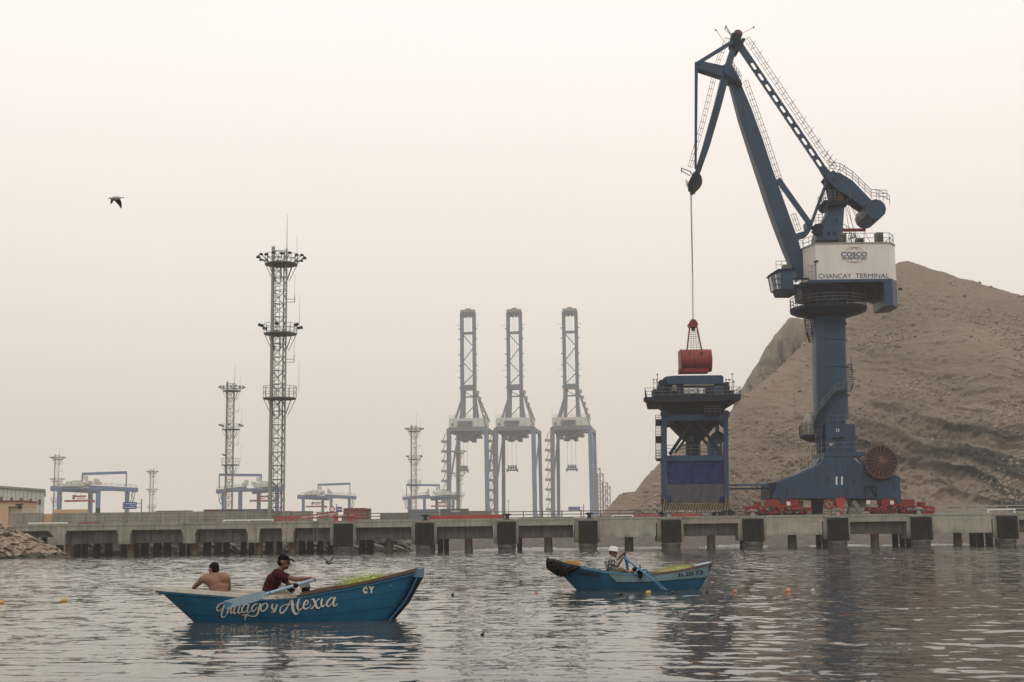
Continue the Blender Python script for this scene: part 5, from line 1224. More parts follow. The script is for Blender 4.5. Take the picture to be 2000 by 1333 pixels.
# gusset plates
for pts in ([(1302.6,822),(1316,822),(1308,834),(1302.6,836)], [(1414.4,821),(1400,821),(1408,832),(1414.4,836)]): hpp(pts, HF+.1, HF+.4, 'gusset', 'hop_dark')
# upper bin: flared body
def fr(py, a, b, yin): p, q = H(a, py), H(b, py); return [(p.x, HF+yin, p.z), (q.x, HF+yin, p.z), (q.x, HB-yin, p.z), (p.x+1.0, HB-yin, p.z)]
mb = MB(); mb.rings([fr(811,1302,1413,.05), fr(807,1302,1413,-.0), fr(782,1280,1428,-1.0), fr(776,1280,1428,-1.0)]); binn = mb.build('bin_body', M['hop_dark'], hp)
for px in (1318,1345,1372,1399): MB().beam(P(1302+(px-1280)*.75, 808, HF-.02), P(px-4+(px-1358)*.12, 783, HF-1.03), .14, .1).build('rib', M['hop_dark'], binn)
mb = MB(); mb.pprism([(1259,776),(1447,770),(1447,775),(1410,783),(1290,786),(1260,783)], HF-1.9, HF-.2, HF-1.9)
mb.build('platform_edge', M['hop_dark'], hp)
z = P(1353, 777, HF-1.9).z
xa, xb = P(1260,777,HF-1.9).x, P(1447,777,HF-1.9).x
dk = MB().zprism([(xa,HF-1.85),(xb,HF-1.85),(xb,HB+1.4),(xa+1.3,HB+1.4)], z-.28, z+.0).build('platform_deck', M['hop_dark'], hp)
MB().rail([(xa,HF-1.85,z),(xb,HF-1.85,z),(xb,HB+1.4,z),(xa+1.3,HB+1.4,z),(xa,HF-1.85,z)], 1.15, 1.0, .036, 2).build('handrail', M['rail'], dk)
zt0 = z
# bin superstructure : screens
hpp([(1296,776),(1296,752),(1300,749),(1300,737),(1315,735),(1408,734),(1412,737),(1412,750),(1416,754),(1416,774)], HF-.4, HF+.1, 'front_screen', 'hop_dark')
hpp([(1299,748),(1301,736.5),(1407,735.5),(1410,749)], HF-.62, HF-.42, 'top_screen', 'hop_blue')
hpp([(1302,748),(1407,747),(1407,751),(1302,752)], HF-.8, HF-.63, 'screen_rail', 'hop_blue')
hpp([(1334,752.5),(1392,752),(1392,755.5),(1334,756)], HF-.95, HF-.64, 'walkway_beam', 'duct')
hpp([(1296,776),(1296,752),(1300,737),(1408,734),(1412,737),(1416,774)], HB-.1, HB+.3, 'rear_screen', 'hop_dark')
for px, s_ in ((1300, 1), (1410, -1)):
    p = H(px, 750); MB().bb(p.x-.1, p.x+.1, HF+.1, HB-.1, z, H(px, 737).z).build('side_screen', M['hop_dark'], hp)
# clutter: motors, housings on the deck
for (x0,y0,x1,y1,dy,m) in ((1274,760,1284,776,-1.2,'hop_dark'),(1284,753,1297,775,-.9,'hop_dark'),(1287,742,1299,754,-.2,'hop_dark'),(1313,752,1322,764,-.95,'duct'),(1318,758,1334,770,-.9,'hop_dark'),(1380,758,1394,769,-1.0,'hop_dark'),(1396,752,1414,775,-.75,'hop_blue'),(1415,752,1426,774,-1.0,'hop_dark'),(1424,762,1434,775,-1.3,'hop_dark'),(1414,746,1424,752,-.3,'hop_dark')):
    a, b = P(x0,y0,HF+dy), P(x1,y1,HF+dy); mb = MB(); mb.rings([[(a.x,HF+dy,b.z),(b.x,HF+dy,b.z),(b.x,HF+dy+1,b.z),(a.x,HF+dy+1,b.z)],[(a.x,HF+dy,a.z-.15),(b.x,HF+dy,a.z-.15),(b.x,HF+dy+1,a.z-.15),(a.x,HF+dy+1,a.z-.15)],[(a.x+.12,HF+dy+.15,a.z),(b.x-.12,HF+dy+.15,a.z),(b.x-.12,HF+dy+.9,a.z),(a.x+.12,HF+dy+.9,a.z)]]); mb.build('drive_housing', M[m], dk)
mb = MB()
for px, py in ((1277,742),(1284,732),(1283,742),(1424,742),(1430,731),(1418,742),(1433,745)): mb.tube(P(px,776,HF-1), P(px,py,HF-1), .035, n=4); mb.ball(P(px,py,HF-1), .1)
mb.path([P(1274,748,HF-1),P(1290,748,HF-1)], .03, 4); mb.path([P(1416,742,HF-1),P(1432,742,HF-1)], .03, 4); mb.path([P(1416,748,HF-1),P(1436,748,HF-1)], .03, 4)
mb.build('mast_lights', M['steel_dark'], dk, kind='stuff')
for x0, x1, s_ in ((1335.5,1361.5,'SGMC'),(1363,1376.5,'11')):
    a, b = P(x0,758.5,HF-1.1), P(x1,768.5,HF-1.1); o = MB().bb(a.x,b.x,HF-1.12,HF-1.05,b.z,a.z).build('number_board', M['white_letter'], hp)
    mb = MB(); m_ = 1.1; text_px(mb, s_, x0+m_, 759.6, x1-m_, 767.5, lambda u,v: P(u,v,HF-1.14), 0.0); mb.build('lettering', M['black_letter'], o)
# lower gallery
a = H(1377, 809, HF-.9); b = H(1407, 809, HF-.9); g = MB().bb(a.x,b.x,HF-.95,HF+.0,a.z-.12,a.z).build('gallery', M['hop_dark'], hp); MB().rail([(a.x,HF-.9,a.z),(b.x,HF-.9,a.z)], 1.05*.85, .55, .034, 2).build('handrail', M['rail'], g)
# funnel + chute
mb = MB()
mb.rings([[(P(a_,py,HF+3.6).x, HF+3.6+s_*d, P(1355,py,HF+3.6).z) for a_, s_ in ((x0,-1),(x1,-1),(x1,1),(x0,1))] for py, x0, x1, d in ((862,1338,1370,1.0),(822,1305,1404,3.2),(812,1303,1412,3.4))]); mb.build('funnel', M['hop_dark'], hp)
mb = MB(); a, b = P(1342,862,HF+3), P(1368,889,HF+3); mb.bb(a.x,b.x,HF+2.8,HF+4.6,b.z,a.z); mb.build('chute', M['hop_dark'], hp)
a, b = P(1345,847,HF+2.2), P(1356,862,HF+2.2); MB().bb(a.x,b.x,HF+2.2,HF+2.8,b.z,a.z).build('control_box', M['hop_blue'], hp)
for x0,y0,x1,y1 in ((1344,866,1350,886),(1354,874,1362,886),(1363,868,1368,880)): a,b=P(x0,y0,HF+2.6),P(x1,y1,HF+2.6); MB().bb(a.x,b.x,HF+2.55,HF+2.79,b.z,a.z).build('valve_box', M['blue_dark'], hp)
# generator cabinet
a, b = P(1385,859,HF+1.2), P(1411,889,HF+1.2); mb = MB(); mb.bb(a.x,b.x,HF+1.2,HF+2.8,b.z,a.z); cabn = mb.build('generator_cabinet', M['hop_blue'], hp)
for k in range(1,4): x = a.x+(b.x-a.x)*k/4; MB().bb(x-.02,x+.02,HF+1.17,HF+1.199,b.z+.1,a.z-.1).build('door_seam', M['blue_dark'], cabn)
q = P(1404,870,HF+1.1); MB().bb(q.x-.12,q.x+.12,HF+1.12,HF+1.18,q.z-.1,q.z+.1).build('label_plate', M['white_letter'], cabn)
q = P(1401,856,HF+2.0); MB().lathe((q.x,HF+2.0,q.z), [(.72,-.7),(.72,.7)], 16, 'Y').build('fan_housing', M['blue_dark'], hp)
MB().rail([P(1303,890,HF+.3), P(1413,890,HF+.3)], 1.15, .95, .036, 2).build('middle_handrail', M['rail'], hp)
zd = P(1355, 890.5, HF+.6).z; MB().bb(H(1303,890).x, H(1413,890).x, HF+.6, HB-.6, zd-.15, zd).build('middle_floor', M['hop_dark'], hp)
# curtains with folds
def curtain(nm, x0, x1, pt, pb, Y, m, amp, seed):
    nx, nz = 70, 14; a = H(x0, pt, Y); b = H(x1, pt, Y); zt, zb_ = a.z, H(x0, pb, Y).z
    U, V = np.meshgrid(np.linspace(0,1,nx), np.linspace(0,1,nz), indexing='xy')
    XX = a.x + (b.x-a.x)*U; ZZ = zt + (zb_-zt)*V
    YY = Y + amp*fbm(U*9+V*2.2, V*1.3, 4, seed) + amp*.5*np.sin(U*40+V*4)*(V+.2)
    ZZ = ZZ + (V > .99)*0.15*fbm(U*6, U*0, 3, seed)
    o = grid_mesh(nm, XX, YY, ZZ, M[m]); o.parent = hp; o.data.transform(Matrix.Translation(-Vector(hp['_o']))); return o
curtain('curtain', 1302, 1416, 900, 949, HF+.25, 'tarp_blue', .22, 5)
curtain('lower_curtain', 1300, 1418, 947, 984, HF+.05, 'tarp_grey', .1, 8)
for a in (1302, 1407): MB().pprism([(a,984),(a+8,984),(a+(10 if a < 1350 else -2),972),(a+(1 if a < 1350 else 8),966)], HF-.08, HF-.03).build('curtain_patch', M['tarp_blue'], hp)
for yy in (HF+.5, HB-.5):
    pass
o = curtain('side_curtain', 1302, 1416, 900, 983, HB-.3, 'tarp_blue', .15, 15)
# hazard striped skirt: box with separate yellow stripes
def striped(x0, x1, y0, y1, Y, n, tilt=1, nm='striped_skirt'):
    a, b = P(x0,y0,Y), P(x1,y1,Y); o = MB().bb(a.x,b.x,Y,Y+.3,b.z,a.z).build(nm, M['steel_dark'], hp)
    w_ = (b.x-a.x)/n; h = a.z-b.z; s_ = min(h*.9, w_*1.4)*tilt
    for i in range(n):
        xs = a.x+i*w_; 
        pts = [(xs, b.z),(xs+w_*.5, b.z),(xs+w_*.5+s_*.6, a.z),(xs+s_*.6, a.z)]
        pts = [(min(max(p,a.x),b.x), q) for p,q in pts]
        MB().prism(pts, Y-.02, Y-.004).build('yellow_stripe', M['yellow'], o)
striped(1304, 1412, 984.5, 994, HF-.15, 21)
striped(1293, 1303.5, 976, 1000, HF-.2, 2); striped(1413, 1425, 975, 998, HF-.2, 2)
for px in (1299, 1419):
    for Y in (HF+.1, HB-.3):
        a = P(px, 1000, Y) if Y < HF+1 else P(px+(12 if px < 1350 else 0), 1000, HF); mb = MB(); mb.prism([(a.x-.55,DZ+.45),(a.x+.55,DZ+.45),(a.x+.3,a.z+.1),(a.x-.3,a.z+.1)], Y-.3, Y+.3); mb.build('foot', M['hop_dark'], hp)
        for d in (-.38, .38): MB().lathe((a.x+d, Y-.1, DZ+.3), [(.27,-.1),(.3,-.08),(.3,.08),(.27,.1)], 12, 'Y').build('wheel', M['steel_dark'], hp)
a = P(1288, 1002, HF); MB().beam((a.x-.1,HF,DZ+.3), (a.x+.5,HF,DZ+.6), .3, .2).build('rail_clamp', M['hop_dark'], hp)
a = P(1434, 1003, HF); MB().beam((a.x-.5,HF,DZ+.6), (a.x+.1,HF,DZ+.25), .3, .2).build('rail_clamp', M['hop_dark'], hp)
ladder('drop_ladder', P(1382,1005,HF-.5), P(1368,992,HF-.4), .35, par=hp); 
# access ladder tower at left
mb = MB(); Y = HF+1.0
for px in (1280.5, 1291): mb.tube(P(px,812,Y), P(px,899,Y), .04, n=4)
for k in range(26): py = 826 + k*2.9; mb.tube(P(1281,py,Y), P(1291,py,Y), .032, n=4)
for py in (826, 859): mb.beam(P(1280,py,Y), P(1293,py,Y), .8, .08)
lt = mb.build('access_ladder', M['steel_dark'], hp)
mb = MB(); mb.pprism([(1282,896),(1293,896),(1293,901),(1283,901)], Y-.5, Y+.6, Y); mb.build('landing', M['hop_dark'], hp)
MB().rail([P(1282,896,Y-.4), P(1293,896,Y-.4)], .9, .3, .034, 2).rail([P(1280.5,826,Y-.4), P(1293,826,Y-.4)], .85, .35, .034, 2).build('landing_handrail', M['rail'], hp)
mb = MB(); mb.path([P(1292.3,905,HF+.1), P(1292.3,985,HF+.1)], .05, 5)
for k in range(6): mb.ball(P(1291.5, 912+k*13, HF+.1), .09, 6, 4)
mb.build('cable_run', M['steel_dark'], hp)
# ================================================================== LIGHT MASTS (built once in metres, 32 m tall, then copied)
def make_mast(label, levels=3):
    """local coordinates: origin at foot, height 32 m. parts share one design"""
    t = thing('light_mast', label, 'light mast', (0,0,0), 'lattice floodlight masts across the port')
    Ht = 33.6; rad = .98
    A = [math.radians(a) for a in (200, 320, 80)]
    # left leg thick (service tube), others slimmer
    cor = [Vector((rad*math.cos(a), rad*math.sin(a), 0)) for a in A]
    for i, c in enumerate(cor):
        MB().tube(c, c + Vector((0,0,Ht + (.5 if i == 0 else .2))), (.24, .115, .10)[i], (.20, .10, .08)[i], n=10).build('leg', M['galv'], t)
    br = MB(); n = 21; s_ = Ht/n
    for k in range(n):
        for i in range(3):
            a, b = cor[i], cor[(i+1)%3]; z0, z1 = Vector((0,0,k*s_)), Vector((0,0,(k+1)*s_))
            br.tube(a+z1, b+z1, .042, n=4)
            br.tube((a+z0) if k%2 else (b+z0), (b+z1) if k%2 else (a+z1), .038, n=4)
            m_ = (a+b)/2; br.tube(m_+z0+Vector((0,0,s_/2)), (a if k%2 else b)+z1, .035, n=4)
    br.build('lattice_bracing', M['galv_dark'], t, kind='stuff')
    ld = MB(); c = (cor[0]*.55 + cor[1]*.25)
    for d in (-.25, .25): ld.tube(c+Vector((d,0,0)), c+Vector((d,0,Ht-1)), .035, n=4)
    for k in range(int(Ht/.45)): ld.tube(c+Vector((-.25,0,k*.45)), c+Vector((.25,0,k*.45)), .03, n=4)
    for k in range(int(Ht/.8)):
        z_ = 1.5+k*.8
        if z_ > Ht-1: break
        ld.path([c+Vector((-.3,0,z_)), c+Vector((-.32,-.5,z_)), c+Vector((.32,-.5,z_)), c+Vector((.3,0,z_))], .028, 4)
    ld.build('caged_ladder', M['galv_dark'], t, kind='stuff')
    for j, z_ in enumerate((15.9, 23.6, 32.0)):
        r0 = 1.95
        p = MB().lathe((0,0,z_), [(.9, -.08), (r0, -.08), (r0, .05), (.9, .05)], 20).build('platform', M['galv_dark'], t)
        st = MB()
        for i in range(8):
            a = 2*math.pi*i/8+.2; st.tube((.95*math.cos(a), .95*math.sin(a), z_-2.0), (r0*.95*math.cos(a), r0*.95*math.sin(a), z_-.1), .05, n=4)
        st.build('platform_struts', M['galv_dark'], p, kind='stuff')
        R = MB(); pts = [(r0*math.cos(2*math.pi*i/16), r0*math.sin(2*math.pi*i/16), z_) for i in range(17)]
        R.rail(pts, 1.15 + (.25 if j == 0 else 0), .8, .035, 1); R.build('handrail', M['galv'], p, kind='stuff')
        if j == 2:
            for i in range(18):
                a = 2*math.pi*i/18; rr_ = 2.75; h_ = Vector((rr_*math.cos(a), rr_*math.sin(a), z_+.75+.12*(i%2)))
                f = MB().rings([[h_+Vector((q*math.cos(b), q*math.sin(b), zz)) for b in [2*math.pi*m_/8 for m_ in range(8)]] for q, zz in ((.27,-.08),(.25,.02),(.12,.17))]).build('floodlight', M['steel_dark'], t)
                MB().tube((1.9*math.cos(a), 1.9*math.sin(a), z_+.3), h_, .05, n=4).build('lamp_arm', M['galv_dark'], f)
        if j == 1:
            for i in range(6):
                a = 2*math.pi*i/6+.5; h_ = Vector((2.4*math.cos(a), 2.4*math.sin(a), z_+.9)); MB().beam(h_-Vector((.3*math.cos(a),.3*math.sin(a),.1)), h_+Vector((.35*math.cos(a),.35*math.sin(a),.05)), .35, .12).build('floodlight', M['steel_dark'], t)
    an = MB()
    an.tube(cor[1]*1.0+Vector((0,0,Ht)), cor[1]+Vector((0,0,Ht+4.3)), .045, .02, n=5)
    for x, z0, z1 in ((1.9, Ht-.3, Ht+2.0),(2.3, 24.6, 28.2),(2.3, 16.6, 20.4)): an.tube((x,-.3,z0), (x,-.3,z1), .028, .015, n=4)
    for z_ in (27.7, 20.5):
        an.tube((.8,-.3,z_), (1.75,-.3,z_), .04, n=4); an.tube((.8,-.3,z_-.35), (1.75,-.3,z_-.35), .04, n=4); an.tube((1.7,-.3,z_-.4), (1.7,-.3,z_+.5), .05, n=4); an.tube((1.7,-.3,z_), (1.7,-.3,z_+3), .02, n=4)
    an.build('antennas', M['galv_dark'], t, kind='stuff')
    return t
mast0 = make_mast('tallest grey lattice light mast standing left of centre with three round platforms')
def place_mast(o, px, pytop, pybase_hidden, Y, zg=2.3):
    a = P(px, pytop, Y); zt = a.z; k = (zt - zg)/33.6
    b = P(px, 1000, Y); o.location = (b.x, Y, zg); return k
k = place_mast(mast0, 543.5, 491, 1003, 176)
mast0.scale = (k*1.0, k*1.0, k)
MASTS = [(448.5, 750, 352, 1.0, 'second tallest grey light mast, with a small bird on its lowest platform'),
         (809.5, 833, 520, 1.0, 'light mast of middle height standing just left of the left quay crane'),
         (897, 878, 640, 1.0, 'light mast seen through the legs of the left quay crane'),
         (109.5, 890, 640, 1.05, 'leftmost light mast, behind the left yard crane'),
         (296, 918, 760, 1.0, 'short distant light mast standing alone right of the left yard crane')]
for px, pt, Y, kw, lb in MASTS:
    o = copy_tree(mast0, skip=('caged_ladder',) if Y > 500 else ()); o['label'] = lb
    k = place_mast(o, px, pt, 0, Y); o.scale = (k*kw, k*kw, k)
# thin lattice masts far right
def thin_mast(px, pt, Y, lb, w=3.0):
    a = P(px, 1000, Y); zt = P(px, pt, Y).z; t = thing('lattice_mast', lb, 'mast', (a.x, Y, 2.3), 'thin pale lattice masts beside the hill')
    for dx in (-w/2, w/2):
        for dy in (-w/2, w/2): MB().beam((a.x+dx, Y+dy, 2.3), (a.x+dx, Y+dy, zt), .34, .34).build('leg', M['galv'], t)
    mb = MB(); n = int((zt-2.3)/3.2); s_ = (zt-2.3)/n
    for k in range(n):
        z0 = 2.3+k*s_
        for dy in (-w/2, w/2): mb.beam((a.x-w/2, Y+dy, z0), (a.x+w/2, Y+dy, z0+s_), .2, .2); mb.beam((a.x-w/2, Y+dy, z0+s_), (a.x+w/2, Y+dy, z0+s_), .2, .2)
    mb.build('lattice_bracing', M['galv'], t, kind='stuff')
thin_mast(1167, 915, 620, 'tallest and leftmost of the thin pale lattice masts beside the hill'); thin_mast(1174, 925, 640, 'second from left of the thin pale lattice masts beside the hill', 2.6)
thin_mast(1182.5, 943, 660, 'third from left of the thin pale lattice masts beside the hill', 2.4); thin_mast(1188, 950, 680, 'shortest and rightmost of the thin pale lattice masts beside the hill', 2.2)

# ================================================================== QUAY CRANES (ship-to-shore, boom raised)
YS = 810.0; MP = YS/F
def make_sts(label):
    """local metres: x right, y away, z up from ground at 2.3. centre x=0 at boom centre"""
    t = thing('quay_crane', label, 'crane', (0,0,0), 'ship-to-shore quay cranes with raised booms')
    def Z(py): return P(1119, py, YS).z - 2.3
    def XX(px): return (px - 1118.5)*MP
    def bx(x0, x1, y0, y1, z0, z1, nm, m, par=t): return MB().bb(x0, x1, y0, y1, z0, z1).build(nm, M[m], par)
    # legs
    dep = 30.0
    for s_ in (-1, 1):
        xo = s_*37*MP
        for yy, nm in ((0, 'leg'), (dep, 'leg')):
            mb = MB(); mb.beam((xo, yy, Z(834)), (xo + s_*.4, yy, 0), 2.4 if yy == 0 else 1.9, 2.4, up=(0,1,0)); mb.build(nm, M['sts_grey' if s_ < 0 else 'sts_blue'], t)
        MB().beam((xo, 0, 12), (xo, dep, 12), 2.0, 1.4, up=(0,0,1)).build('sill_beam', M['sts_blue'], t)
        MB().beam((xo, 0, 30), (xo, dep, Z(840)), .9, .9).build('side_brace', M['sts_blue'], t)
        MB().beam((xo, 0, Z(838)), (xo, dep, Z(838)), 1.6, 2.2, up=(0,0,1)).build('top_side_beam', M['sts_grey'], t)
        bx(xo-2.4, xo+2.4, -3, 3, 0, 1.6, 'wheel_bogie', 'sts_grey')
    for yy in (0, dep): bx(-37*MP, 37*MP, yy-.9, yy+.9, Z(840), Z(832), 'portal_beam', 'sts_grey')
    # machinery house
    hs = bx(XX(1080), XX(1150), 2, 20, Z(832), Z(814), 'machinery_house', 'sts_white')
    for px in (1090, 1101, 1138): bx(XX(px)-.1, XX(px)+.1, 1.85, 1.99, Z(831), Z(815), 'panel_seam', 'galv', hs)
    bx(XX(1085), XX(1088), 1.8, 1.99, Z(829), Z(824), 'vent', 'steel_dark', hs)
    MB().rail([(XX(1080), 2, Z(814)), (XX(1150), 2, Z(814))], 1.6, 3, .1, 1).build('roof_handrail', M['galv'], hs)
    for x0, x1, y0, y1 in ((1098,1127,820,824),(1098,1127,826,829)): bx(XX(x0), XX(x1), .4, 1.8, Z(y1), Z(y0), 'walkway_box', 'sts_grey')
    # underslung gear
    for k, (x0,x1,y0,y1,m) in enumerate(((1088,1140,833,841,'sts_grey'),(1094,1136,841,848,'sts_grey'),(1104,1128,848,856,'sts_grey'),(1130,1140,846,852,'galv'),(1092,1098,846,855,'galv'),(1120,1127,850,859,'sts_grey'),(1100,1110,852,858,'sts_grey'))):
        bx(XX(x0), XX(x1), 3+k*1.3, 12+k, Z(y1), Z(y0), 'trolley_gear', m)
    for a, b in (((1092,855),(1128,840)),((1110,856),(1140,842)),((1090,840),(1102,850))): MB().beam((XX(a[0]), 2, Z(a[1])), (XX(b[0]), 2, Z(b[1])), .8, .8).build('trolley_brace', M['sts_grey'], t)
    # raised boom
    zt, zb = Z(607), Z(832)
    for s_ in (-1, 1):
        xx = s_*12.3*MP
        bx(xx-.95, xx+.95, 2.5, 5.5, zb, zt, 'boom_girder', 'sts_grey')
        for py in (640, 660, 690, 712, 735): bx(xx+s_*.96, xx+s_*1.9, 2.5, 3.5, Z(py), Z(py-2), 'boom_bracket', 'galv')
        for py in (632, 721): MB().tube((xx, 2.2, Z(py)), (xx+s_*3.6, 2.2, Z(py)-.1), .12, n=4).build('boom_antenna', M['galv'], t)
    bx(-13.5*MP, 13.5*MP, 2, 6, Z(612), zt, 'boom_tip_beam', 'sts_grey'); bx(-14*MP, 14*MP, 1.5, 6, zt+.02, zt+1.6, 'tip_walkway', 'galv')
    for px in (-9, -3, 4, 10): bx(px*MP-.7, px*MP+.7, 2.6, 5, Z(616), Z(611), 'tip_sheave', 'sts_grey')
    MB().bb(-5*MP, 5*MP, 3, 5, zt+1.6, zt+2.6).build('tip_housing', M['galv'], t)
    bx(-12*MP, 12*MP, 2.6, 5.4, Z(649), Z(645), 'boom_cross_beam', 'sts_grey')
    bx(-13*MP, 13*MP, 1.8, 6, Z(759), Z(749), 'boom_cross_beam', 'sts_grey')
    bx(-12*MP, 12*MP, 2.6, 5.4, Z(773), Z(771), 'boom_cross_beam', 'sts_grey')
    zz = [649, 675, 703, 727, 748]
    for k in range(4):
        a, b = (-1, 1) if k % 2 == 0 else (1, -1)
        MB().beam((a*11*MP, 4, Z(zz[k])), (b*11*MP, 4, Z(zz[k+1])), .5, .5).build('boom_diagonal', M['sts_grey'], t)
    for a, b in (((-11,761),(11,772)),((11,790),(-11,812))): MB().beam((a[0]*MP, 4, Z(a[1])), (b[0]*MP, 4, Z(b[1])), .45, .45).build('boom_diagonal', M['sts_grey'], t)
    for x in (-5, 0, 5): MB().beam((x*MP, 3.5, Z(749)), (x*MP*.7, 3.5, Z(614)), .13, .13).build('boom_rope', M['galv'], t)
    # A frame
    apex = Z(758)
    for s_ in (-1, 1):
        MB().beam((s_*9*MP, 8, apex), (s_*(26 if s_ < 0 else 12)*MP, 3, Z(815)), 1.3, 1.3).build('a_frame_leg', M['sts_blue'], t)
        MB().beam((s_*10*MP, 8, apex), (s_*14*MP, 14, Z(815)), 1.1, 1.1).build('a_frame_leg', M['sts_blue'], t)
        MB().beam((s_*11*MP, 9, apex), (s_*30*MP, 24, Z(815)), 1.1, 1.1).build('back_stay', M['sts_grey'], t)
    MB().beam((12*MP, 8, apex), (37*MP, 1, Z(833)), .8, .8).build('stair_stringer', M['sts_grey'], t)
    for k in range(5): 
        u = (k+.6)/5; x = 12*MP+(25*MP)*u*.75; zc = apex+(Z(833)-apex)*u*.8; MB().bb(x+.4, x+2.2, 1, 4, zc-.6, zc+1.2).build('stair_landing', M['galv'], t)
    for k in range(6): 
        px = -13-(k%3)*1.2; MB().bb((13.5)*MP*(-1)-1.2, -13.5*MP-.1, 3, 5, Z(755+k*.1)-.4, Z(752)).build('apex_bracket', M['galv'], t) if k == 0 else None
    # zigzag stair on left leg
    for k in range(10):
        z0 = 4 + k*(Z(836)-6)/10; MB().bb(-37*MP-4.6, -37*MP-1.5, -1, 2, z0, z0+1.4).build('stair_landing', M['galv'], t)
        MB().beam((-37*MP-4.2, 0, z0), (-37*MP-2, 0, z0+(Z(836)-6)/10), .25, 1.2).build('stair_flight', M['galv'], t)
    # spreader hanging
    return t
def spreader(label, px, py, Y, w_, m='sts_grey', ztop=None, name='container_spreader', kx=1):
    c = P(px, py, Y); t = thing(name, label, 'spreader', (c.x, Y, c.z-1.5), 'container spreaders hanging from the quay cranes')
    MB().bb(c.x-w_/2, c.x+w_/2, Y-1, Y+1, c.z-1.6, c.z-.8).build('frame_beam', M[m], t)
    for s_ in (-1, 1): MB().bb(c.x+s_*w_/2-.4, c.x+s_*w_/2+.4, Y-1.2, Y+1.2, c.z-2.3, c.z-.4).build('end_beam', M[m], t)
    MB().bb(c.x-w_*.42, c.x+w_*.42, Y-.8, Y+.8, c.z, c.z+.9).build('headblock', M[m], t)
    for k in range(4): x = c.x-w_*.36+w_*.24*k; MB().bb(x-.5, x+.5, Y-.6, Y+.6, c.z-.8, c.z+1.8).build('sheave', M[m], t)
    if ztop:
        for s_ in (-.42, 0, .42): MB().beam((c.x+s_*w_, Y, c.z+.9), (c.x+s_*w_*.95, Y, ztop), .14, .14).build('rope', M['galv'], t)
    return t
sts0 = make_sts('right quay crane of the three, with its boom raised, nearest to the hill')
for i, (px, dz, lb) in enumerate(((1118.5, 0, None), (1007, 0, 'middle quay crane of the three hazy blue-grey cranes with raised booms'), (914.5, 0, 'left quay crane of the three, a light mast showing between its legs'))):
    o = sts0 if i == 0 else copy_tree(sts0)
    if lb: o['label'] = lb
    b = P(px, 1000, YS); o.location = (b.x, YS, 2.3); o.rotation_euler = (0, 0, math.radians(-8))
spreader('spreader with ropes hanging inside the right quay crane', 1117, 914, YS+14, 6.0, ztop=P(1117, 856, YS).z)
spreader('spreader with ropes hanging inside the middle quay crane', 1000.5, 915, YS+14, 6.2, ztop=P(1000, 856, YS).z)
spreader('small spreader hanging beside the light mast inside the left quay crane', 906, 916, YS+14, 5.0, ztop=P(906, 856, YS).z)
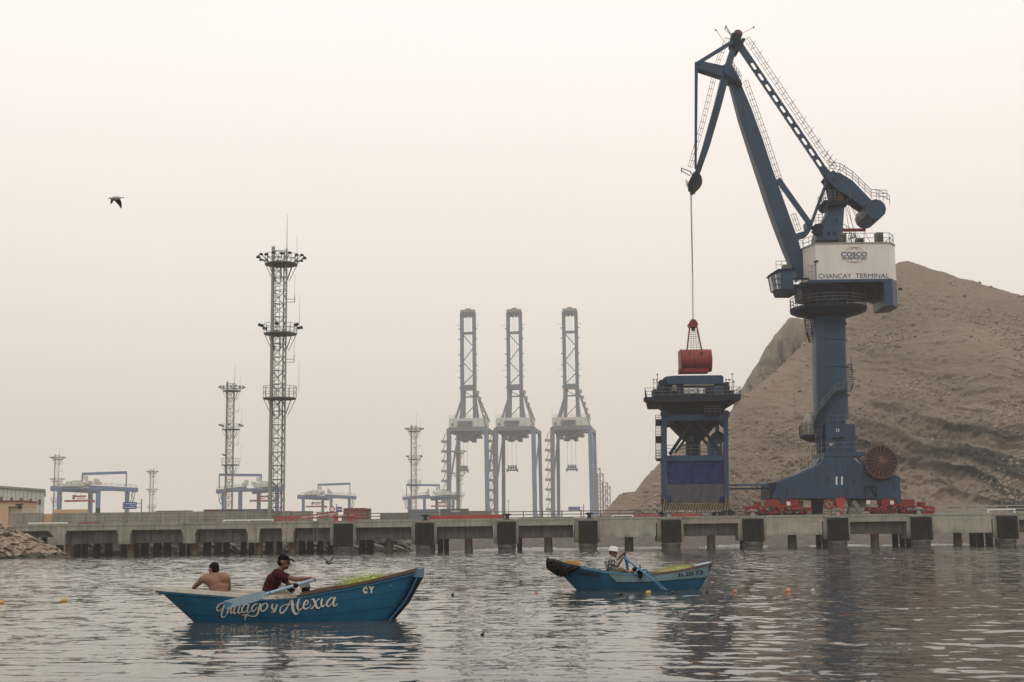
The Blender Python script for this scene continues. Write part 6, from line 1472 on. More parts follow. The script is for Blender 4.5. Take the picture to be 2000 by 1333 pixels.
# ================================================================== YARD CRANES
YR = 640.0; MR = YR/F
def make_rtg(label, mirror=1):
    t = thing('yard_crane', label, 'crane', (0,0,0), 'rubber-tyred yard gantry cranes behind the pier')
    # pixel-like local layout of the leftmost one: origin px 180, ground
    def Z(py): return P(180, py, YR).z - 2.3
    def XX(px): return (px-181)*MR*mirror
    g = MB()
    def beam(a, b, w_, h_, nm, m, par=t, ya=0, yb=0): 
        return MB().beam((XX(a[0]), ya, Z(a[1])), (XX(b[0]), yb, Z(b[1])), w_, h_, up=(0,0,1)).build(nm, M[m], par)
    # girders run back at an angle, legs below
    g1 = beam((110,955), (182,958), 1.6, 2.4, 'girder', 'rtg_blue', ya=-8, yb=9); g2 = beam((184,954), (256,957), 1.6, 2.0, 'girder', 'rtg_blue', ya=-8, yb=9)
    beam((110,951.5), (182,955), .3, .3, 'girder_rail', 'galv', ya=-9, yb=8); beam((184,950), (256,953.5), .3, .3, 'girder_rail', 'galv', ya=-9, yb=8)
    for px, y in ((122.5,-5),(168,6),(197,-5),(240,6)):
        MB().beam((XX(px), y, Z(957)), (XX(px)+.2, y, 0), 1.7, 1.7, up=(0,1,0)).build('leg', M['rtg_blue'], t)
        MB().bb(XX(px)-2, XX(px)+2, y-.8, y+.8, 0, 2.0).build('wheel_bogie', M['rtg_blue'], t)
    MB().beam((XX(122.5), -5, Z(955)), (XX(197), -5, Z(955)), .7, .8, up=(0,0,1)).build('tie_beam', M['rtg_blue'], t); MB().beam((XX(168), 6, Z(957)), (XX(240), 6, Z(957)), .7, .8, up=(0,0,1)).build('tie_beam', M['rtg_blue'], t)
    # haunches
    for a in (112, 176): MB().beam((XX(a), 0, Z(955)), (XX(a+7 if a == 112 else a-6), 0, Z(963)), .8, 1.5).build('haunch', M['rtg_blue'], t)
    # trolley machinery
    tr = MB().bb(XX(128), XX(170), -6, 4, Z(951), Z(946), ).build('trolley', M['rtg_white'], t)
    for x0, x1, y0 in ((132,142,941),(144,158,939),(160,168,942),(171,176,940),(186,190,936),(118,126,947),(192,195,942)): MB().bb(XX(x0), XX(x1), -4, 2, Z(947), Z(y0)).build('trolley_box', M['rtg_white'], tr)
    r = MB(); r.rail([(XX(116), -8, Z(950)), (XX(180), 7, Z(954))], 1.3, 3, .1, 1).rail([(XX(190), -8, Z(950)), (XX(256), 8, Z(953))], 1.3, 3, .1, 1); r.build('walkway_handrail', M['galv'], t, kind='stuff')
    # high frame over the trolley
    beam((158,926), (245,924), .9, 1.2, 'top_frame_beam', 'rtg_blue')
    for px, pb in ((158.5,939),(244.5,952)): MB().beam((XX(px), 0, Z(925)), (XX(px), 0, Z(pb)), .5, .5, up=(0,1,0)).build('top_frame_post', M['rtg_blue'], t)
    MB().bb(XX(162), XX(168.5), -1, 1, Z(939), Z(930)).build('festoon_cabin', M['rtg_white'], t)
    beam((158,927), (164,938), .3, .3, 'top_frame_brace', 'rtg_blue')
    # access stair
    for a, b in (((250,955),(244,985)),((255,955),(248,985)),((244,985),(252,975)),((252,975),(245,966)),((245,966),(254,958))): beam(a, b, .3, .3, 'access_stair', 'galv', ya=8, yb=8)
    # spreader
    s_ = beam((126,978.5), (181,978), 1.2, .9, 'spreader_beam', 'rtg_red')
    MB().bb(XX(142), XX(166), -1, 1, Z(971), Z(968)).build('headblock', M['rtg_red'], s_); MB().bb(XX(142), XX(145), -1, 1, Z(975), Z(967)).build('sheave', M['rtg_red'], s_); MB().bb(XX(150), XX(164), -1, 1, Z(974), Z(972.5)).build('sheave', M['rtg_red'], s_)
    for px in (147, 157): MB().beam((XX(px), 0, Z(970)), (XX(px), 0, Z(958)), .15, .15).build('rope', M['galv'], s_)
    MB().bb(XX(179)-.4, XX(182)+.3, -1.2, 1.2, Z(982), Z(977)).build('twist_lock_end', M['rtg_red'], s_)
    return t
r0 = make_rtg('leftmost yard crane, blue with a red spreader, beside the blue direction sign')
b = P(181, 1000, YR); r0.location = (b.x, YR, 2.3)
r1 = make_rtg('blue yard crane partly hidden behind the two nearest light masts', -1); b = P(488, 1000, 672); r1.location = (b.x, 672, 2.3)
r2 = copy_tree(r0); r2['label'] = 'yard crane standing alone between the tallest mast and the quay cranes'; b = P(637, 1000, 780); r2.location = (b.x, 780, 2.3); r2.scale = (.88, .88, .98)
r3 = copy_tree(r1); r3['label'] = 'yard crane half hidden behind the left quay crane and a light mast'; b = P(842, 1000, 790); r3.location = (b.x, 790, 2.3); r3.scale = (.92, .92, .96)
# ================================================================== BOATS
class Hull:
    def __init__(s, yc, gun, c0, c1, zc, hbG, hbC, e0, e1):
        """gun: pixel polyline of the near gunwale; c0,c1: px of chine ends on the waterline row; hb half breadths; e0,e1 end half breadths"""
        s.yc, s.hbG, s.hbC, s.zc, s.e0, s.e1 = yc, hbG, hbC, zc, e0, e1
        s.gx = [g[0] for g in gun]; s.gy = [g[1] for g in gun]
        n = 60; s.T = [i/n for i in range(n+1)]; s.G = []
        for t in s.T:
            px = s.gx[0] + (s.gx[-1]-s.gx[0])*t; py = float(np.interp(px, s.gx, s.gy)); hb = s.hb(t, 0)
            s.G.append(P(px, py, yc - hb))
        # smooth the sheer
        z = np.array([g.z for g in s.G]); 
        for _ in range(6): z[1:-1] = (z[:-2]+2*z[1:-1]+z[2:])/4
        for g, q in zip(s.G, z): g.z = q
        s.a0, s.a1 = s.G[0].x, s.G[-1].x
        s.c0, s.c1 = P(c0[0], c0[1], yc-.15).x, P(c1[0], c1[1], yc-.15).x
        k = (0 - zc)  # chine a little below the water
        s.c0 += k*.9*(1 if s.c0 > s.a0 else -1)*.6; s.c1 -= k*.9*.5
    def hb(s, t, v):
        e = s.e0 + (s.e1-s.e0)*t; m = math.sin(math.pi*min(max(t,0),1)) ** .62
        return (e + (s.hbG-e)*m)*(1-v) + (e*.75 + (s.hbC-e*.75)*m)*v
    def zg(s, t): 
        i = min(max(t,0),1)*(len(s.G)-1); a = int(i); b = min(a+1, len(s.G)-1); return s.G[a].z*(1-i+a)+s.G[b].z*(i-a)
    def pt(s, t, v, side=-1, inset=0.0):
        x = (s.a0+(s.a1-s.a0)*t)*(1-v) + (s.c0+(s.c1-s.c0)*t)*v
        z = s.zg(t)*(1-v) + s.zc*v
        bul = .05*math.sin(math.pi*v)*math.sin(math.pi*t)
        bend = .06*math.sin(math.pi*v)*(t**6)
        return Vector((x + bend, s.yc + side*(s.hb(t, v)+bul-inset), z))
    def locate(s, x, z):
        t = .5; v = .5
        for _ in range(30):
            zg = s.zg(t); v = (zg - z)/(zg - s.zc); 
            A = s.a0+(s.c0-s.a0)*v; B = (s.a1-s.a0)+((s.c1-s.c0)-(s.a1-s.a0))*v; t = t*.4 + .6*(x - .06*math.sin(math.pi*min(max(v,0),1))*(max(t,0)**6) - A)/B
        return t, v
    def surf(s, px, py, off=.008):
        Y = s.yc - .4
        for _ in range(6):
            q = P(px, py, Y); t, v = s.locate(q.x, q.z); w_ = s.pt(min(max(t,0),1), min(max(v,0),1)); Y = w_.y
        return P(px, py, Y - off)
    def build(s, root, m_out, m_in, th=.035):
        VV = [0, .2, .4, .6, .8, 1.0]; R = []
        for i in range(41):
            t = i/40
            sec = [s.pt(t, v, -1) for v in VV] + [Vector((s.pt(t,1).x, s.yc, s.zc-.05))] + [s.pt(t, v, 1) for v in VV[::-1]]
            R.append(sec)
        mb = MB(); mb.rings(R, close=False, cap=False)
        n = len(R[0]); mb.f.append(tuple(range(n))[::-1]); mb.f.append(tuple(range(40*n, 41*n)))
        o = mb.build('hull', m_out, root); 
        for p in o.data.polygons: p.use_smooth = len(p.vertices) == 4
        R = []
        for i in range(39):
            t = .02+.96*i/38; v2 = [v for v in VV if v < .75]
            sec = [s.pt(t, v, -1, th) for v in [0]+v2[1:]] + [s.pt(t, v, 1, th) for v in ([0]+v2[1:])[::-1]]
            R.append(sec)
        mb = MB(); mb.rings(R, close=False, cap=False); mb.build('hull_lining', m_in, root)
        return o
    def gunwale(s, root, t0, t1, side, w_, h_, m, dz=.0, out=.0, nm='gunwale'):
        R = []; n = 30
        for i in range(n+1):
            t = t0+(t1-t0)*i/n; p = s.pt(t, 0, side); a = p.y + side*out; b = a - side*w_
            R.append([(p.x, a, p.z+dz-h_), (p.x, b, p.z+dz-h_), (p.x, b, p.z+dz), (p.x, a, p.z+dz)])
        return MB().rings(R).build(nm, m, root)
def ribbon(mb, pts, fn, wid, n=10, closed=False, off=(0, 0)):
    """pen stroke through pixel points with a width that swells on downstrokes"""
    P2 = [Vector(p[:2]) for p in pts]; W = [p[2] if len(p) > 2 else wid for p in pts]; out = []
    for i in range(len(P2)-1):
        p0 = P2[max(i-1,0)]; p1 = P2[i]; p2 = P2[i+1]; p3 = P2[min(i+2,len(P2)-1)]
        for k in range(n):
            u = k/n; q = .5*((2*p1)+(-p0+p2)*u+(2*p0-5*p1+4*p2-p3)*u*u+(-p0+3*p1-3*p2+p3)*u**3); out.append((q, W[i]*(1-u)+W[i+1]*u))
    out.append((P2[-1], W[-1])); L_, R_ = [], []
    for i, (q, w_) in enumerate(out):
        d = (out[min(i+1,len(out)-1)][0]-out[max(i-1,0)][0]).normalized(); nn = Vector((-d.y, d.x))
        L_.append(q+nn*w_/2); R_.append(q-nn*w_/2)
    vs = [fn(a.x+off[0], a.y+off[1]) for p in zip(L_, R_) for a in p]; m_ = len(out)
    mb.add(vs, [(2*i, 2*i+1, 2*i+3, 2*i+2) for i in range(m_-1)])
def plank_mat(name, col, wear, wcol, vs=2.2, rough=.5):
    return mat(name, col, rough, var=.16, vscale=vs, streak=.3, scol=tuple(c*.55 for c in col), rust=wear, rcol=wcol, rthr=.6, bump=.15, bscale=4)
M['hull1'] = plank_mat('blue_boat_paint', (0.013, 0.118, 0.225), .35, (0.03, 0.07, 0.10))
M['hull1_in'] = plank_mat('pale_boat_inside', (0.42, 0.42, 0.38), .6, (0.12, 0.09, 0.07))
M['cream'] = plank_mat('worn_cream_gunwale', (0.60, 0.56, 0.49), .9, (0.10, 0.06, 0.045), 6)
M['brown'] = plank_mat('worn_brown_gunwale', (0.10, 0.055, 0.035), .7, (0.35, 0.32, 0.28), 5)
M['hull2'] = plank_mat('teal_blue_boat_paint', (0.016, 0.105, 0.19), .4, (0.02, 0.035, 0.05))
M['hull2_pale'] = plank_mat('pale_blue_band_paint', (0.16, 0.27, 0.31), .4, (0.09, 0.14, 0.17))
M['hull2_mid'] = plank_mat('mid_blue_boat_paint', (0.07, 0.19, 0.28), .5, (0.04, 0.07, 0.09))
M['hull_seam'] = mat('boat_seam_line', (0.008, 0.06, 0.12), .6, var=.3)  # darker blue line along each plank joint
M['stem_blue'] = plank_mat('dusty_blue_stem_paint', (0.10, 0.17, 0.26), .5, (0.05, 0.06, 0.08), 5)
M['oar'] = plank_mat('pale_blue_oar_paint', (0.24, 0.35, 0.42), .3, (0.10, 0.16, 0.20), 5)
M['oar_tip'] = plank_mat('blue_oar_tip_paint', (0.05, 0.16, 0.27), .3, (0.05, 0.1, 0.15), 5)
M['oar2'] = plank_mat('blue_oar_paint', (0.04, 0.135, 0.25), .3, (0.05, 0.08, 0.12), 5)
M['script'] = mat('cream_script_paint', (0.66, 0.64, 0.58), .55, var=.08, vscale=4)
M['net_green'] = mat('yellow_green_net', (0.34, 0.40, 0.08), .8, var=.35, vscale=8)
M['net_pale'] = mat('pale_yellow_net', (0.36, 0.37, 0.14), .8, var=.3, vscale=8)
M['net_dark'] = mat('dark_net_cloth', (0.010, 0.009, 0.008), .9, spec=.1, var=.5, vscale=5, bump=.8, bscale=14)
M['skin'] = mat('tanned_skin', (0.21, 0.105, 0.065), .5, var=.12, vscale=6)
M['skin_dark'] = mat('dark_tanned_skin', (0.15, 0.072, 0.045), .5, var=.12, vscale=6)
M['hair'] = mat('black_hair', (0.006, 0.005, 0.005), .7, var=.3, vscale=30, spec=.12)
M['cap'] = mat('black_cap_cloth', (0.006, 0.006, 0.007), .9, var=.2, spec=.1)
M['maroon'] = mat('maroon_shirt_cloth', (0.045, 0.008, 0.011), .9, spec=.15, var=.25, vscale=5, bump=.3, bscale=9)
M['khaki'] = mat('khaki_cloth', (0.15, 0.14, 0.07), .85, var=.2, vscale=5)
M['dark_cloth'] = mat('dark_shorts_cloth', (0.02, 0.02, 0.025), .85, var=.2)
M['hat_white'] = mat('white_hat_cloth', (0.72, 0.66, 0.66), .8, var=.06)
M['buoy_y'] = mat('yellow_float', (0.50, 0.30, 0.06), .5); M['buoy_o'] = mat('orange_float', (0.55, 0.24, 0.10), .5); M['buoy_d'] = mat('dark_float', (0.03, 0.02, 0.02), .6); M['buoy_p'] = mat('pale_float', (0.5, 0.45, 0.35), .5)
def floral():
    m, nt, b = newmat('floral_shirt_cloth'); N = nt.nodes; L = nt.links; b.inputs['Roughness'].default_value = .85
    g = N.new('ShaderNodeNewGeometry'); v = N.new('ShaderNodeTexNoise'); v.inputs['Scale'].default_value = 13; v.inputs['Detail'].default_value = 3; v.inputs['Distortion'].default_value = 1.5; L.new(g.outputs['Position'], v.inputs['Vector'])
    cr = N.new('ShaderNodeValToRGB'); cr.color_ramp.interpolation = 'CONSTANT'; cr.color_ramp.elements[0].color = (.02,.022,.02,1); cr.color_ramp.elements[1].position = .5; cr.color_ramp.elements[1].color = (.42,.40,.34,1)
    k = cr.color_ramp.elements.new(.47); k.color = (.12,.13,.10,1); L.new(v.outputs[0], cr.inputs[0]); L.new(cr.outputs[0], b.inputs['Base Color']); return m
M['floral'] = floral()

# ------------------------------------------------------------ boat 1
Y1 = 24.85
H1 = Hull(Y1, [(304.5,1148),(376,1153.5),(448,1158.5),(529,1166),(587,1162.5),(640,1151.5),(686,1143.5),(744,1131),(813,1112.5),(815,1112.2)], (388,1214), (752,1212), -.16, .68, .46, .15, .07)
b1 = thing('rowing_boat', 'blue wooden rowing boat with cream brush lettering on its side and two men aboard', 'boat', (P(560, 1213, Y1).x, Y1, 0), 'blue wooden rowing boats')
H1.build(b1, M['hull1'], M['hull1_in'])
for sd in (-1, 1):
    H1.gunwale(b1, -.004, .56, sd, .085, .07, M['cream'], dz=.02, out=.018)
    H1.gunwale(b1, .56, 1.0, sd, .085, .055, M['brown'], dz=.02, out=.018)
    H1.gunwale(b1, .0, 1.0, sd, .012, .022, M['hull1'], dz=-.058, out=.012, nm='rubbing_strip')
H1.gunwale(b1, .72, .985, 1, .05, .06, M['cream'], dz=.0, out=-.03, nm='inner_strip')
# stern board top, stem post
mb = MB(); a, b = H1.pt(0, 0, -1), H1.pt(0, 0, 1); mb.bb(a.x-.03, a.x+.06, a.y-.02, b.y+.02, a.z-.13, a.z+.02); mb.build('stern_cap', M['cream'], b1)
mb = MB(); R = []
for px, py, w_ in ((814,1112,.13),(828,1116,.13)): pass
St = [(813.5,828,1111.5),(811,826,1127),(800,812,1152),(786,799,1176),(770,782,1196),(756,768,1212),(745,757,1222)]
R = []
for a, b, py in St: p, q = P(a, py, Y1-.09), P(b, py-1.5+3*(b<828), Y1-.09); p.x -= .035; R.append([(p.x, Y1-.085, p.z), (q.x, Y1-.06, q.z), (q.x, Y1+.06, q.z), (p.x, Y1+.085, p.z)])
MB().rings(R[1:]).build('stem_post', M['blue_dark'], b1)
R[0] = [(v[0]+.0, v[1]*1.0, v[2]) for v in R[0]]; MB().rings([[(x, Y1+(y-Y1)*1.35, z) for x, y, z in R[0]], [(x+.004, Y1+(y-Y1)*1.35, z) for x, y, z in R[1]]]).build('stem_head', M['stem_blue'], b1)
MB().path([P(a+4, py, Y1-.11) for a, b, py in St[1:]], .018, 5).build('stem_rail', M['hull1'], b1)
for v_ in (.34, .62):
    mb = MB(); R = [[H1.pt(t, v_-.006, -1, -.003), H1.pt(t, v_+.006, -1, -.003)] for t in np.linspace(.02, .98, 50)]
    mb.add([q for r in R for q in r], [(2*i, 2*i+1, 2*i+3, 2*i+2) for i in range(49)]); mb.build('plank_seam', M['hull_seam'], b1)
# thwarts, ribs
for t in (.2, .42, .60, .8):
    a = H1.pt(t, .3, -1, .07); b = H1.pt(t, .3, 1, .07); MB().bb(a.x-.1, a.x+.1, a.y, b.y, a.z, a.z+.035).build('thwart', M['hull1_in'], b1)
for t in np.linspace(.08, .94, 15):
    for sd in (-1, 1): MB().path([H1.pt(t, v, sd, .05) for v in (0.02, .3, .6, .75)], .018, 4).build('rib', M['hull1_in'], b1)
# lettering
def z5(x, y): return (400 + x/7.143, 1140 + y/7.143)
STROKES = [
 [(268,268,9),(225,280,16),(180,318,20),(168,360,20),(182,385,14),(212,376,10),(238,345,7)],
 [(285,262,8),(268,310,20),(248,370,24),(232,430,24),(245,470,22),(275,465,12),(300,440,6)],
 [(345,318,14),(325,370,20),(305,432,20)], [(312,400,6),(345,348,14),(368,345,20),(360,385,22),(366,416,18),(400,395,6)],
 [(428,318,14),(405,380,24),(415,420,20),(455,395,6)], [(492,305,16),(468,375,24),(478,420,20),(518,385,6)],
 [(610,292,10),(565,292,18),(522,345,24),(525,398,20),(560,400,14),(600,345,8)], [(618,285,18),(598,350,24),(592,392,22),(612,405,14),(650,372,6)],
 [(735,288,10),(695,292,18),(656,345,24),(664,386,20),(695,380,14),(733,325,8)], [(775,280,18),(757,345,24),(738,415,24),(705,455,18),(650,458,10)],
 [(512,452,4),(545,440,14),(590,438,20),(640,455,14),(700,458,14)], [(575,448,34),(565,478,20),(558,520,3)],
 [(850,275,12),(800,300,18),(780,345,24),(795,385,20),(835,375,16),(870,330,24),(870,290,20),(845,275,12)],
 [(945,285,20),(935,335,24),(955,362,14),(990,335,8)], [(1008,290,18),(990,350,24),(965,398,16),(935,402,12),(915,396,5)], [(930,375,4),(975,380,12),(990,395,6)],
 [(1195,228,8),(1165,305,12),(1120,375,20),(1075,415,22),(1048,390,20),(1062,335,14),(1110,302,10),(1180,292,8),(1272,300,6)],
 [(1215,205,26),(1222,290,36),(1232,370,36),(1262,425,28),(1296,415,14),(1312,382,6)],
 [(1325,190,20),(1305,250,28),(1292,320,28),(1305,365,22),(1335,362,14),(1375,325,6)],
 [(1390,305,6),(1432,285,10),(1440,248,16),(1412,240,16),(1382,290,26),(1380,338,26),(1410,355,18),(1450,335,10),(1485,295,6)],
 [(1490,228,12),(1520,222,20),(1540,280,34),(1565,335,28),(1590,345,16),(1622,310,6)], [(1602,215,20),(1570,235,12),(1530,300,12),(1498,345,18),(1475,348,12)],
 [(1640,208,20),(1625,270,28),(1640,322,22),(1690,285,6)],
 [(1798,203,12),(1758,205,18),(1708,262,26),(1705,310,22),(1738,316,14),(1785,255,8)], [(1820,192,24),(1795,255,28),(1795,305,24),(1820,312,16),(1855,272,6)]]
sh = MB(); wh = MB()
for st in STROKES:
    pts = [(*z5(p[0], p[1]), p[2]*1.1/7.143) for p in st]
    shp = [(a, b, c_*1.15+.5) for a, b, c_ in pts]
    ribbon(sh, shp, lambda a, b: H1.surf(a, b, .006), 1, off=(-1.0, 1.2)); ribbon(wh, pts, lambda a, b: H1.surf(a, b, .012), 1)
sh.build('name_shadow', M['black_letter'], b1, kind='stuff'); wh.build('painted_name', M['script'], b1, kind='stuff')
for off, o_, mm, bd in (((-.5, .8), .006, 'black_letter', .1), ((0, 0), .012, 'script', .085)):
    for ch, x0, x1 in (('C',708.5,717.5),('Y',719.5,731)):
        mb = MB(); text_px(mb, ch, x0+off[0], 1146.5+off[1]-(.8 if ch == 'Y' else 0), x1+off[0], 1160+off[1]-(.8 if ch == 'Y' else 0), lambda a, b: H1.surf(a, b, o_), bd, th=.003); mb.build('painted_letter', M[mm], b1)
# oarlock and little things on the gunwale
q = P(571, 1150, Y1-.69); MB().bb(q.x-.04, q.x+.13, Y1-.72, Y1-.5, q.z-.11, q.z+.0).build('oarlock_block', M['cream'], b1)
mb = MB(); q = P(564, 1148, Y1-.72); mb.ball(q, (.08,.055,.05)); mb.ball(q+Vector((.11,0,.03)), (.06,.05,.045)); mb.ball(q+Vector((.05,-.02,-.04)), (.06,.045,.035)); mb.build('rope_lashing', M['net_dark'], b1)
MB().tube(q+Vector((.05,0,-.1)), q+Vector((.02,0,.07)), .012).build('thole_pin', M['steel_dark'], b1)
mb = MB(); mb.path([P(571,1150,Y1-.3), P(585,1149.5,Y1-.3), P(588,1160,Y1-.3)], .022, 6); mb.build('seat_bracket', M['script'], b1)
q = P(594, 1147.5, Y1-.1); t = thing('tin_can', 'small dark and white can standing in the boat beside the rower\'s hand', 'can', (q.x, q.y, q.z-.12))
MB().tube(q+Vector((-.06,0,-.1)), q+Vector((.05,0,.08)), .075, n=12).build('can_body', M['galv'], t); MB().ball(q+Vector((.01,-.03,-.04)), (.09,.07,.06)).build('dark_rag', M['cap'], t)
MB().path([q+Vector((.07,0,.1)), q+Vector((.1,0,.0)), q+Vector((.07,0,-.12))], .012, 4).build('handle', M['steel_dark'], t)

def oar(label, A, B, r, blade, Yb, m, tip=None, collar=None):
    t = thing('oar', label, 'oar', A, 'painted wooden oars')
    MB().tube(A, B, r, r*.95, n=10).build('shaft', M[m], t)
    if blade:
        MB().pprism(blade, Yb-.014, Yb+.014, Yb).build('blade', M[m], t)
    if tip: MB().pprism(tip, Yb-.019, Yb+.019, Yb-.0145).build('blade_tip', M['oar_tip'], t)
    if collar: MB().tube(collar[0], collar[1], r*1.08, n=10).build('collar', M['oar_tip'], t)
    return t
Yb = 23.72; A = P(614, 1132.5, Y1-.42); Bm = P(564, 1147.5, Y1-.74); B = P(519, 1161, Yb)
t = oar('pale blue oar with a broad raised blade held by the man in maroon', A, B, .030, [(438,1173.7),(512,1154.6),(519,1156.5),(522,1159.5),(519,1166),(503,1174.5),(440,1190.5)], Yb, 'oar', [(437,1174.2),(455.5,1179),(439,1190.8)], (B.lerp(A,.055), B.lerp(A,.085)))

# ------------------------------------------------------------ boat 2
Y2 = 37.75
H2 = Hull(Y2, [(1070,1094),(1100,1101),(1132,1107.5),(1184,1118),(1240,1123),(1268,1122),(1320,1115.5),(1360,1107.5),(1391,1100.5),(1392,1100)], (1132,1153), (1361,1150), -.18, .70, .48, .14, .30)
b2 = thing('rowing_boat', 'teal and pale blue rowing boat with dark net over its bow, near the hopper reflection', 'boat', (P(1240, 1152, Y2).x, Y2, 0), 'blue wooden rowing boats')
H2.build(b2, M['hull2'], M['hull2_mid'])
for sd in (-1, 1):
    H2.gunwale(b2, .18, .62, sd, .07, .06, M['hull2_mid'], dz=.02, out=.02); H2.gunwale(b2, .62, 1.0, sd, .07, .055, M['brown'], dz=.02, out=.02)
def band(name, xs, top, bot, m, off, par, H=H2, k=4):
    mb = MB(); cols = []
    for x in xs:
        a, b = top(x), bot(x); cols.append([H.surf(x, a+(b-a)*j/k, off) for j in range(k+1)])
    vs = [v for c_ in cols for v in c_]; n = k+1
    mb.add(vs, [(i*n+j, (i+1)*n+j, (i+1)*n+j+1, i*n+j+1) for i in range(len(cols)-1) for j in range(k)]); return mb.build(name, M[m], par)
gl = lambda x: float(np.interp(x, H2.gx, H2.gy)) + 1.6
lx, ly = [1186,1192,1200,1206,1250,1300,1340,1377], [1118,1127,1135.5,1138.3,1138,1135,1131.5,1128.6]
ll = lambda x: max(float(np.interp(x, lx, ly)), gl(x)+.2)
band('painted_band', np.arange(1186.5, 1386, 2.5), gl, lambda x: ll(x) if x < 1377 else max(1128.6-(x-1377)*1.0, gl(x)+.3), 'hull2_pale', .012, b2)
band('painted_line', np.arange(1186.5, 1377, 2.0), lambda x: ll(x)-.7 - (1.0 if x < 1202 else 0), lambda x: ll(x)+.8, 'black_letter', .018, b2, k=1)
mb = MB(); ribbon(mb, [(1245,1138.5),(1247,1134.5),(1251,1133.3),(1255,1134.8),(1257,1138.5)], lambda a, b: H2.surf(a, b, .02), .9); mb.build('painted_arch', M['black_letter'], b2)
# letters
def lets(seq):
    for ch, x0, y0, x1, y1, fl in seq:
        mb = MB(); text_px(mb, ch, x0, y0, x1, y1, lambda a, b: H2.surf(a, b, .026), .055, flip=fl, th=.003); mb.build('painted_letter', M['black_letter'], b2)
lets([('X',1127,1116,1132.5,1124,0),('I',1133.6,1116.5,1134.6,1125,0),('O',1136,1117,1143,1125.5,0),('M',1144.5,1117.5,1151.5,1126,0),('A',1153,1118.5,1159.5,1127,0),('R',1161,1119.5,1165.5,1127.7,0),('A',1166,1120,1172,1128.3,0),
      ('R',1324.5,1120,1328.5,1127,1),('A',1329.5,1119.5,1335,1126.5,0),('.',1336.5,1124.3,1337.8,1125.5,0),('2',1340,1117.2,1344.3,1125.2,0),('3',1345.5,1116.8,1349.3,1124.8,0),('2',1350.3,1116,1354.8,1124,0),('.',1358,1121.5,1359.2,1122.7,0),('Y',1358.5,1114.5,1365,1123,0),('C',1366,1114,1373.5,1122.5,1)])
# stern seat deck, thwarts
a = P(1353, 1099, Y2-.3); b = P(1390, 1097, Y2+.3)
mb = MB(); p0, p1 = H2.pt(.90, 0, -1), H2.pt(.995, 0, -1); hb0, hb1 = H2.hb(.90, 0), H2.hb(.995, 0)
mb.add([(p0.x,Y2-hb0,p0.z+.03),(p1.x,Y2-hb1,p1.z+.03),(p1.x,Y2+hb1,p1.z+.03),(p0.x,Y2+hb0,p0.z+.03),(p0.x,Y2-hb0,p0.z),(p1.x,Y2-hb1,p1.z),(p1.x,Y2+hb1,p1.z),(p0.x,Y2+hb0,p0.z)], [(0,1,2,3),(7,6,5,4),(0,4,5,1),(1,5,6,2),(2,6,7,3),(3,7,4,0)])
mb.build('stern_deck', M['oar'], b2)
for t in (.36, .60, .74):
    a = H2.pt(t, .3, -1, .07); b = H2.pt(t, .3, 1, .07); MB().bb(a.x-.1, a.x+.1, a.y, b.y, a.z, a.z+.035).build('thwart', M['hull2_mid'], b2)
for t in np.linspace(.25, .92, 11):
    for sd in (-1, 1): MB().path([H2.pt(t, v, sd, .05) for v in (0.02, .3, .6)], .018, 4).build('rib', M['hull2_mid'], b2)
for x, yy in ((1250, Y2-.72), (1226, Y2+.72)):
    q = P(x, 1121, yy); MB().tube(q+Vector((0,0,-.1)), P(x, 1104, yy), .02, n=5).build('thole_pin', M['steel_dark'], b2)
q = P(1249, 1119, Y2-.74); mb = MB(); mb.ball(q, (.10,.06,.07)); mb.ball(q+Vector((-.13,0,.09)), (.07,.05,.06)); mb.ball(q+Vector((.02,0,-.09)), (.06,.05,.07)); mb.build('rope_lashing', M['net_dark'], b2)
mb = MB(); a, b = P(1239,1118,Y2-.76), P(1246,1123,Y2-.76); mb.bb(a.x, b.x, Y2-.78, Y2-.6, b.z, a.z); mb.build('oarlock_block', M['hull2_mid'], b2)
mb = MB(); q = P(1264, 1113, Y2-.55); mb.path([P(1252,1113.5,Y2-.5), P(1263,1113,Y2-.5), P(1266,1121,Y2-.5)], .03, 5); mb.build('seat_bracket', M['hull2_mid'], b2)
MB().path([P(1092, 1124, Y2-.3), P(1094.5, 1140, Y2-.35), P(1095.5, 1157, Y2-.35)], .007, 4).build('hanging_line', M['net_pale'], b2)
# dark net draped over the bow
nt_ = thing('fishing_net', 'black net bundled over the bow of the smaller rowing boat', 'net', H2.pt(.05, 0), 'fishing nets in the boats')
poly_top = [(1066.5,1094),(1069,1091.5),(1073,1091),(1086,1095),(1100,1099),(1115,1102.5),(1134,1106)]
poly_bot = [(1067,1108),(1070,1113),(1078,1118),(1088,1125),(1096,1127.5),(1104,1127),(1134,1107.5)]
R = []; n = 30
for i in range(n+1):
    u = i/n*(len(poly_top)-1); k = min(int(u), len(poly_top)-2); f = u-k
    tp = Vector(poly_top[k]).lerp(Vector(poly_top[k+1]), f); bt = Vector(poly_bot[k]).lerp(Vector(poly_bot[k+1]), f)
    t_ = max(0, (tp.x-1070)/322); hb = H2.hb(t_, 0)+.06 if i > 0 else .1
    if i == 0: hb = .1
    a = P(tp.x, tp.y, Y2-hb*.6); b = P(bt.x, bt.y, Y2-hb*.6); ring = []
    for j in range(20):
        th = 2*math.pi*j/20; w_ = 1 + random.uniform(-.05, .07)
        cx, cz, hx_, hz_ = (a.x+b.x)/2, (a.z+b.z)/2, (b.x-a.x)/2, (a.z-b.z)/2
        k_ = (abs(math.cos(th))**3+abs(math.sin(th))**3)**(-1/3)
        ring.append((cx - hx_*math.sin(th)*k_*w_, Y2 - hb*math.cos(th)*k_*w_, cz + hz_*math.sin(th)*k_*w_))
    R.append(ring)
mb = MB(); mb.rings(R); o = mb.build('net_bundle', M['net_dark'], nt_)
mb = MB()
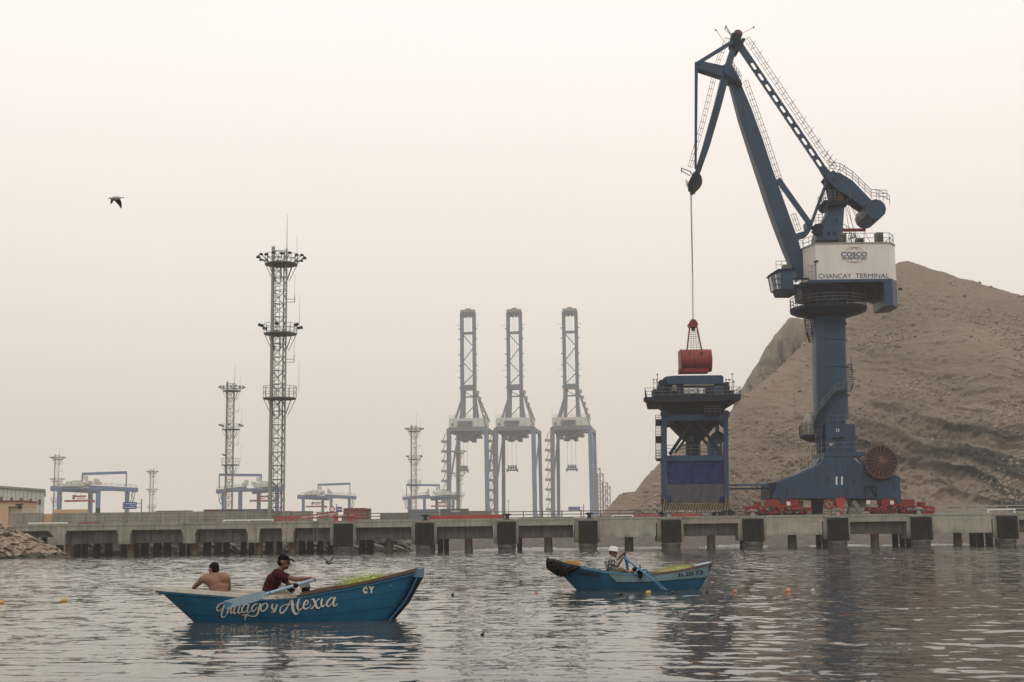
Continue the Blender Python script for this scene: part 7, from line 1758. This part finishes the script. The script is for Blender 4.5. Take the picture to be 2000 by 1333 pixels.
for k in range(26):
    i = random.randint(2, n-3); j = random.randint(0, 7); p = Vector(R[i][j]); q = Vector(R[min(n, i+random.randint(1,3))][(j+random.randint(-3,3))%20]); mb.path([p, (p+q)/2+Vector((0,-.05,.02)), q], .012, 4)
mb.build('loose_rope', M['rope'], nt_, kind='stuff')
def net_pile(label, px0, px1, tops, H, Yc, m, par_gap=0, seed=1, dz=-.15):
    """heaped mesh net: lumpy mound with hundreds of thin strands"""
    g = random.Random(seed); xs = np.linspace(0, 1, 28); c = P((px0+px1)/2, 1140, Yc)
    a = P(px0, 1140, Yc).x; b = P(px1, 1140, Yc).x
    t = thing('fishing_net', label, 'net', ((a+b)/2, Yc, .1), 'fishing nets in the boats')
    U, V = np.meshgrid(xs, np.linspace(-1, 1, 22), indexing='xy')
    top = np.array([[P(px0+(px1-px0)*u, float(np.interp(px0+(px1-px0)*u, [p[0] for p in tops], [p[1] for p in tops])), Yc).z for u in r] for r in U])
    tt = np.clip((a + (b-a)*U - H.a0)/(H.a1-H.a0), 0, 1); hb = np.vectorize(lambda q: H.hb(q, .15))(tt)*.92 - .045; gz = np.vectorize(H.zg)(tt)
    XX = a+(b-a)*U; YY = Yc + V*hb
    base = gz - .10
    shape = (1-np.abs(V)**3)*np.sin(np.pi*np.clip(U, .02, .98))**.35
    ZZ = base + (top-base)*shape*(.93 + .10*fbm(XX*7, YY*7, 4, seed))
    o = grid_mesh('net_heap', XX, YY, ZZ, M[m]); o.parent = t; o.data.transform(Matrix.Translation(-Vector(t['_o'])))
    mb = MB()
    for k in range(420):
        i = g.randint(1, 20); j = g.randint(2, 25); p = Vector((XX[i, j], YY[i, j], ZZ[i, j])); pts = [p]
        d = Vector((g.uniform(-1,1), g.uniform(-1,1), g.uniform(-.2,.6)))*.07
        for s_ in range(3): pts.append(pts[-1]+d); d = d+Vector((g.uniform(-1,1), g.uniform(-1,1), g.uniform(-1,.3)))*.05
        mb.path(pts, .0035, 3)
    mb.build('mesh_strands', M[m], t, kind='stuff')
net_pile('bright yellow-green net heaped in the bow of the larger boat', 660, 760, [(662,1146),(672,1138),(690,1133),(712,1131),(728,1125),(740,1124),(748,1130),(760,1131)], H1, Y1, 'net_green', seed=2)
net_pile('pale yellow net heaped in the right half of the smaller boat', 1278, 1356, [(1278,1120),(1290,1112),(1305,1109),(1318,1108),(1330,1104.5),(1345,1104),(1356,1108)], H2, Y2, 'net_pale', seed=4)
net_pile('small orange net bundle lying behind the black net on the bow', 1106, 1130, [(1106,1101),(1112,1098),(1122,1097.5),(1130,1104)], H2, Y2+.1, 'buoy_y', seed=5)

# ================================================================== PEOPLE
def voxel(name, mb, m, par, vs=.009, smooth=4):
    o = mb.build(name, m, par)
    md = o.modifiers.new('r', 'REMESH'); md.mode = 'VOXEL'; md.voxel_size = vs; md.use_smooth_shade = True
    s_ = o.modifiers.new('s', 'SMOOTH'); s_.factor = .5; s_.iterations = smooth
    dg = bpy.context.evaluated_depsgraph_get(); me = bpy.data.meshes.new_from_object(o.evaluated_get(dg)); o.modifiers.clear(); o.data = me
    me.polygons.foreach_set('use_smooth', [True]*len(me.polygons))
    if not me.materials: me.materials.append(m)
    return o
def cap_(mb, a, b, ra, rb=None, n=12):
    rb = ra if rb is None else rb; mb.tube(a, b, ra, rb, n=n); mb.ball(a, ra*1.0, n, 8); mb.ball(b, rb*1.0, n, 8)
def ell(mb, c, r, q=None, n=14, m=10):
    t = MB().ball((0,0,0), r, n, m); q = q or Matrix.Identity(3); mb.add([q @ Vector(v) + Vector(c) for v in t.v], t.f)
def head(mb, c, f, up, s=1.0):
    """f: facing direction, up: head up"""
    f = Vector(f).normalized(); up = Vector(up); up = (up-f*up.dot(f)).normalized(); l = up.cross(f)
    q = Matrix((f, l, up)).transposed()
    g = lambda x, y, z: Vector(c) + q @ Vector((x*s, y*s, z*s))
    ell(mb, g(-.008, 0, .022), (.098*s, .078*s, .098*s), q); ell(mb, g(.022, 0, -.045), (.068*s, .06*s, .075*s), q); ell(mb, g(.05, 0, -.088), (.035*s, .035*s, .028*s), q)
    cap_(mb, g(.088, 0, .012), g(.112, 0, -.022), .011*s, .016*s, 8); ell(mb, g(.082, 0, .03), (.018*s, .055*s, .012*s), q); ell(mb, g(.085, 0, -.055), (.018*s, .026*s, .008*s), q); ell(mb, g(.083, 0, -.068), (.017*s, .022*s, .008*s), q)
    for sd in (-1, 1): ell(mb, g(-.008, sd*.080, -.005), (.022*s, .010*s, .033*s), q, 10, 8)
    return g, q
def eyes(g, par):
    for sd in (-1, 1): mb = MB(); mb.ball(g(.083, sd*.03, .008), .012, 8, 6); mb.build('eye', M['hair'], par)
def hand(mb, wrist, knuck, axis, s=1.0):
    """palm from wrist to knuckles, four unequal fingers curling round `axis`, thumb off the side"""
    w_, k = Vector(wrist), Vector(knuck); d = (k-w_).normalized(); ax = Vector(axis).normalized(); dn = d.cross(ax).normalized()
    for i, (o_, ln) in enumerate(((-.033,.9),(-.011,1.0),(.011,.95),(.033,.78))):
        a = w_ + ax*o_*.6*s; b = k + ax*o_*s; cap_(mb, a, b, .013*s, .0105*s, 8)
        p = b; ang = 0
        for j, (seg, bend) in enumerate(((.034,35),(.026,70),(.02,60))):
            ang += math.radians(bend); v = d*math.cos(ang) + dn*math.sin(ang); e_ = p + v*seg*ln*s; cap_(mb, p, e_, (.010,.0092,.0082)[j]*s, (.0092,.0082,.0075)[j]*s, 8); p = e_
    p = w_.lerp(k, .3) - ax*.028*s; e_ = p + (d*.6 - ax*.4 + dn*.5).normalized()*.036*s; cap_(mb, p, e_, .012*s, .010*s, 8); cap_(mb, e_, e_+(d*.5+dn*.8).normalized()*.028*s, .010*s, .008*s, 8)
# --- man 1: bare back, facing away, head turned left
pr = thing('person', 'shirtless dark-haired man bending over with his bare back to the camera in the larger boat', 'person', P(427, 1172, Y1))
mb = MB(); yb_ = Y1+.05
pel, wst, chs = P(427,1172,yb_), P(428,1156,yb_), P(424,1138,yb_+.03)
ell(mb, pel, (.175,.14,.13)); ell(mb, wst, (.17,.115,.13)); ell(mb, P(429,1164,yb_), (.17,.12,.12)); ell(mb, chs, (.205,.125,.13)); ell(mb, P(424,1129,yb_+.05), (.215,.11,.085)); ell(mb, P(436,1131,yb_+.03), (.12,.12,.12)); ell(mb, P(428,1124.5,yb_+.06), (.12,.08,.055)); ell(mb, P(404,1131,yb_+.04), (.11,.11,.10)); ell(mb, P(410,1133,yb_+.03), (.12,.12,.10)); ell(mb, P(428,1147,yb_+.01), (.178,.12,.13))
shL, shR = P(396,1131,yb_+.05), P(443,1130,yb_+.05)
elL, haL = P(379.5,1147,yb_+.12), P(378,1163,yb_+.2)
cap_(mb, shL, P(388,1139,yb_+.08), .066, .052); cap_(mb, P(388,1139,yb_+.08), elL, .052, .042); cap_(mb, elL, haL, .043, .03); hand(mb, haL, haL+Vector((.01,.05,-.06)), (1,0,0))
elR = P(447,1150,yb_+.22); cap_(mb, shR, elR, .064, .043); haR = P(436,1160,yb_+.42); cap_(mb, elR, haR, .043, .03); hand(mb, haR, haR+Vector((-.02,.06,-.04)), (1,0,0))
for sx in (-1, 1):
    kn = pel+Vector((sx*.2,.42,.05)); cap_(mb, pel+Vector((sx*.08,.02,-.03)), kn, .085, .058); cap_(mb, kn, kn+Vector((sx*.02,.1,-.35)), .055, .04)
hc = P(417, 1113, yb_+.13); cap_(mb, P(424,1125,yb_+.07), hc+Vector((.02,-.02,-.05)), .062, .058)
g_, q_ = head(mb, hc, (-.75,.62,-.35), (-.1,.25,1), 1.05)
bd = voxel('body', mb, M['skin'], pr, .010, 14)
hm_ = MB(); ell(hm_, g_(-.022,0,.035), (.104,.088,.096), q_); ell(hm_, g_(-.055,0,-.02), (.062,.074,.07), q_); voxel('hair', hm_, M['hair'], bd, .01, 3)
eyes(g_, bd)
sm = MB(); ell(sm, pel+Vector((0,.02,-.02)), (.19,.155,.11))
for sx in (-1, 1): cap_(sm, pel+Vector((sx*.08,.02,-.03)), pel+Vector((sx*.17,.32,.03)), .095, .08)
voxel('shorts', sm, M['dark_cloth'], bd, .014, 4)
# --- man 2: maroon shirt, cap, rowing
pr = thing('person', 'man in maroon shirt and black cap leaning forward to row the larger boat', 'person', P(526, 1172, Y1))
mb = MB(); sh_ = MB(); y0 = Y1
pel, wst, chs, ush = P(528,1168,y0), P(527,1153,y0), P(535,1134,y0), P(543,1122,y0)
for tgt, k in ((mb, 1.0), (sh_, 1.0)):
    e_ = 0 if tgt is mb else .014
    ell(tgt, pel, (.13+e_,.16+e_,.12+e_)); ell(tgt, wst, (.125+e_,.16+e_,.14+e_)); ell(tgt, P(530,1144,y0), (.125+e_,.165+e_,.13+e_)); ell(tgt, chs, (.13+e_,.18+e_,.13+e_)); ell(tgt, ush, (.105+e_,.19+e_,.09+e_))
ns, fs_ = P(548,1124,y0-.17), P(548,1124,y0+.19)
ne, nh = P(578,1132,y0-.27), P(607,1129.6,y0-.42)
fe_, fh = P(566,1144,y0+.3), P(594,1141,y0+.2)
cap_(mb, ns, ne, .055, .042); cap_(mb, ne, nh, .042, .028); hand(mb, nh, nh+Vector((.065,-.0,-.005)), (0,-1,-.1))
cap_(mb, fs_, fe_, .055, .042); cap_(mb, fe_, fh, .042, .028); hand(mb, fh, fh+Vector((.065,0,-.005)), (0,-1,-.1))
cap_(sh_, ns, ns.lerp(ne,.42), .078, .068); cap_(sh_, fs_, fs_.lerp(fe_,.5), .078, .064)
for sy in (-1, 1):
    kn = pel+Vector((.42, sy*.13, .06)); cap_(mb, pel+Vector((0,sy*.08,-.02)), kn, .085, .058); cap_(mb, kn, kn+Vector((.12,0,-.33)), .055, .04)
hc = P(554.5, 1098.5, y0-.02); cap_(mb, P(546,1118,y0), hc+Vector((-.01,0,-.06)), .06, .056)
g_, q_ = head(mb, hc, (1,-.12,-.12), (.08,0,1), 1.08)
bd = voxel('body', mb, M['skin_dark'], pr); voxel('shirt', sh_, M['maroon'], bd, .011, 6); eyes(g_, bd)
hm_ = MB(); ell(hm_, g_(-.04,0,.0), (.078,.086,.085), q_); ell(hm_, g_(.045,0,-.078), (.045,.05,.035), q_); voxel('hair', hm_, M['hair'], bd, .01, 3)
hm_ = MB(); ell(hm_, g_(-.012,0,.058), (.108,.092,.075), q_); cm_ = voxel('cap', hm_, M['cap'], bd, .01, 3)
mb = MB(); R = []
for i, (x, z) in enumerate(((.07,.062),(.115,.064),(.15,.056),(.175,.042))):
    w_ = (.075,.072,.06,.035)[i]; R.append([g_(x,-w_,z-.006-.012), g_(x,0,z-.006), g_(x,w_,z-.006-.012), g_(x,w_,z+.004-.012), g_(x,0,z+.006), g_(x,-w_,z+.004-.012)])
mb.rings(R); mb.build('cap_brim', M['cap'], bd)
sm = MB(); ell(sm, pel+Vector((.0,0,-.03)), (.15,.175,.1))
for sy in (-1, 1): cap_(sm, pel+Vector((0,sy*.08,-.02)), pel+Vector((.34,sy*.12,.05)), .097, .082)
voxel('shorts', sm, M['khaki'], bd, .014, 4)
# --- man 3: white hat, floral shirt
pr = thing('person', 'man in white bucket hat and black and white patterned shirt rowing the smaller boat', 'person', P(1197, 1122, Y2))
mb = MB(); sh_ = MB(); y0 = Y2-.05
pel, wst, chs, ush = P(1196,1119,y0), P(1193,1110,y0), P(1190.5,1100,y0), P(1193,1092,y0)
for tgt, e_ in ((mb, 0), (sh_, .016)):
    ell(tgt, pel, (.14+e_,.16+e_,.1+e_)); ell(tgt, wst, (.13+e_,.16+e_,.14+e_)); ell(tgt, chs, (.125+e_,.175+e_,.14+e_)); ell(tgt, ush, (.1+e_,.18+e_,.09+e_))
ns, fs_ = P(1197,1094,y0-.18), P(1198,1093,y0+.18)
ne, nh = P(1205.5,1107,y0-.25), P(1215.5,1091.5,y0-.3)
fe_, fh = P(1208,1091.5,y0+.3), P(1217.5,1081.5,y0+.2)
cap_(mb, ns, ne, .055, .042); cap_(mb, ne, nh, .042, .028); hand(mb, nh, nh+Vector((.04,0,.045)), (0,-1,0))
cap_(mb, fs_, fe_, .055, .042); cap_(mb, fe_, fh, .042, .028); hand(mb, fh, fh+Vector((.035,0,.04)), (0,-1,0))
cap_(sh_, ns, ns.lerp(ne,.75), .078, .07); cap_(sh_, fs_, fs_.lerp(fe_,.6), .078, .066)
for sy in (-1, 1):
    kn = P(1217,1114,y0+sy*.12); cap_(mb, pel+Vector((0,sy*.08,0)), kn, .085, .058); ft = P(1232,1121,y0+sy*.12); cap_(mb, kn, ft, .055, .04); cap_(mb, ft, ft+Vector((.1,0,.05)), .04, .03)
hc = P(1198, 1079.5, y0-.03); cap_(mb, P(1194,1089,y0), hc+Vector((-.01,0,-.06)), .058, .054)
g_, q_ = head(mb, hc, (.8,-.5,-.12), (.05,0,1), 1.08)
bd = voxel('body', mb, M['skin_dark'], pr, .010); voxel('shirt', sh_, M['floral'], bd, .012, 6); eyes(g_, bd)
hm_ = MB(); ell(hm_, g_(-.04,0,.0), (.075,.084,.08), q_); voxel('hair', hm_, M['hair'], bd, .011, 3)
mb = MB(); R = []
for r, z in ((.128,.038),(.118,.05),(.108,.075),(.10,.125),(.085,.145),(.03,.152)):
    R.append([g_(-.005+r*math.cos(t), r*.92*math.sin(t), z) for t in [2*math.pi*i/20 for i in range(20)]])
mb.rings(R); h_ = mb.build('bucket_hat', M['hat_white'], bd, smooth=True)
sm = MB(); ell(sm, pel, (.155,.175,.1))
for sy in (-1, 1): kn = P(1217,1114,y0+sy*.12); cap_(sm, pel+Vector((0,sy*.08,0)), (pel+Vector((0,sy*.08,0))).lerp(kn,.9), .098, .078)
voxel('shorts', sm, M['khaki'], bd, .014, 4)
for sy in (-1, 1):
    ft = P(1232,1121,y0+sy*.12); mb = MB(); ell(mb, ft+Vector((.05,0,.03)), (.11,.05,.045)); mb.build('shoe', M['red' if sy < 0 else 'dark_cloth'], bd)
t = oar('long blue oar slanting into the water from the patterned-shirt man\'s hands', P(1217,1088,Y2-.32), P(1302,1154,Y2-1.6), .029, [(1278,1134),(1284,1135),(1303,1153),(1300,1155),(1292,1152)], Y2-1.5, 'oar2')
t = oar('dark blue oar held upright on the far side of the smaller boat', P(1219,1080,Y2+.2), P(1227,1117,Y2+.85), .03, [(1222.5,1092),(1226,1092),(1229,1113),(1222,1113)], Y2+.6, 'oar2')

# ================================================================== BIRDS, FLOATS
M['gull_white'] = mat('pale_feathers', (0.40, 0.38, 0.36), .8, var=.15, vscale=20); M['gull_grey'] = mat('grey_feathers', (0.13, 0.12, 0.11), .8, var=.15, vscale=20); M['gull_dark'] = mat('dark_feathers', (0.022, 0.02, 0.017), .8, var=.2, vscale=20)
def bird(label, px, py, Y, Ln, f, wings, mb_, mw, legs=False, nm='gull'):
    c = P(px, py, Y); f = Vector(f).normalized(); up = Vector((0,0,1)); l = up.cross(f).normalized(); up = f.cross(l)
    q = Matrix((f, l, up)).transposed(); g = lambda x, y, z: c + q @ Vector((x*Ln, y*Ln, z*Ln))
    t = thing(nm, label, 'bird', c)
    R = []
    for x, r, z in ((-.5,.03,.0),(-.42,.07,.0),(-.25,.15,.0),(0,.2,-.01),(.2,.17,.0),(.32,.085,.03),(.4,.075,.05),(.46,.08,.065),(.54,.05,.06),(.58,.015,.055)): R.append([g(x, r*math.cos(a), z+r*math.sin(a)) for a in [2*math.pi*i/10 for i in range(10)]])
    mb = MB(); mb.rings(R); b_ = mb.build('body', M[mb_], t, smooth=True)
    MB().tube(g(.55,0,.058), g(.72,0,.045), .018*Ln, .006*Ln, n=6).build('beak', M['gull_grey'], b_)
    mb = MB(); mb.rings([[g(-.45,-.05,.0), g(-.45,.05,.0), g(-.45,.05,.02), g(-.45,-.05,.02)], [g(-.72,-.12,-.01), g(-.72,.12,-.01), g(-.72,.12,.005), g(-.72,-.12,.005)]]); mb.build('tail', M[mw], b_)
    for wg in wings:
        R = []
        for x, y, z, ch in wg: R.append([g(x+ch/2, y, z), g(x, y, z+.02), g(x-ch/2, y, z-.0), g(x, y, z-.012)])
        MB().rings(R).build('wing', M[mw], b_)
    if legs:
        for s_ in (-.04, .04): MB().tube(g(-.05, s_, -.13), g(-.05, s_, -.35), .012*Ln, n=5).build('leg', M['gull_grey'], b_)
    return t
bird('gull flying high on the left with its wings swung down, against the empty sky', 225.5, 388, 62, .56, (-1,.15,-.05), [[(.0,-.12,.03,.55),(-.12,-.28,-.2,.5),(-.24,-.38,-.5,.28),(-.3,-.4,-.78,.06)], [(.1,.1,.05,.34),(.15,.3,-.2,.3),(.2,.36,-.5,.14),(.3,.38,-.55,.05)]], 'gull_white', 'gull_dark')
bird('dark bird skimming the water with raised wings between the large boat and the pier', 642, 1099.5, 66, .50, (.75,-.6,-.1), [[(.0,-.1,.05,.3),(.0,-.45,.32,.28),(-.05,-.85,.5,.16),(-.12,-1.1,.62,.05)], [(.0,.1,.05,.3),(.0,.45,.40,.28),(-.05,.8,.62,.18),(-.12,1.05,.82,.06)]], 'gull_grey', 'gull_dark', nm='seabird')
bird('small dark bird perched on the lowest platform rail of the second tallest mast', 437.5, 889, 350, 1.15, (-.9,-.3,.35), [[(0,-.12,.03,.4),(-.3,-.14,-.02,.2)], [(0,.12,.03,.4),(-.3,.14,-.02,.2)]], 'gull_dark', 'gull_dark', True, nm='seabird')
for px, py, r, m, lb in ((125,1172,.085,'buoy_y','small yellow float alone on the water at the left, below the pier'),(3,1176,.07,'buoy_y','yellow float at the left edge of the picture'),
        (884,1160.5,.05,'buoy_d','tiny dark float between the two boats'),(1266,1157,.085,'buoy_y','yellow float in front of the smaller boat below its oar'),(1213.5,1158.5,.06,'buoy_d','dark float in front of the smaller boat, left of the yellow one'),
        (1314,1157,.06,'buoy_d','dark float just right of the slanting oar blade'),(1380.5,1155,.05,'buoy_d','dark float right of the smaller boat\'s stern'),(1539.5,1153,.09,'buoy_o','orange float alone right of the smaller boat'),
        (1587,1152.5,.06,'buoy_p','pale float right of the orange one'),(1436,1154,.05,'buoy_o','small orange float between the smaller boat and the larger orange float'),(1047,1157,.04,'buoy_o','tiny orange float left of the smaller boat\'s bow'),(1629,1152.5,.05,'buoy_d','dark float at the right end of the row of floats'),(942,1237,.035,'buoy_d','tiny dark floating bit on the near water right of the larger boat')):
    Y = F*CAMH/(py - hor(px))*math.cos(0); c = P(px, py, Y); c.z = 0
    k = r*.72
    t = thing('float', lb, 'float', (c.x, c.y, 0), 'small net floats on the water')
    MB().ball((c.x, c.y, .02), (k*1.15, k, k*.9), 12, 8).build('float_body', M[m], t, smooth=True)
    MB().tube((c.x+k*.6, c.y, .02+k*.6), (c.x+k*.9, c.y, .03+k*1.0), .012, n=6).build('eyelet', M[m], t)
# ================================================================== HAZE
def haze():
    hm = bpy.data.materials.new('sea_haze'); hm.use_nodes = True; nt = hm.node_tree; nt.nodes.clear()
    pv = nt.nodes.new('ShaderNodeVolumePrincipled'); out = nt.nodes.new('ShaderNodeOutputMaterial')
    pv.inputs['Color'].default_value = (0.96, 0.95, 0.92, 1); pv.inputs['Density'].default_value = HAZE_D; pv.inputs['Anisotropy'].default_value = 0.0
    nt.links.new(pv.outputs[0], out.inputs['Volume'])
    mb = MB(); mb.bb(-1250, 1250, -120, 1500, -3.5, 142); o = mb.build('haze', hm, kind='stuff'); o.data.materials.clear(); o.data.materials.append(hm)
HAZE_D = 0.00036
haze()
for o in list(bpy.data.objects):
    if '_o' in o: del o['_o']
